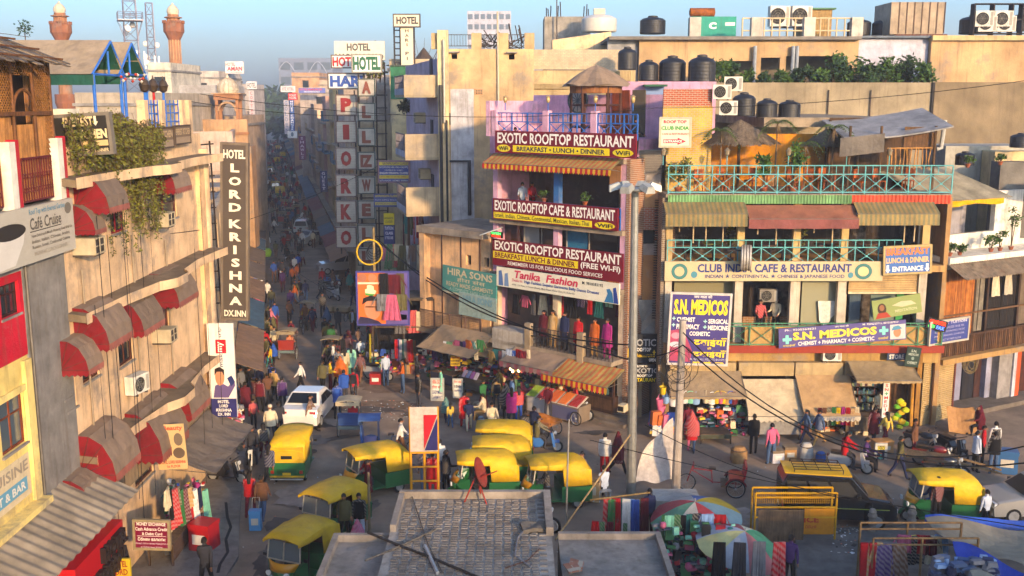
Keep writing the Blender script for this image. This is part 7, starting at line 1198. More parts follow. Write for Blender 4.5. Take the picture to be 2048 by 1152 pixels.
def make_auto():
    t=T('auto_rickshaw','x','auto rickshaw',group='auto rickshaws');W=.65
    def loft(secs,name,m,par=t,close=False):
        g=MB();n=len(secs[0]);
        for s in secs:g.v+=[tuple(p)for p in s]
        g.f+=[(i*n+j,i*n+j+1,(i+1)*n+j+1,(i+1)*n+j)for i in range(len(secs)-1)for j in range(n-1)];g.m=[0]*len(g.f);o=g.build(name,m,par,smooth=True);o.modifiers.new('t','SOLIDIFY').thickness=.02;return o
    arc=lambda y,w,z0,z1,k=1.0:[(-w,y,z0),(-w,y,z0+(z1-z0)*.5),(-w*.97,y,z0+(z1-z0)*.85),(-w*.8,y,z1),(-w*.4,y,z1+.05),(0,y,z1+.06),(w*.4,y,z1+.05),(w*.8,y,z1),(w*.97,y,z0+(z1-z0)*.85),(w,y,z0+(z1-z0)*.5),(w,y,z0)]
    loft([arc(-.82,.6,1.5,1.62),arc(-.4,.64,1.46,1.66),arc(.3,.66,1.44,1.68),arc(.36,.66,.86,1.68),arc(.95,.67,.85,1.64),arc(1.2,.66,.85,1.5),arc(1.32,.64,.85,1.25)],'hood',YELV)
    MB().ext([(-.62,.8),(.62,.8),(.64,1.1),(.6,1.4),(-.6,1.4),(-.64,1.1)],1.2,1.31).build('rear_curtain',YELV,t);MB().box(-.2,.2,1.305,1.325,.98,1.1).build('rear_window',VGL,t)
    g=MB();g.ext([(-.64,.28),(.64,.28),(.67,.84),(-.67,.84)],.28,1.34);g.build('rear_body',GRNV,t);MB().box(-.62,.62,1.34,1.36,.3,.36).build('rear_stripe',YELV,t);g=MB();[g.box(-.35,.35,1.342,1.352,.42+.05*i,.44+.05*i)for i in range(4)];g.build('vent',mt('123f26','paint'),t)
    for s in(-1,1):MB().box(s*.52-.06,s*.52+.06,1.34,1.365,.44,.56).build('tail_light',mt('9a2a1c','plastic'),t)
    MB().box(-.15,.15,1.362,1.37,.38,.48).build('number_plate',mt('c8a020','print'),t);MB().tube((-.6,1.4,.24),(.6,1.4,.24),.03).build('bumper',STEEL,t)
    MB().box(-.6,.6,-.7,.3,.3,.36).build('floor',GRNV,t)
    prof=[(-.98,.32,.22),(-1.06,.55,.3),(-1.02,.75,.42),(-.9,.98,.54)]
    g=MB();secs=[[(x*w,y+.22*abs(x)**2,z)for x in(-1,-.7,-.35,0,.35,.7,1)]for y,z,w in prof];loft(secs[:3],'nose',GRNV);loft(secs[2:],'nose_band',mt('c88a1a','car',.4))
    for s in(-1,1):MB().ext([(-.0,0),(.0,0)],0,0)if False else None;g=MB();g._add([(s*.53,-.7,.98),(s*.55,-.35,.95),(s*.6,-.35,.3),(s*.28,-.76,.3),(s*.42,-.82,.75)],[(0,1,2,3,4)]);o=g.build('front_side',GRNV,t);o.modifiers.new('t','SOLIDIFY').thickness=.02
    g=MB();g._add([(-.52,-.7,.99),(.52,-.7,.99),(.5,-.62,1.5),(-.5,-.62,1.5)],[(0,1,2,3)]);o=g.build('windscreen',mt('5a6468','glass'),t);
    g=MB();[g.beam(a,b,.035)for a,b in(((-.54,-.7,.98),(-.52,-.62,1.52)),((.54,-.7,.98),(.52,-.62,1.52)),((-.53,-.71,.99),(.53,-.71,.99)),((0,-.72,.99),(0,-.63,1.5)))];g.build('windscreen_frame',mt('b8b0a0','metal'),t)
    for s in(-1,1):MB().tube((s*.58,-.38,.34),(s*.6,-.3,1.5),.02,n=6).build('door_post',BLK,t);MB().lathe([(.07,0),(.085,-.05),(.06,-.06)],12,(s*.3,-.99,.72),Matrix.Rotation(-PI/2,3,'X')).build('headlight',mt('c8ccc8','glass'),t);MB().ob((s*.68,-.62,1.05),(.12,.03,.09)).build('mirror',BLK,t)
    MB().box(-.3,.3,-.25,-.02,.36,.68).build('driver_seat',BLK,t);MB().box(-.58,.58,.45,.95,.36,.7).build('rear_seat',BLK,t);MB().ob((0,1.02,.95),(1.1,.1,.5)).build('seat_back',mt('4a1c1c','plastic'),t);MB().tube((-.28,-.62,.95),(.28,-.62,.95),.02,n=6).build('handlebar',BLK,t);MB().tube((0,-.8,.4),(0,-.62,.95),.025,n=6).build('steering_column',BLK,t)
    wheel(t,(0,-.92,.22),.22,.1);wheel(t,(-.56,.85,.22),.22,.1);wheel(t,(.56,.85,.22),.22,.1);MB().ring((0,-.92,.22),.25,.05,Matrix.Rotation(PI/2,3,'Y'),10,5,PI*.55,PI*1.45).build('mudguard',GRNV,t)
    return t
AUTO=make_auto()
AL=[(590,944,180,'auto rickshaw driving away behind the white sedan, seen from the rear'),(742,984,-58,'auto rickshaw turning across the junction in front of the blue cycle rickshaw'),(662,1073,-28,'auto rickshaw facing the camera beside the two waiting men'),(598,1165,-22,'auto rickshaw nearest the camera, cut by the bottom edge'),(996,930,-92,'farthest auto rickshaw of the parked row, all yellow side'),(990,965,-88,'pale topped auto rickshaw in the middle of the parked row'),(960,998,-84,'auto rickshaw parked next to the yellow ladder frame'),(1100,1008,-80,'auto rickshaw with a driver resting inside, beside the cardboard boxes'),(1868,1042,-92,'auto rickshaw in front of the black taxi van')]
for i,(x,y,a,lab)in enumerate(AL):o=AUTO if i==0 else copy_tree(AUTO);o.location=G(x,y);o.rotation_euler.z=R(a);o['label']=lab;o.scale=(1.06,)*3;o['group']='auto rickshaws'
for k,(x,y,a)in enumerate([(1100,1008,-80),(742,984,-58),(1868,1042,-92),(662,1073,-28)]):
    p=G(x,y);M=Matrix.Rotation(R(a),3,'Z');person(p+M@Vector((0,-.1,.18)),a,'sit',('black','red','blue','dark grey')[k],'jeans blue',('driver in black resting inside the parked auto rickshaw','driver in red inside the turning auto rickshaw','driver in blue inside the auto rickshaw by the van','driver in the auto rickshaw beside the waiting men')[k])
def make_rick(hood='8a7a60',seat='8c2a20',frame='3a3030'):
    t=T('cycle_rickshaw','x','cycle rickshaw',group='cycle rickshaws');fm=mt(frame,'paint')
    for s in(-1,1):wheel(t,(s*.5,.55,.36),.36,.05,spokes=14)
    wheel(t,(0,-1.25,.34),.34,.045,spokes=14)
    g=MB();[g.tube(a,b,.022,n=5)for a,b in(((0,-1.25,.34),(0,-1.05,1.0)),((0,-1.1,.85),(0,-.3,.4)),((0,-1.1,.9),(0,-.35,.85)),((0,-.35,.9),(0,-.3,.36)),((0,-.3,.4),(0,.5,.4)),((-.5,.55,.36),(.5,.55,.36)),((-.45,.2,.55),(-.45,.9,.55)),((.45,.2,.55),(.45,.9,.55)),((-.3,-1.02,1.05),(.3,-1.02,1.05)),((0,-1.06,1.0),(0,-1.02,1.06)))];g.build('frame',fm,t)
    MB().ob((0,-.32,.95),(.18,.26,.07)).build('saddle',BLK,t);MB().box(-.45,.45,.0,.3,.38,.42).build('footboard',mt('6a5a48','wood'),t)
    MB().box(-.46,.46,.3,.85,.62,.74).build('seat',mt(seat,'plastic'),t);MB().ob((0,.88,.98),(.92,.08,.46),Matrix.Rotation(-.15,3,'X')).build('backrest',mt(seat,'plastic'),t);MB().box(-.46,.46,.86,.9,.45,.6).build('rear_panel',mt('5a6a6a','paint'),t)
    if hood:
        for sx in(-.45,.45):
            for y in(.2,.92):MB().tube((sx,y,.6),(sx,y,1.72),.018,n=5).build('hood_post',fm,t)
        g=MB();g.slab(lambda u,v:(-.52+1.04*u,.1+.9*v,1.72+.08*math.sin(u*PI)),6,2,(0,0,-.04));g.box(-.52,.52,.98,1.0,1.55,1.7);g.build('hood',mt(hood,'tarp'),t)
    for s in(-1,1):MB().ring((s*.5,.55,.36),.4,.03,Matrix.Rotation(PI/2,3,'Y'),10,4,PI*.6,PI*1.4).build('mudguard',fm,t)
    return t
R1,R2,R3,R4=make_rick(),make_rick('4a70a8','28508a','2c4c78'),make_rick(None,'a81c24','7a1c20'),make_rick('bfae90','2c4a80','34404c')
RL=[(R1,660,742,0,'cycle rickshaw with beige hood coming toward the junction, passengers aboard'),(R1,580,714,180,'cycle rickshaw with yellowish hood and orange shirted passenger, going away'),(R1,614,660,0,'cycle rickshaw with grey flat hood coming down the street'),(R1,508,742,180,'red backed cycle rickshaw beside the travel banner'),(R4,704,866,180,'cycle rickshaw with blue bars and cream hood next to the white sedan'),(R2,768,912,95,'blue hooded cycle rickshaw pushed by a man in white'),(R3,1440,985,-100,'red cycle rickshaw without a hood in front of the bead shop'),(R1,508,700,180,'orange decked cycle rickshaw at the hotel side stall'),(R1,570,495,0,'small cycle rickshaw beyond the lone riders'),(R1,567,452,180,'small cycle rickshaw up the hazy street, ahead of the silver cars'),(R1,572,425,180,'tiny cycle rickshaw with a yellow passenger up the street')]
used=set()
for pr_,x,y,a,lab in RL:
    o=pr_ if id(pr_)not in used else copy_tree(pr_);used.add(id(pr_));o.location=G(x,y);o.rotation_euler.z=R(a);o['label']=lab
    p=G(x,y);M=Matrix.Rotation(R(a),3,'Z')
    if 'pushed' not in lab and 'without' not in lab:
        person(p+M@Vector((0,-.28,0)),a,'pedal',random.choice(['grey','brown','maroon','olive','cream']),'dark grey','rider pedalling the '+lab[:lab.find('rickshaw')+8]+(' going' if a else ' coming')+f' {("up", "down")[a == 0]} the street'+{'660':'','580':' past it','614':' slowly'}.get(str(x),'')+(' near the banner' if x==508 and y==742 else ' at the stall' if x==508 else ' far off' if y<480 else ' farther on' if y<500 else ''))
        person(p+M@Vector((-.15,.55,.24)),a,'sit',('orange' if x==580 else random.choice(['red','navy','black','maroon','yellow'])),'black','passenger in the '+lab.split(',')[0])
def make_bike(col,scoot=False):
    t=T('scooter' if scoot else 'motorbike','x','scooter' if scoot else 'motorbike',group='two wheelers');m=mt(col,'car',.3);r=.25 if scoot else .3
    wheel(t,(0,-.62,r),r,.1);wheel(t,(0,.62,r),r,.1)
    if scoot:
        MB().ext([(.05,.3),(.75,.28),(.88,.6),(.8,.75),(.1,.7),(-.05,.5)],-.16,.16).build('rear_body',m,t).rotation_euler.z=0;o=t.children[-1]
        for c in t.children:
            if c.name.startswith('rear_body'):c.rotation_euler.z=PI/2
        MB().ob((0,-.15,.3),(.36,.5,.08)).build('footboard',BLK,t);MB().ob((0,-.42,.6),(.42,.1,.62),Matrix.Rotation(-.2,3,'X'),.8).build('leg_shield',m,t);MB().ob((0,-.56,.5),(.18,.3,.12)).build('front_mudguard',m,t)
        MB().ob((0,.4,.8),(.3,.75,.1)).build('seat',BLK,t)
    else:
        MB().lathe([(.02,-.28),(.13,-.2),(.16,0),(.12,.22),(.03,.3)],10,(0,-.12,.78),Matrix.Rotation(PI/2,3,'X')).build('fuel_tank',m,t,smooth=True);MB().ob((0,.38,.8),(.26,.75,.1)).build('seat',BLK,t);MB().ob((0,.0,.42),(.26,.4,.32)).build('engine',mt('5a5a5a','metal'),t);MB().ob((0,.6,.62),(.2,.5,.14)).build('tail_panel',m,t);MB().tube((.16,.0,.3),(.18,.8,.36),.045,n=7).build('exhaust',STEEL,t);MB().ring((0,-.62,r),r+.05,.03,Matrix.Rotation(PI/2,3,'Y'),8,4,PI*.3,PI*.9).build('front_mudguard',m,t)
    g=MB();[g.tube((s*.06,-.62,r),(s*.06,-.42,.9),.025,n=5)for s in(-1,1)];g.build('fork',STEEL,t);MB().tube((-.32,-.36,.98),(.32,-.36,.98),.02,n=5).build('handlebar',BLK,t);MB().lathe([(.05,0),(.09,-.08),(.08,-.1)],10,(0,-.48,.86),Matrix.Rotation(-PI/2,3,'X')).build('headlight',mt('b8bcbc','glass'),t)
    for s in(-1,1):MB().ob((s*.3,-.36,1.12),(.1,.02,.07)).build('mirror',BLK,t)
    MB().ob((0,.88,.66),(.16,.04,.08)).build('tail_light',mt('8a1c18','plastic'),t);return t
B1,B2,S1,S2,S3=make_bike('20242c'),make_bike('6a1c20'),make_bike('1c1c20',True),make_bike('8a8c90',True),make_bike('2a62a0',True)
BL=[(B1,506,935,5,'black motorbike with its rider parked by the hotel side stall',1),(S1,455,965,75,'black scooter parked beside the hotel shop awning',0),(S3,1085,905,95,'blue scooter crossing behind the parked auto rickshaws',1),(S2,985,880,10,'scooter ridden by a man in white, behind the parked auto rickshaws',1),(S2,1700,945,70,'silver grey scooter with riders in front of the pharmacy',1),(B1,1845,905,40,'motorbike with pale seat cover parked by the shutter',0),(B2,1870,935,60,'dark red motorbike at the front of the parked cluster',0),(S1,1905,915,20,'black scooter in front of the tan cloth by the shutter',0),(B1,1890,960,80,'black motorbike nearest the long wooden cart',0),(B1,565,562,0,'motorbike with rider coming toward the camera, middle of the street',1),(B1,575,533,0,'motorbike with long haired rider just behind the first rider',1),(S2,668,600,40,'silver scooter in the parked cluster near the political banner',0),(B1,655,585,60,'black motorbike in the parked cluster near the political banner',0),(B2,676,585,20,'dark motorbike behind the silver scooter',0),(S3,665,572,70,'blue scooter at the back of the parked cluster',0),(S2,758,760,70,'white covered scooter beside the red generator',0),(B1,1075,1060,60,'dark motorbike parked behind the brick paved roof',0),(B2,1150,840,70,'motorbike parked by the fruit stand wheel',0),(B1,516,560,10,'black motorbike among the crowd on the hotel side',1),(S1,520,582,20,'black scooter waiting on the hotel side',1),(B1,600,520,185,'motorbike heading up the street past the silver sedan',1)]
used=set()
for pr_,x,y,a,lab,rd in BL:
    o=pr_ if id(pr_)not in used else copy_tree(pr_);used.add(id(pr_));o.location=G(x,y);o.rotation_euler.z=R(a);o['label']=lab
    if rd:M=Matrix.Rotation(R(a),3,'Z');person(G(x,y)+M@Vector((0,.25,.06)),a,'ride',{1085:'olive',985:'cream',1700:'red',506:'dark grey'}.get(x,random.choice(['black','navy','dark grey'])),'dark grey','rider sitting on the '+lab.split(',')[0].replace(' with its rider','').replace(' ridden by a man in white',' in cream'),'l' if 'long haired' in lab else 'j')
person(G(1728,938),60,'sit','purple','black','person in purple sitting near the silver grey scooter')
def make_car(col,suv=0,van=False,top=None):
    t=T('car','x','car');m=mt(col,'car');L=2.0 if not van else 1.85;TB=.08 if van else .28;W=.82 if not van else .78
    if van:P=[(-L,.35),(-L,.75),(-L+.25,.98),(-.95,1.08),(-.35,1.72),(L-.15,1.78),(L,1.5),(L,.35)];belt=1.1
    elif suv:P=[(-L,.35),(-L-.02,.7),(-L+.2,.92),(-1.0,1.02),(-.45,1.6),(1.5,1.68),(L-.1,1.55),(L,.9),(L,.35)];belt=1.02
    else:P=[(-L,.3),(-L-.04,.6),(-L+.15,.78),(-1.0,.92),(-.35,1.4),(.75,1.44),(1.4,1.02),(L-.05,.98),(L+.03,.7),(L,.3)];belt=.95
    def sect(f):return[(y*f[0],z)for y,z in P]
    g=MB();n=len(P)
    for k,(xw,zs)in enumerate(((-1,1),(-.8,2),(.8,2),(1,1))):pass
    rows=[]
    for s in(-1,1):
        rows.append([Vector((s*W*(1.0 if z<=belt else 1-TB*(z-belt)/.6),y,z))for y,z in P]);rows.append([Vector((s*W*(.86 if z<=belt else .7+(.28-TB)*.7),y*(1.02 if abs(y)>L*.9 else 1),z+(.03 if z>.5 else 0)))for y,z in P])
    rows=[rows[0],rows[1],rows[3],rows[2]]
    for r_ in rows:g.v+=[tuple(p)for p in r_]
    for a in range(3):
        for j in range(n):g.f.append((a*n+j,a*n+(j+1)%n,(a+1)*n+(j+1)%n,(a+1)*n+j));g.m.append(0)
    g.f+=[tuple(range(n)),tuple(range(4*n-1,3*n-1,-1))];g.m+=[0,0];g.build('body',m,t,smooth=False)
    def pane(pts,name):g=MB();g.poly(pts);o=g.build(name,VGL,t);o.modifiers.new('t','SOLIDIFY').thickness=.01
    pj=[j for j,(y,z)in enumerate(P)];top_i=[j for j,(y,z)in enumerate(P)if z>belt+.3];a0,a1=top_i[0],top_i[-1]
    fr0,fr1=P[a0-1],P[a0];rr0,rr1=P[a1],P[a1+1]
    e=lambda A,B,u:(A[0]+(B[0]-A[0])*u,A[1]+(B[1]-A[1])*u)
    for(A,B,sg,nm)in((fr0,fr1,-1,'windscreen'),(rr1,rr0,1,'rear_window')):
        lo,hi=e(A,B,.12),e(A,B,.88);pane([(-W*.8,lo[0]+sg*.03,lo[1]+.045),(W*.8,lo[0]+sg*.03,lo[1]+.045),(W*.66,hi[0]+sg*.03,hi[1]+.045),(-W*.66,hi[0]+sg*.03,hi[1]+.045)],nm)
    y0,y1=e(fr0,fr1,.25)[0]+.12,e(rr1,rr0,.3)[0]-.08;zt=P[a0][1]-.1;yt0,yt1=P[a0][0]+.06,P[a1][0]-.04
    for s in(-1,1):
        xb,xt=s*(W+.008),s*(W*(1-TB*(zt-belt)/.6)+.012);nd=3 if(suv or van)else 2
        for k in range(nd):
            u0,u1=k/nd+.02,(k+1)/nd-.02;pane([(xb,y0+(y1-y0)*u0,belt+.04),(xb,y0+(y1-y0)*u1,belt+.04),(xt,yt0+(yt1-yt0)*u1,zt),(xt,yt0+(yt1-yt0)*u0,zt)],'side_window')
        MB().ob((s*W*.78,L+.0,.82),(.26,.08,.2)).build('tail_light',mt('a01818','plastic'),t);MB().ob((s*W*.78,-L+.03,.7),(.3,.1,.14)).build('headlight',mt('c8ccd0','glass'),t);MB().ob((s*(W+.1),y0+.1,belt+.08),(.18,.1,.12)).build('wing_mirror',BLK,t)
        for y in(-L*.66,L*.64):wheel(t,(s*(W-.06),y,.3),.31,.16)
    MB().box(-W*.9,W*.9,L-.01,L+.06,.34,.46).build('rear_bumper',m,t);MB().box(-W*.9,W*.9,-L-.07,-L,.34,.46).build('front_bumper',m,t);MB().box(-.22,.22,L+.055,L+.068,.55,.66).build('number_plate',mt('c8c8c0','print'),t)
    if top:g=MB();g.slab(lambda u,v:(-.58+1.16*u,-.38+2.2*v,1.775+.06*v+.03*math.sin(u*PI)),4,4,(0,0,-.03));g.build('yellow_roof',mt(top,'car',.35),t)
    return t
c=make_car('d4d0c8');c.location=G(622,836);c.rotation_euler.z=R(176);c['label']='white sedan with blue rear window stopped in the junction';c.scale=(1.02,)*3
MB().ob((.95,-.2,.62),(.5,.06,.6),Matrix.Rotation(-.3,3,'Z')).build('open_door',mt('d4d0c8','car'),c)
c=make_car('a8a49c');c.location=G(625,488);c.rotation_euler.z=R(150);c['label']='silver sedan in the middle of the crowded street'
c=make_car('b8b8b4',1);c.location=G(609,466);c.rotation_euler.z=R(180);c['label']='white van in front of the silver sedan'
c=make_car('a8a8a8',1);c.location=G(683,545);c.rotation_euler.z=R(-70);c['label']='silver off roader parked under the letter box towers'
c=make_car('9a968e');c.location=G(2075,1030);c.rotation_euler.z=R(-88);c['label']='grey car cut by the picture edge behind the auto rickshaw'
c=make_car('121316',van=True,top='c89a14');c.location=G(1668,1040);c.rotation_euler.z=R(84);c['label']='black taxi van with yellow roof and rack behind the barricade';c.name='taxi_van';c['category']='van';c.scale=(1.05,1.03,1.05)
g=MB();[g.tube((-.5+.25*i,-.1,1.93),(-.5+.25*i,1.5,1.93),.015,n=4)for i in range(5)];[g.tube((-.5,-.1+.4*i,1.93),(.5,-.1+.4*i,1.93),.015,n=4)for i in range(5)];[g.tube((sx,y,1.8),(sx,y,1.93),.015,n=4)for sx in(-.5,.5)for y in(-.1,1.5)];g.build('roof_rack',mt('2a2624','rust'),c);MB().box(.79,.795,-1.6,1.75,.72,.75).build('side_stripe',mt('7a8a3a','print'),c);MB().box(-.795,-.79,-1.6,1.75,.72,.75).build('side_stripe',mt('7a8a3a','print'),c)
# ================= the crowd up the street
tops=list(NC);wts=['black','navy','dark grey','maroon','brown','olive','grey','red','white','blue','jeans blue','purple','black','dark grey','tan','orange','cream','green']
for i in range(118):
    d=14+150*(i/118)**1.2;u=random.random();wd_=(FRR.w(420).x-FRL.w(0).x);P0=FRL.w(d);Pr=FRR.w(420-(d-18))if d>30 else Vector((-9.2,62,0));k=u if random.random()<.35 else(random.betavariate(.55,.75))
    p=P0.lerp(Vector((Pr.x,P0.y,0)),.05+.88*k);person(p,random.choice([0,180,rnd(0,360)]),random.choice(['stand','walk','walk2','stand2']),random.choice(wts),random.choice(['black','dark grey','jeans blue','brown','maroon']),None,'',1,'far market crowd',True)
for i in range(26):
    d=70+9*i+rnd(-3,3);P0=FRL.w(d);Pr=FRR.w(420-(d-18));p=P0.lerp(Vector((Pr.x,P0.y,0)),rnd(.25,.75))
    o=copy_tree(random.choice([AUTO,R1,B1,R1]));o.location=p;o.rotation_euler.z=R(random.choice([0,180])+13);o['label']={'auto_rickshaw':'hazy auto rickshaw in the far traffic up the market street','cycle_rickshaw':'hazy cycle rickshaw in the far traffic up the market street','motorbike':'hazy motorbike in the far traffic up the market street'}[o.name.split('.')[0]];o['group']='far hazy traffic'
# ================= foreground kiosk roof
RZ=3.2;r_=lambda x,y,z=RZ:G(x,y,z);C1,C2,C3=r_(800,992),r_(1072,984),r_(1122,1112);yF=C1.y;xL,xR=C1.x,C2.x+.05
ks=T('kiosk','flat roofed cement kiosk with brick paved roof in the foreground','building');CEM=mt('8d8378','concrete');yN=17.0
MB().box(xL,xR+.3,yN,yF,0,RZ-.16).build('wall',CEM,ks);rf=MB().box(xL,xR+.3,yN,yF,RZ-.16,RZ-.02).build('roof',mt('a2988b','concrete'),ks)
for v in((xL,xR+.35,yF-.18,yF,.22),(xL,xL+.16,r_(800,1062).y,yF-.18,.2),(xR+.15,xR+.35,r_(1122,1040).y-1,yF-.18,.24)):MB().box(v[0],v[1],v[2],v[3],RZ-.02,RZ-.02+v[4]).build('parapet',CEM,ks)
bm_=MB().ob((0,0,0),(.185,.1,.04),None,.93).mesh('brick',mt('OBJ','concrete'));bw_=.235;k=0;gx_=MB()
for j in range(46):
    for i in range(18):
        x,y=xL+.32+i*bw_+(j%2)*.03,yF-.33-j*.15
        if x>xR+.05 or y<r_(900,1175).y:continue
        if k>=300:gx_.ob((x+rnd(-.02,.02),y+rnd(-.012,.012),RZ-.006+rnd(-.008,.004)),(.185,.1,.04),Matrix.Rotation(rnd(-.06,.06),3,'Z'),.93);continue
        k+=1;o=ob('brick',bm_,rf,(x+rnd(-.02,.02),y+rnd(-.012,.012),RZ-.006+rnd(-.008,.004)));o.rotation_euler.z=rnd(-.06,.06);o.color=(*hx(random.choice(['857a6e','91877b','766b60'])),1)
gx_.build('brick_field',mt('857a6e','concrete'),rf)['kind']='stuff'
lr=T('kiosk','lower cement kiosk roof beside the brick paved one','building');p=r_(668,1078,2.9);MB().box(p.x,xL-.02,yN,p.y,0,2.88).build('wall',CEM,lr);MB().box(p.x,xL-.02,p.y-.16,p.y,2.88,3.08).build('parapet',CEM,lr);MB().box(p.x,p.x+.15,yN,p.y-.16,2.88,3.08).build('parapet',CEM,lr)
lr=T('kiosk','plain cement kiosk roof under the hanging scarves','building');a,b=r_(1130,1062,2.9),r_(1330,1100,2.9);MB().box(xR+.5,b.x,yN,a.y-.3,0,2.85).build('wall',CEM,lr);MB().box(xR+.5,b.x,a.y-.45,a.y-.3,2.85,3.02).build('parapet',CEM,lr);MB().box(b.x-.15,b.x,yN,a.y-.45,2.85,3.02).build('parapet',CEM,lr)
t=T('satellite_dish','rusty red satellite dish on the brick paved roof','dish',r_(953,1002));MB().lathe([(.03,0),(.25,.04),(.45,.13),(.46,.15),(.25,.07),(.02,.03)],20,(0,0,.85),Matrix.Rotation(1.25,3,'Y')@Matrix.Rotation(.3,3,'X'),1,.75).build('reflector',mt('7a2a22','rust'),t,smooth=True);[MB().tube(a,b,.022,n=5).build('leg',mt('8a2a22','paint'),t)for a,b in(((0,0,.8),(-.35,-.1,0)),((0,0,.8),(.3,-.25,0)),((.05,0,.5),(.15,.3,0)))];MB().tube((.1,0,.7),(.6,-.1,.95),.018,n=5).build('feed_arm',mt('8a2a22','paint'),t)
def line(lab,pts,r,col,name='hose',cat='hose',kind='rubber'):tag(MB().path(pts,r,6).build(name,mt(col,kind)),lab,cat)
Rr=lambda*P:[r_(x,y)+Vector((0,0,.05))for x,y in P]
line('thick black hose crossing the brick paved roof',Rr((735,1068),(800,1095),(860,1118),(960,1160)),.035,'2e2a28');line('grey bamboo pole lying across the roof',Rr((730,1125),(790,1100),(872,1062)),.025,'6f665a','bamboo_pole','pole','wood');line('dark cable hanging over the roof edge',Rr((822,990),(842,1050),(855,1090),(885,1150)),.015,'4a4038');line('bent grey conduit on the roof corner',Rr((1060,1050),(1035,1080),(1030,1115),(1062,1138)),.022,'77777a');line('thin rusty rod near the conduit',Rr((1010,1140),(1055,1125),(1080,1100)),.014,'5a3a2a');line('pale steel bar at the roof front',Rr((850,1095),(875,1150)),.05,'a8a8a6','steel_bar','bar','metal')
g=MB();p=r_(1065,1060);g.slab(lambda u,v:p+Vector((-.35+.75*u+.1*v,.25-.5*v+.1*u,.12+.03*math.sin(u*7+v*5))),6,5,(0,0,-.1));tag(g.build('sacking',mt('6d655a','cloth')),'folded grey sacking on the corner of the brick paved roof','sack')
for i in range(2):t=T('loose_tile',('square red tile leaning on the low parapet','second red tile under the first')[i],'tile',r_(1145+8*i,1135-8*i,3.05),.4+i);MB().ob((0,0,0),(.36,.36,.04),Matrix.Rotation(.2,3,'X')).build('tile',mt('8f6250','brick'),t)
# ================= poles, lamp post and wires
def post(lab,px,yb,yt,r,r2,col,kind,name,cat='pole'):
    p=G(px[1],yb);f=FY(p.y);t=T(name,lab,cat,p);top=f.q(px[0],yt);h=Vector((top[0]-p.x,0,top[1]));MB().tube((0,0,0),h,r,r2,10).build('shaft',mt(col,kind),t);return t,h
t,h=post('tall grey floodlight mast in front of the restaurants',(1270,1262),990,382,.19,.13,'7f7f7a','metal','floodlight_mast','lamp post')
MB().lathe([(.5,h.z),(.6,h.z+.06),(.5,h.z+.12)],12,(h.x,0,0)).build('crown_ring',mt('8f9088','metal'),t);
for a in range(6):M=Matrix.Rotation(a*PI/3,3,'Z');MB().ob(Vector((h.x,0,h.z+.16))+M@Vector((.72,0,0)),(.5,.4,.22),M@Matrix.Rotation(.35,3,'Y'),.7).build('floodlight',mt('a0a098','metal'),t)
t2=T('loudspeaker','cream horn loudspeaker strapped low on the floodlight mast','loudspeaker',G(1250,990)+Vector((-.15,-.1,3.45)),1.0);MB().ob((0,0,0),(.42,.3,.26),None,.8).build('horn',mt('b8a888','plastic'),t2);MB().ob((-.22,0,0),(.02,.22,.18)).build('mouth',BLK,t2)
t,h=post('square concrete cable pole with wire loops beside the pharmacy board',(1366,1350),1010,640,.17,.12,'a09488','concrete','concrete_pole');g=MB();[g.ring((rnd(-.3,.1),rnd(-.3,.1),h.z-1.2-rnd(0,1.4)),rnd(.25,.6),.011,Matrix.Rotation(1.3+rnd(-.4,.4),3,'X')@Matrix.Rotation(rnd(-.5,.5),3,'Y'),14,4)for _ in range(9)];g.build('wire_loop',BLK,t)
t,h=post('bamboo pole with a yellow hoop and wires above the banner',(747,752),712,455,.09,.07,'9a8458','wood','hoop_pole');MB().ring((h.x-.25,-.1,h.z-1.4),.72,.05,Matrix.Rotation(PI/2,3,'X'),24,6).build('hoop',mt('c8a024','plastic'),t);g=MB();[g.ring((h.x,-.05,h.z-1.2-.1*k),.3+.05*k,.02,Matrix.Rotation(1.4,3,'X'),12,4)for k in range(4)];g.build('wire_loop',BLK,t)
post('bare bamboo pole standing next to the waiting men',(737,739),1085,945,.05,.04,'8a7656','wood','bare_pole');post('thin grey pipe pole behind the brick paved roof',(1138,1132),1050,838,.035,.03,'8f8a84','metal','thin_pole');post('yellow painted stall post with tangled wire',(740,741),756,668,.07,.06,'8a7a1c','paint','stall_post')
def wire(lab,A,B,sag,r=.02,col='161515'):
    A,B=AT(*A),AT(*B);line(lab,[A.lerp(B,u/14)-Vector((0,0,sag*4*u/14*(1-u/14)))for u in range(15)],r,col,'cable','cable')
W_=[((400,188,40),(1310,216,44),.6,'black cable strung from the hotel roof toward the roof garden'),((1310,216,44),(2060,160,38),.25,'black cable rising over the roof garden to the picture edge'),((380,203,42),(800,228,62),.3,'thin cable above the far street'),((-10,470,24),(400,460,39),.15,'thin cable across the hotel front'),((752,480,60),(1262,720,37),.9,'thick cable swooping from the hoop pole to the floodlight mast',.03),((748,470,60),(1262,690,37),1.5,'second thick cable below the first, toward the mast',.03),((1366,690,35),(2060,925,27),1.5,'thick twisted cable crossing in front of the shops to the edge',.024),((1366,665,35),(2060,890,29),1.9,'upper thick cable crossing in front of the shops',.022),((1262,700,37),(1366,690,35),.3,'short slack cable between mast and concrete pole',.022),((1290,850,36),(1700,1000,31),.3,'thin wire above the red cycle rickshaw'),((1180,880,35),(2060,1055,27),.2,'long thin wire passing the taxi van'),((480,445,52),(760,330,70),.2,'pale rope strung over the market street'),((180,880,30),(430,895,40),.1,'sagging wire along the lower hotel awnings'),((740,620,60),(560,520,80),.3,'wire crossing the market street entrance')]
for w in W_:wire(w[3],w[0],w[1],w[2],w[4]if len(w)>4 else .014)
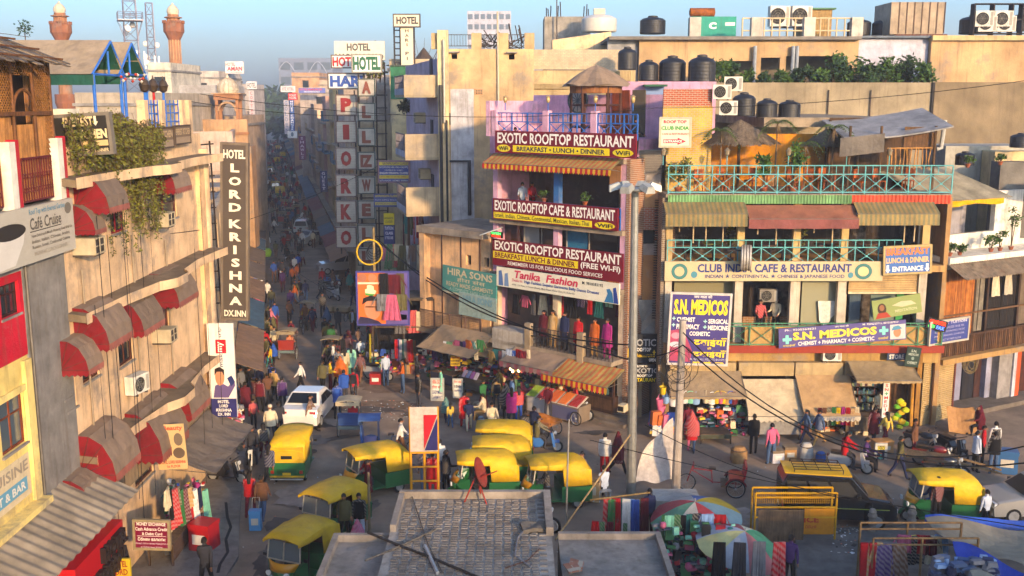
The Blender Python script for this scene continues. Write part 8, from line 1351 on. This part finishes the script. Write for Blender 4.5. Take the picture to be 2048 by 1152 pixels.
# ================= garments, goods and stalls
OC=mt('OBJ','cloth',None,.3)
sl_=lambda w0,w1,h,n=5:(lambda u,v:((u-.5)*(w0+(w1-w0)*v),.03*math.sin(u*n*3+v*2)*(.3+v),-v*h))
g=MB();g.slab(sl_(.42,.46,.62),8,3,(0,.05,0));[g.slab(lambda u,v,s=s:(s*(.2+.16*v+.04*u),.02,-.02-.3*v-.12*u*s*s),1,2,(0,.06,0))for s in(-1,1)];GA={'shirt':g.mesh('shirt',OC)}
g=MB();g.slab(sl_(.2,.26,1.0,9),10,4,(0,.04,0));GA['scarf']=g.mesh('scarf',OC);g=MB();g.slab(sl_(.3,.62,1.05,7),10,5,(0,.1,0));GA['dress']=g.mesh('dress',OC);g=MB();[g.slab(lambda u,v,s=s:(s*.1+(u-.5)*.17*(1-.2*v),.02*math.sin(v*6),-v*.95),3,3,(0,.08,0))for s in(-1,1)];GA['trousers']=g.mesh('trousers',OC)
ORDN=ORD+tuple(f'{i}th' for i in range(15,60))
def row(fr,p0,p1,py,off,n,kinds,cols,where,sx=1.0,sz=1.0):
    for i in range(n):
        u=i/max(1,n-1);x,z=fr.q(p0+(p1-p0)*u,py+rnd(-2,2),off);kd=kinds[i%len(kinds)];c=cols[i%len(cols)]
        o=ob(kd,GA[kd],None,fr.w(x,off+rnd(-.05,.05),z),fr.ang+rnd(-.25,.25));o.scale=(sx,1,sz*rnd(.9,1.1));o.color=(*hx(NC[c]),1);tag(o,f'{c} {kd} hanging {where}, {ORDN[i]} from the left','garment','garments '+where)
def merch(fr,p0,p1,y0,y1,off,dep,n,s,cols,lab):
    g=MB()
    for i in range(n):
        px,py=rnd(p0,p1),rnd(y0,y1);o_=off+rnd(0,dep);x,z=fr.q(px,py,o_);z=max(z,.12);w=s*rnd(.5,1.3);g.c=random.randrange(len(cols));M=Matrix.Rotation(rnd(-.4,.4),3,'Z')@Matrix.Rotation(rnd(-.15,.15),3,'X')
        if i%5:g.ob((x,o_,z),(w*1.2,w*.7,w*random.choice([.25,.35,.5,1.5])),M,rnd(.7,1))
        else:g.lathe([(w*.2,-w*.5),(w*.5,-w*.1),(w*.4,w*.4),(.01,w*.55)],7,(x,o_,z))
    o=g.build('merchandise',[mt(NC[c],'plastic',.6)for c in cols]);o.location=fr.o;o.rotation_euler.z=fr.ang;tag(o,lab,'merchandise',None,'stuff');return o
def table(fr,p0,p1,py,off,dep,h,col,lab):
    x0,x1=fr.q(p0,py,off)[0],fr.q(p1,py,off)[0];t=T('stall_table',lab,'table',fr.w(x0,off),fr.ang);w=x1-x0;MB().box(0,w,0,dep,h-.06,h).build('table_top',mt('6a5440','wood'),t);MB().box(0,w,-.012,-.002,.25,h-.02).build('cloth_skirt',mt(col,'cloth'),t);[MB().box(a,a+.06,b,b+.06,0,h-.06).build('leg',mt('4a3828','wood'),t)for a in(0,w-.06)for b in(.0,dep-.06)]
MX=['red','blue','yellow','white','green','pink','maroon','navy','orange','cream','black','teal','magenta','grey']
FJ=FY(58.0);FK=FY(53.5)
# political banner and its stall
sign(FY(52.9),(712,543,818,650),0,'c8622c','orange political banner with portraits and a raised hand emblem',[('#',.55,.0,1,1,'5c4a86'),('@',.03,.04,.2,.2,'9a6048'),('@',.22,.04,.38,.2,'a87050'),('@',.4,.04,.55,.2,'8a5640'),('#',.02,.2,.54,.235,'d8c0a8'),('@',.14,.48,.46,.9,'b47858'),('%',0,0,0,0,'1c1416',{'p':[(.1,.62),(.12,.5),(.28,.44),(.44,.5),(.46,.6),(.4,.54),(.2,.55)],'l':1}),('#',.16,.65,.44,.67,'3a2420'),('%',0,0,0,0,'28203c',{'p':[(.0,1),(.05,.84),(.2,.86),(.4,.92),(.5,1)],'l':1}),('%',0,0,0,0,'d8c8a0',{'p':[(.17,.44),(.16,.33),(.2,.32),(.2,.26),(.24,.25),(.26,.25),(.3,.26),(.33,.28),(.33,.34),(.38,.36),(.35,.42),(.3,.46)]}),('%',0,0,0,0,'3f8a3c',{'p':[(.17,.44),(.16,.4),(.35,.42),(.3,.46)],'l':1}),('@',.7,.3,.92,.75,'a06a54'),('@',.72,.26,.92,.48,'1c1418',{'l':1}),('#',.6,.8,.95,.9,'7a8aa8')],'political_banner',edge='3a3a7a',t=.05)
row(FK,768,800,548,-.8,3,['scarf','shirt','scarf'],['black','maroon','olive'],'over the political banner',2,1.6);row(FK,766,800,590,-.9,3,['shirt','dress','shirt'],['grey','pink','olive'],'in front of the political banner',1.6,1.4)
row(FK,800,846,622,0,6,['dress','dress','shirt','dress','scarf','scarf'],['dark grey','orange','navy','red','cream','tan'],'on the rail above the cloth stall',1.1,1.1);row(FK,792,832,680,-.1,14,['scarf'],['red','purple','blue','white','brown','teal','grey','maroon','red','cream','red','olive','brown','black'],'side by side on the cloth stall',.75,1.15);row(FK,798,830,730,.2,8,['scarf'],['pink','magenta','teal','grey','tan','orange','maroon','brown'],'in the lower rack of the cloth stall',.8,.9)
sl2=TF(FK,'cloth_stall','dark open cloth stall below the political banner','stall');a,b=FK.q(745,700)[0],FK.q(868,700)[0];[MB().box(x,x+.08,0,.08,0,4.2).build('post',mt('4a3a2c','wood'),sl2)for x in(a,(a+b)/2,b)];MB().box(a,b,-.05,.0,4.1,4.18).build('rail',mt('5a4a3a','wood'),sl2);MB().box(a,b,-.05,.0,2.62,2.7).build('rail',mt('5a4a3a','wood'),sl2);MB().box(a,b,2.0,2.1,0,4.2).build('back_wall',mt('241e1c','cloth'),sl2);MB().box(a,b,-.1,2.1,4.2,4.26).build('roof',mt('4a443c','tarp'),sl2)
merch(FK,715,868,700,775,.3,1.4,260,.28,MX,'jumble of folded clothes and goods inside the cloth stall');row(FE,868,890,690,-1.2,3,['shirt'],['purple','navy','black'],'at the checked shirt end of the stall',1.1,1.2);row(FE,893,958,682,-1.7,10,['shirt','shirt','scarf'],['white','green','red','pink','navy','purple','orange','teal','cream','green'],'under the tent shaped awning',.85,.95);merch(FE,860,985,720,800,-1.0,2.4,420,.26,MX,'dark heaps of ready made clothes under the tent shaped awning')
table(FE,862,905,810,-1.6,1.0,.8,'navy' and '2a2c3c','low table of folded shirts by the standing boards');table(FE,930,968,800,-1.5,.9,.9,'4a4440','table of printed booklets beside the toy shop');g=FE
for i in range(4):t=T('booklet',f'printed booklet propped on the table, {ORD[i]} from the left','booklet',FE.w(FE.q(928+8*i,765,-1.5)[0],-1.55,.93),FE.ang,'booklets');MB().ob((0,.1,.1),(.22,.02,.4),Matrix.Rotation(-.7,3,'X')).build('cover',mt(('8f88a8','5a6a9a','7a4a8a','b0a8b8')[i],'print'),t)
aA=[((862,757,887,800),'white sidewalk board with red and blue garment lettering','HIRA SONS','हीरा संस','READYMADE','GARMENTS'),((906,758,925,795),'smaller white sidewalk board with red and black Hindi lettering','हीरा संस','रेडीमेड','गारमेन्ट','')]
for px,lab,*tx in aA:sign(Fr((0,48.3),(1,48.2)),px,0,'cfcabc',lab,[(s,.06,.06+.24*i,.95,.24+.24*i,('b83020','b83020' if tx[3]else '2a3050','2a3a6a','2a3a6a')[i],{'b':.02})for i,s in enumerate(tx)if s],'sidewalk_board',edge='a0a098')
sign(FY(50),(901,711,920,732),0,'c8a020','small yellow garment sign under the tent shaped awning',[('HIRA SONS',.05,.08,.95,.3,'a83020'),('READYMADE',.05,.42,.95,.6,'3a2a1a'),('GARMENTS',.05,.7,.95,.88,'3a2a1a')]);sign(FY(49.5),(926,786,945,820),0,'b06a30','plain orange board leaning near the steel pots',[],'orange_board')
# toy shop, fruit stand, shoe shop
merch(FE,972,1065,705,800,-1.0,1.2,460,.24,MX,'colourful toys bags and clothes filling the toy shop');row(FE,982,1055,700,-1.5,9,['shirt','shirt','scarf'],['tan','teal','maroon','white','pale blue','blue','red','maroon','cream'],'along the toy shop front',.9,.9);merch(FE,1075,1165,735,790,-.6,.9,260,.2,['tan','cream','orange','brown','black','red','olive'],'leather bags and trinkets inside the dark shop')
for i,(px,py)in enumerate(((1024,737),(1028,742),(1040,741))):x,z=FE.q(px,py,-1.3);t=T('bulb',('bare lit bulb in the toy shop, nearest the red cloth','bare lit bulb in the toy shop, middle one','bare lit bulb in the toy shop, nearest the fruit')[i],'light bulb',FE.w(x,-1.4,z));MB().lathe([(.01,-.07),(.06,-.02),(.05,.04),(.02,.08)],10).build('glass',mt('ffdc9a','emit',5),t,smooth=True)
fs=TF(FE,'fruit_stand','fruit stand with sloping trays of oranges apples and limes','fruit stand');a,b=FE.q(1052,810,-1.9)[0],FE.q(1158,810,-1.9)[0];MB().box(a,b,-1.9,-1.0,.1,.85).build('counter',mt('7a6a5a','paint'),fs);MB().box(a+.1,a+1.5,-1.915,-1.902,.15,.8).build('painted_panel',mt('b8b0a8','print'),fs);MB().box(a+1.6,b-.1,-1.915,-1.902,.15,.75).build('poster_panel',mt('5a5a78','print'),fs)
fc=['8fae2c','c02838','d0622c','d8722c'];n=5;fm=[MB().lathe([(.01,-.04),(.035,-.02),(.04,.01),(.02,.04),(.005,.042)],7).mesh('fruit',mt(c,'plastic'),True)for c in fc+['a8242c']]
for i in range(n):
    xa,xb=a+(b-a)*i/n+.03,a+(b-a)*(i+1)/n-.03;tr=MB().slab(lambda u,v:(xa+(xb-xa)*u,-1.95+.8*v,.86+.35*v),1,1,(0,0,-.03)).build('tray',mt('c8c0b0','paint'),fs)
    g=MB();kx=int((xb-xa)/.085)
    for p in range(kx):
        for q_ in range(9):g.lathe([(.01,-.03),(.036,-.015),(.036,.02),(.01,.042)],6,(xa+.05+p*.085,-1.92+q_*.085,.9+.037*q_))
    o=g.build('fruit',mt((fc+['a8242c'])[i],'plastic'),tr,smooth=True);o['kind']='stuff'
[wheel(fs,(b-.1,-2.0+s,.35),.33,.05,spokes=12).__setattr__('rotation_euler',(0,0,PI/2))for s in(0,)];t=T('hand_barrow','orange fruit barrow on bicycle wheels beside the fruit stand','barrow',G(1083,868),FE.ang);MB().box(-.8,.8,-.45,.45,.6,.72).build('tray',mt('b0703c','wood'),t);g=MB();g.slab(lambda u,v:(-.78+1.56*u,-.43+.86*v,.74+.22*math.sin(u*PI)*math.sin(v*PI)),10,6,(0,0,-.02));g.build('produce',mt('c0702c','cloth'),t);[wheel(t,(s*.5,y,.32),.32,.05,spokes=10).__setattr__('rotation_euler',(0,0,PI/2))for s in(-1,1)for y in(-.45,.45)]
# mannequins
for i,(px,c,lw)in enumerate(((1089,'maroon','black'),(1107,'tan','tan'),(1131,'navy','black'),(1158,'red','red'),(1191,'orange','tan'),(1216,'magenta','magenta'))):
    o=person(FE.w(FE.q(px,660,-.4)[0],-.45,z1),-40,'stand',c,lw,f'mannequin in a {c} evening dress on the balcony, {ORD[i]} from the left','lk',1.05,'balcony mannequins');o.name='mannequin';o['category']='mannequin'
row(FE,1030,1235,590,.6,12,['dress','shirt','scarf'],['black','pink','dark grey','cream','maroon','red','black','purple','red','teal','mint','maroon'],'behind the balcony mannequins',1.1,.95);row(Fr((AT(800,480,66).x,66),(AT(840,480,62).x,62)),806,842,425,0,8,['scarf','shirt'],['maroon','teal','brown','olive','red','red','orange','maroon'],'on the upper rail beside the peach wall',1.2,2.4);row(FY(62),772,838,490,0,9,['shirt','dress','scarf'],['pink','green','red','cream','olive','white','brown','grey','cream'],'on the middle rail beside the peach wall',1.3,1.6)
# basket stall and bead shop
g=MB();g.lathe([(.12,0),(.15,.02),(.19,.3),(.2,.3),(.16,.04),(.01,.03)],10);g.ring((0,0,.3),.18,.014,Matrix.Rotation(PI/2,3,'X'),10,4,0,PI);BK=g.mesh('basket',mt('OBJ','plastic'),True)
for i,(px,py,c)in enumerate(((1319,812,'pink'),(1322,826,'pink'),(1331,806,'sky blue'),(1346,812,'white'),(1370,806,'white'),(1380,806,'mint'),(1391,808,'sky blue'),(1411,805,'cream'),(1423,808,'white'),(1434,806,'yellow'),(1440,806,'pink'),(1444,806,'yellow'),(1452,808,'tan'),(1460,806,'blue'),(1466,808,'maroon'),(1325,788,'yellow'))):x,z=FC.q(px,py,-1.7);o=ob('basket',BK,None,FC.w(x,-1.75,z),rnd(0,3));o.color=(*hx(NC[c]),1);o.scale=(1.1,.8,1.15);tag(o,f'{c} plastic basket hanging on the basket stall, {ORDN[i]} from the stair','basket','hanging plastic baskets')
merch(FC,1300,1345,835,868,-2.2,1.0,60,.32,['yellow','sky blue','blue','orange','pink','white'],'pile of coloured plastic tubs by the stair');merch(FC,1395,1490,815,895,-1.6,1.2,330,.22,MX+['mint','sky blue'],'toys and plastic ware heaped on the basket stall');merch(FC,1495,1690,825,880,-1.2,1.6,420,.2,['tan','brown','maroon','cream','black','orange','teal'],'beads and trinkets on the bead shop counter');merch(FC,1688,1760,830,880,-1.4,1.0,160,.18,['white','teal','green','red','cream','blue'],'bottles and packets on the pharmacy counter')
row(FC,1640,1715,815,-2.2,9,['scarf'],['maroon','brown','olive','green','yellow','magenta','red','tan','cream'],'of beads under the lettered awning flap',.8,.8);table(FC,1500,1600,890,-2.0,1.3,.95,'8a8680','glass bead counter under the pale awning');table(FC,1400,1462,900,-2.6,1.0,.45,'4a4c3c','low green cloth bench in front of the basket stall');table(FC,1690,1750,880,-1.6,.8,.9,'6a5a48','pharmacy counter with bottles')
for i,(px,py,s,c,lab)in enumerate(((1477,925,(.7,.55,.7),'8a6844','knotted jute sack full of goods beside the low bench'),(1612,920,(.55,.4,.75),'b8b4ac','white printed rice sack under the bead counter'),(1641,922,(.4,.4,.4),'2c5a9a','small blue plastic stool by the rice sack'),(1553,925,(.5,.4,.5),'b0b0b4','white and red printed carton under the bead counter'),(1578,920,(.5,.4,.55),'9a7040','brown carton next to the printed one'),(1763,905,(.8,.5,.5),'a87848','taped brown parcel on the counter end'),(1800,860,(.5,.4,1.3),'a8b024','stack of green and yellow snack bags by the stair'),(1160,1000,(.6,.6,.6),'a07850','cardboard box in the low pile behind the auto rickshaw'),(1185,1000,(.6,.6,.9),'ad8a60','taller cardboard box beside the seated man'),(1205,1000,(.5,.5,.45),'8a8a88','white metal stool under the seated man'),(752,768,(.6,.45,.55),'8a1c20','red portable generator beside the cloth stall'),(410,1100,(.75,.7,.95),'a81820','red drink cooler box on the hotel pavement'),(512,1060,(.4,.28,.68),'3a86b8','blue and white rolling suitcase behind the couple'),(955,828,(.55,.55,.6),'6a6a5a','dark steel pot beside the man in cream'),(962,845,(.3,.3,.3),'5a8090','small pale blue bucket'),(2010,945,(.8,.6,.9),'2a5a86','blue drinks cooler behind the group of friends'),(820,690,(.9,.5,.5),'7a6a58','wooden crate of goods on the street stall')if False else(676,640,(1.6,.9,.8),'6a543c','wooden hand cart with sacks near the parked scooters'))):
    t=T({'sack':'sack','stool':'stool','carton':'carton','parcel':'parcel','bags':'snack_bags','box':'cardboard_box','generator':'generator','suitcase':'suitcase','pot':'steel_pot','bucket':'bucket','cooler':'cooler','hand cart':'hand_cart'}[next(w for w in('sack','stool','carton','printed','parcel','bags','cooler','box','generator','suitcase','pot','bucket','hand cart')if w in lab).replace('printed','carton')],lab,'container' if 'stool' not in lab else 'stool',G(px,py),rnd(-.3,.3));m=mt(c,'cloth' if 'sack' in lab else 'plastic')
    if any(w in lab for w in('sack full','rice','pot','bucket')):MB().lathe([(s[0]*.42,0),(s[0]*.52,s[2]*.2),(s[0]*.5,s[2]*.75),(s[0]*.3,s[2]*.98),(s[0]*.05,s[2])],12,sy=s[1]/s[0]).build('body',m,t,smooth=True);MB().ring((0,0,s[2]*.8),s[0]*.48,.02,None,12,4).build('rim',mt('5a4a3a','rubber'),t)
    elif 'snack' in lab:[MB().lathe([(.02,-.14),(.16,-.08),(.18,.05),(.03,.15)],8,(rnd(-.22,.22),rnd(-.15,.15),.15+.13*k),None,1,.6).build('bag',mt(('a8b024','5a9a2c','c8a020')[k%3],'plastic'),t,smooth=True)for k in range(10)]
    elif 'stool' in lab:MB().box(-s[0]/2,s[0]/2,-s[1]/2,s[1]/2,s[2]-.05,s[2]).build('seat',m,t);[MB().box(a-.03,a+.03,b-.03,b+.03,0,s[2]-.05).build('leg',m,t)for a in(-s[0]*.42,s[0]*.42)for b in(-s[1]*.42,s[1]*.42)]
    elif 'hand cart' in lab:MB().box(-s[0]/2,s[0]/2,-s[1]/2,s[1]/2,.55,.65).build('deck',m,t);[wheel(t,(sx*.7,y,.3),.3,.05,spokes=8)for sx in(-1,1)for y in(-.35,.35)];[MB().ob((x,0,.8),(.5,.6,.3)).build('load',mt('8a7a60','cloth'),t)for x in(-.5,.1,.6)]
    else:MB().ob((0,0,s[2]/2+.03),s,None,.96).build('body',m,t);MB().box(-s[0]*.3,s[0]*.3,-s[1]/2-.012,-s[1]/2+.02,s[2]*.35,s[2]*.7).build('label',mt('b8b0a0' if 'red' not in lab else 'd0c8c0','print'),t);MB().box(-s[0]*.51,s[0]*.51,-s[1]*.51,s[1]*.51,s[2]*.9,s[2]+.06).build('lid',mt('6a5a48' if 'card' in lab or 'carton' in lab else c,'plastic'),t)
    if 'suitcase' in lab:MB().path([(-.12,0,.68),(-.12,.2,1.1),(.12,.2,1.1),(.12,0,.68)],.012,4).build('handle',STEEL,t);[MB().ob((a,0,.02),(.05,.06,.05)).build('caster',BLK,t)for a in(-.15,.15)]
# hotel side stalls
merch(FL,330,410,960,1100,-1.0,.6,150,.2,MX,'hanging bags and souvenirs on the pavement below the hotel');row(FL,335,412,978,-1.45,12,['shirt','scarf','dress'],['cream','black','red','olive','green','maroon','tan','red','white','navy','brown','mint'],'from the hotel shop awning',.9,1.1);table(FL,345,405,1090,-1.3,.8,.8,'5a4438','low shop table below the hotel awning');F4=FY(42.0);merch(F4,425,485,810,900,-.3,1.5,260,.2,['white','pink','cream','red','grey','pale blue','black'],'trinkets and printed cloth on the stall under the banner');row(F4,428,478,858,-.6,6,['shirt','scarf'],['navy','cream','white','pink','white','cream'],'on the stall under the travel banner',1,1.1);table(FY(49),478,520,850,0,1.4,.9,'6a3a3a','crowded shop table behind the travel banner')
# ladder frame
p=G(850,1000);t=T('ladder_frame','yellow ladder frame with red white and blue cloth beside the parked auto rickshaws','frame',p,.05);YP=mt('c8881c','paint');[MB().tube((x,0,0),(x,0,3.6),.05,n=6).build('upright',YP,t)for x in(-.5,0,.5)];[MB().tube((-.5,-.02,z),(.5,-.02,z),.04,n=6).build('rung',YP,t)for z in(.2,.75,1.3,1.85)];MB().box(-.5,.5,-.05,-.02,1.9,3.6).build('white_cloth',mt('b8aca0','cloth'),t);MB().ext([(0,2.0),(.5,3.3),(0,3.3)],-.08,-.06).build('red_cloth',mt('a81c28','cloth'),t);MB().ext([(.02,1.95),(.5,1.95),(.5,3.2)],-.075,-.055).build('blue_cloth',mt('28285c','cloth'),t)
# scarves, sheet, covered table, umbrellas
FV=FY(31.5);row(FV,1190,1250,1045,0,5,['dress','scarf','dress','scarf','scarf'],['red','green','maroon','red','green'],'in the fan of red and green scarves',.7,1.1);row(FY(32.5),1215,1290,998,0,9,['scarf'],['red','green','red','teal','white','sky blue','blue','olive','maroon'],'on the bamboo rail behind the kiosk',1.3,1.7);line('bamboo rail carrying the row of scarves',[AT(1180,1000,32.5),AT(1300,985,32.5)],.03,'9a7c4c','bamboo_pole','pole','wood');line('long slanting bamboo pole beside the mast',[AT(1110,1080,31),AT(1260,870,34)],.03,'a0845a','bamboo_pole','pole','wood')
f=FY(36.3);a,b=AT(1285,905,36.3),AT(1348,840,36.3);c,d=AT(1272,965,36.3),AT(1346,955,36.3);g=MB();g.slab(lambda u,v:a.lerp(b,u).lerp(c.lerp(d,u),v)+Vector((0,.25*math.sin(v*3+u*2),.06*math.sin(u*9))),10,8,(0,.015,0));tag(g.build('white_sheet',mt('cfc4ba','cloth')),'large white cloth stretched between the mast and the concrete pole','sheet')
t=T('covered_table','table covered with white plastic behind the patched umbrella','table',G(1350,1045));MB().ob((0,0,.5),(1.7,1.2,1.0),None,.9).build('cover',mt('b0aca4','tarp'),t);MB().box(-.8,.8,-.56,.56,1.0,1.03).build('table_top',mt('a8a49c','tarp'),t)
def umbrella(px,py,Y,r,cols,lab,tilt):
    P=AT(px,py,Y);t=T('market_umbrella',lab,'umbrella',(P.x,P.y,0),0,'market umbrellas');h=P.z;n=8;M=Matrix.Rotation(tilt,3,'Y')@Matrix.Rotation(.12,3,'X');Q=lambda u,v,k:Vector((0,0,h))+M@Vector((r*v*math.cos((k+u)*2*PI/n),r*v*math.sin((k+u)*2*PI/n),-.42*r*v**1.7-.05*math.sin(u*PI)*v))
    for k in range(n):MB().slab(lambda u,v:Q(u,v,k),3,5,(0,0,-.012)).build('panel',mt(cols[k%len(cols)],'tarp',None,.2),t)
    MB().tube((0,0,0),(0,0,h+.1),.025).build('pole',STEEL,t);g=MB();[g.tube((0,0,h-.1),Q(0,.97,k)-Vector((0,0,.03)),.01,n=4)for k in range(n)];g.build('rib',STEEL,t)
umbrella(1390,1003,31.8,1.5,['a08c2c','4a6aa0','a8a49c','b04a4c','5a8a6c','b8b0a0','a83c40','6a8a94'],'patched multicoloured market umbrella behind the pale one',-.1);umbrella(1490,1062,28.6,1.35,['3f8a62','b8b49c','b05a5c','a8a8ae','c0b478','a8acb0','b46a66','4f9a70'],'pale red and green market umbrella in front',.18)
row(FY(28.2),1440,1560,1085,-1.2,4,['scarf'],['black','dark grey','grey','red'],'as tartan cloths from the front umbrella',1.7,1.5);merch(FY(29.5),1310,1480,1050,1150,-.8,2.0,420,.2,['black','green','navy','red','mint','teal','grey','pink'],'toys and bags heaped below the market umbrellas');row(FY(30),1330,1440,1030,-.5,10,['scarf','shirt'],['green','mint','green','black','teal','black','navy','sky blue','green','red'],'under the patched umbrella',.9,1.0)
# barricade, bollards
t=T('police_barricade','yellow police barricade frame with plywood patch and mesh','barricade',G(1588,1085),0);YB=mt('c08c14','paint');w=1.35;[MB().tube((s*w,y,0),(s*w,y,1.75),.035,n=6).build('upright',YB,t)for s in(-1,1)for y in(0,.5)]
[MB().tube((-w,y,z),(w,y,z),.035,n=6).build('rail',YB,t)for z,y in((.08,0),(1.25,0),(1.5,.25),(1.75,.5),(1.75,0),(.9,0))];MB().box(.3,w-.05,-.02,.02,.3,1.2).build('panel',mt('c07a10','paint'),t);MB().box(-w+.1,.28,-.06,-.03,0,1.18).build('plywood',mt('6a5440','wood'),t);letters(t,'POLICE',-.35,.78,.72,.92,'a02818',-.026,.03);letters(t,'DELHI',.35,.7,.52,.62,'a02818',-.026,.02);g=MB();[g.box(-w+i*.07,-w+.008+i*.07,.24,.26,1.28,1.72)for i in range(38)];[g.box(-w,w,.24,.26,1.3+i*.07,1.308+i*.07)for i in range(6)];g.build('mesh',YB,t)
for px,py,lab in((1743,1062,'grey ringed cement bollard in front of the taxi wheel'),(1822,1056,'grey ringed cement bollard by the auto rickshaw')):t=T('bollard',lab,'bollard',G(px,py,.12));MB().lathe([(.13,0),(.13,.25),(.16,.27),(.16,.33),(.12,.36),(.12,.5),(.16,.53),(.15,.6),(.11,.64),(.13,.7),(.08,.8)],14).build('shaft',mt('8f8478','concrete'),t,smooth=True)
# tarpaulin stall at the right edge
def tarp(lab,P,col,amp=.12,nm='tarpaulin'):a,b,c,d=[AT(*p)for p in P];tag(MB().slab(lambda u,v:a.lerp(b,u).lerp(d.lerp(c,u),v)+Vector((0,.05*math.sin(u*14),amp*math.sin(u*7+v*3)-.25*math.sin(v*PI))),20,12,(0,0,-.02)).build(nm,mt(col,'tarp')),lab,'tarpaulin','stall tarpaulins')
tarp('tan tarpaulin stretched over the corner stall',((1850,1035,30),(2090,1060,31),(2110,1160,25),(1905,1082,27)),'95866f');tarp('bright blue tarpaulin edge along the back of the corner stall',((1850,1030,30.4),(2090,1040,31.4),(2090,1062,31.0),(1852,1040,30.1)),'1f50b0',.05);tarp('dark blue tarpaulin hanging under the tan one',((1905,1083,26.9),(2110,1162,24.9),(2110,1215,24),(1925,1128,25.5)),'1c3c92');tarp('lowest pale tarpaulin over heaped jeans',((1940,1140,25),(2110,1205,24),(2110,1260,22),(1980,1210,23)),'98907c');merch(FY(25.5),1870,1990,1120,1165,-.3,1.0,110,.28,['jeans blue','navy','sky blue','grey'],'heap of folded jeans under the tarpaulin')
row(FY(27.5),1738,1800,1088,0,5,['trousers','dress','dress','dress','dress'],['red','tan','purple','grey','brown'],'on the rack beside the corner stall',1.25,1.35);row(FY(28.5),1810,1885,1072,0,7,['shirt','shirt','dress','shirt','shirt','dress','shirt'],['pink','yellow','black','red','maroon','cream','sky blue'],'inside the corner stall',.9,.9);t=T('stall_rack','wooden rack of the corner clothes stall','rack',AT(1830,1080,28));t.location.z=0;zt=AT(1830,1075,28).z;[MB().tube((x,y,.1),(x,y,zt+.2),.04,n=6).build('post',mt('8a6a44','wood'),t)for x in(-1.4,0,1.6)for y in(-.5,.6)];[MB().tube((-1.4,y,zt+d),(1.6,y,zt+d),.03,n=6).build('rail',mt('8a6a44','wood'),t)for y in(-.5,.6)for d in(0,.2)]
t=T('wooden_cart','long wooden hand cart with raised shafts among the parked motorbikes','cart',G(1880,945),-.4);MB().box(-1.3,.6,-.4,.4,.6,.68).build('deck',mt('7a6448','wood'),t);[MB().beam((.5,s*.35,.62),(2.2,s*.2,.35),.07).build('shaft',mt('8a7050','wood'),t)for s in(-1,1)];[wheel(t,(-.3,s*.45,.35),.35,.06,spokes=10).__setattr__('rotation_euler',(0,0,PI/2))for s in(-1,1)]
g=MB();p=G(1913,862);g.slab(lambda u,v:p+Vector((-.6+1.2*u,-.15+.1*math.sin(u*5)-.45*v,1.15+.05*math.cos(u*6)-1.05*v)),8,5,(0,.02,0));tag(g.build('tan_cloth',mt('a87c50','cloth')),'tan cloth draped over something by the shutter','cloth')
sign(FY(40.3),(1752,888,1772,945),0,'1c2440','dark sidewalk board in front of the pharmacy',[('MEDICINES',.1,.08,.9,.2,'c8b83a'),('+',.3,.35,.7,.6,'3f9a8a'),('OPEN',.25,.75,.75,.85,'c8c8c8')],'sidewalk_board',edge='b0aca0')
p=AT(535,508,96);t=T('balloon','bright lime balloon held above the crowd','balloon',p);MB().lathe([(.02,-.55),(.3,-.2),(.42,.2),(.3,.5),(.03,.6)],12).build('skin',mt('a8d024','plastic',.4),t,smooth=True)
# the farthest crowd reads as one mass
g=MB();V0={k:([v.co.copy()for v in me.vertices],[tuple(p.vertices)for p in me.polygons],[p.material_index for p in me.polygons])for k,me in POSE.items()if k in('stand','walk')}
for i in range(230):
    d=60+250*(i/230);P0=FRL.w(d);Pr=FRR.w(420-(d-18));p=P0.lerp(Vector((Pr.x,P0.y,0)),rnd(.05,.95));vs,fs,ms=V0[random.choice(['stand','walk'])];M=Matrix.Rotation(rnd(0,6),3,'Z');ct=random.randrange(1,8);b=len(g.v);g.v+=[tuple(p+M@v)for v in vs];g.f+=[tuple(b+k for k in f_)for f_ in fs];g.m+=[0 if m==0 else(ct if m==1 else 8)for m in ms]
tag(g.build('crowd',[PM[0]]+[mt(NC[c],'cloth')for c in('black','navy','maroon','red','grey','brown','white','dark grey')],None,None,None,True),'mass of people far up the hazy market street','crowd',None,'stuff')
# ================= unseen houses behind the camera, sized to shade the junction, and the evening haze
for i,(x0,x1,h)in enumerate(((-26,-3,8.5),(-2.9,13,9.5),(13.1,34,11.5),(34.1,75,11.0))):
    t=tag(ob('market_house',None),('unseen house row shading the street behind the viewpoint, hotel end','low unseen house shading the street behind the viewpoint','taller unseen house shading the street behind the viewpoint','unseen house row shading the street behind the viewpoint, far end')[i],'building');MB().box(x0,x1,-24,-8,0,h).build('wall',mt('b0a08a','plaster'),t);MB().box(x0-.2,x1+.2,-24.2,-7.8,h,h+.3).build('roof',GREYC,t)
hz=MB().box(-430,350,-120,870,-1,62).build('haze',None);hz['kind']='stuff';hz['label']='thin blue evening haze hanging over the market';hz['category']='haze'
m=bpy.data.materials.new('haze');m.use_nodes=True;n=m.node_tree.nodes;n.clear();v=n.new('ShaderNodeVolumePrincipled');o_=n.new('ShaderNodeOutputMaterial');v.inputs['Color'].default_value=(.76,.82,.97,1);v.inputs['Density'].default_value=.0008;v.inputs['Anisotropy'].default_value=.1
m.node_tree.links.new(v.outputs[0],o_.inputs['Volume']);hz.data.materials.clear();hz.data.materials.append(m)
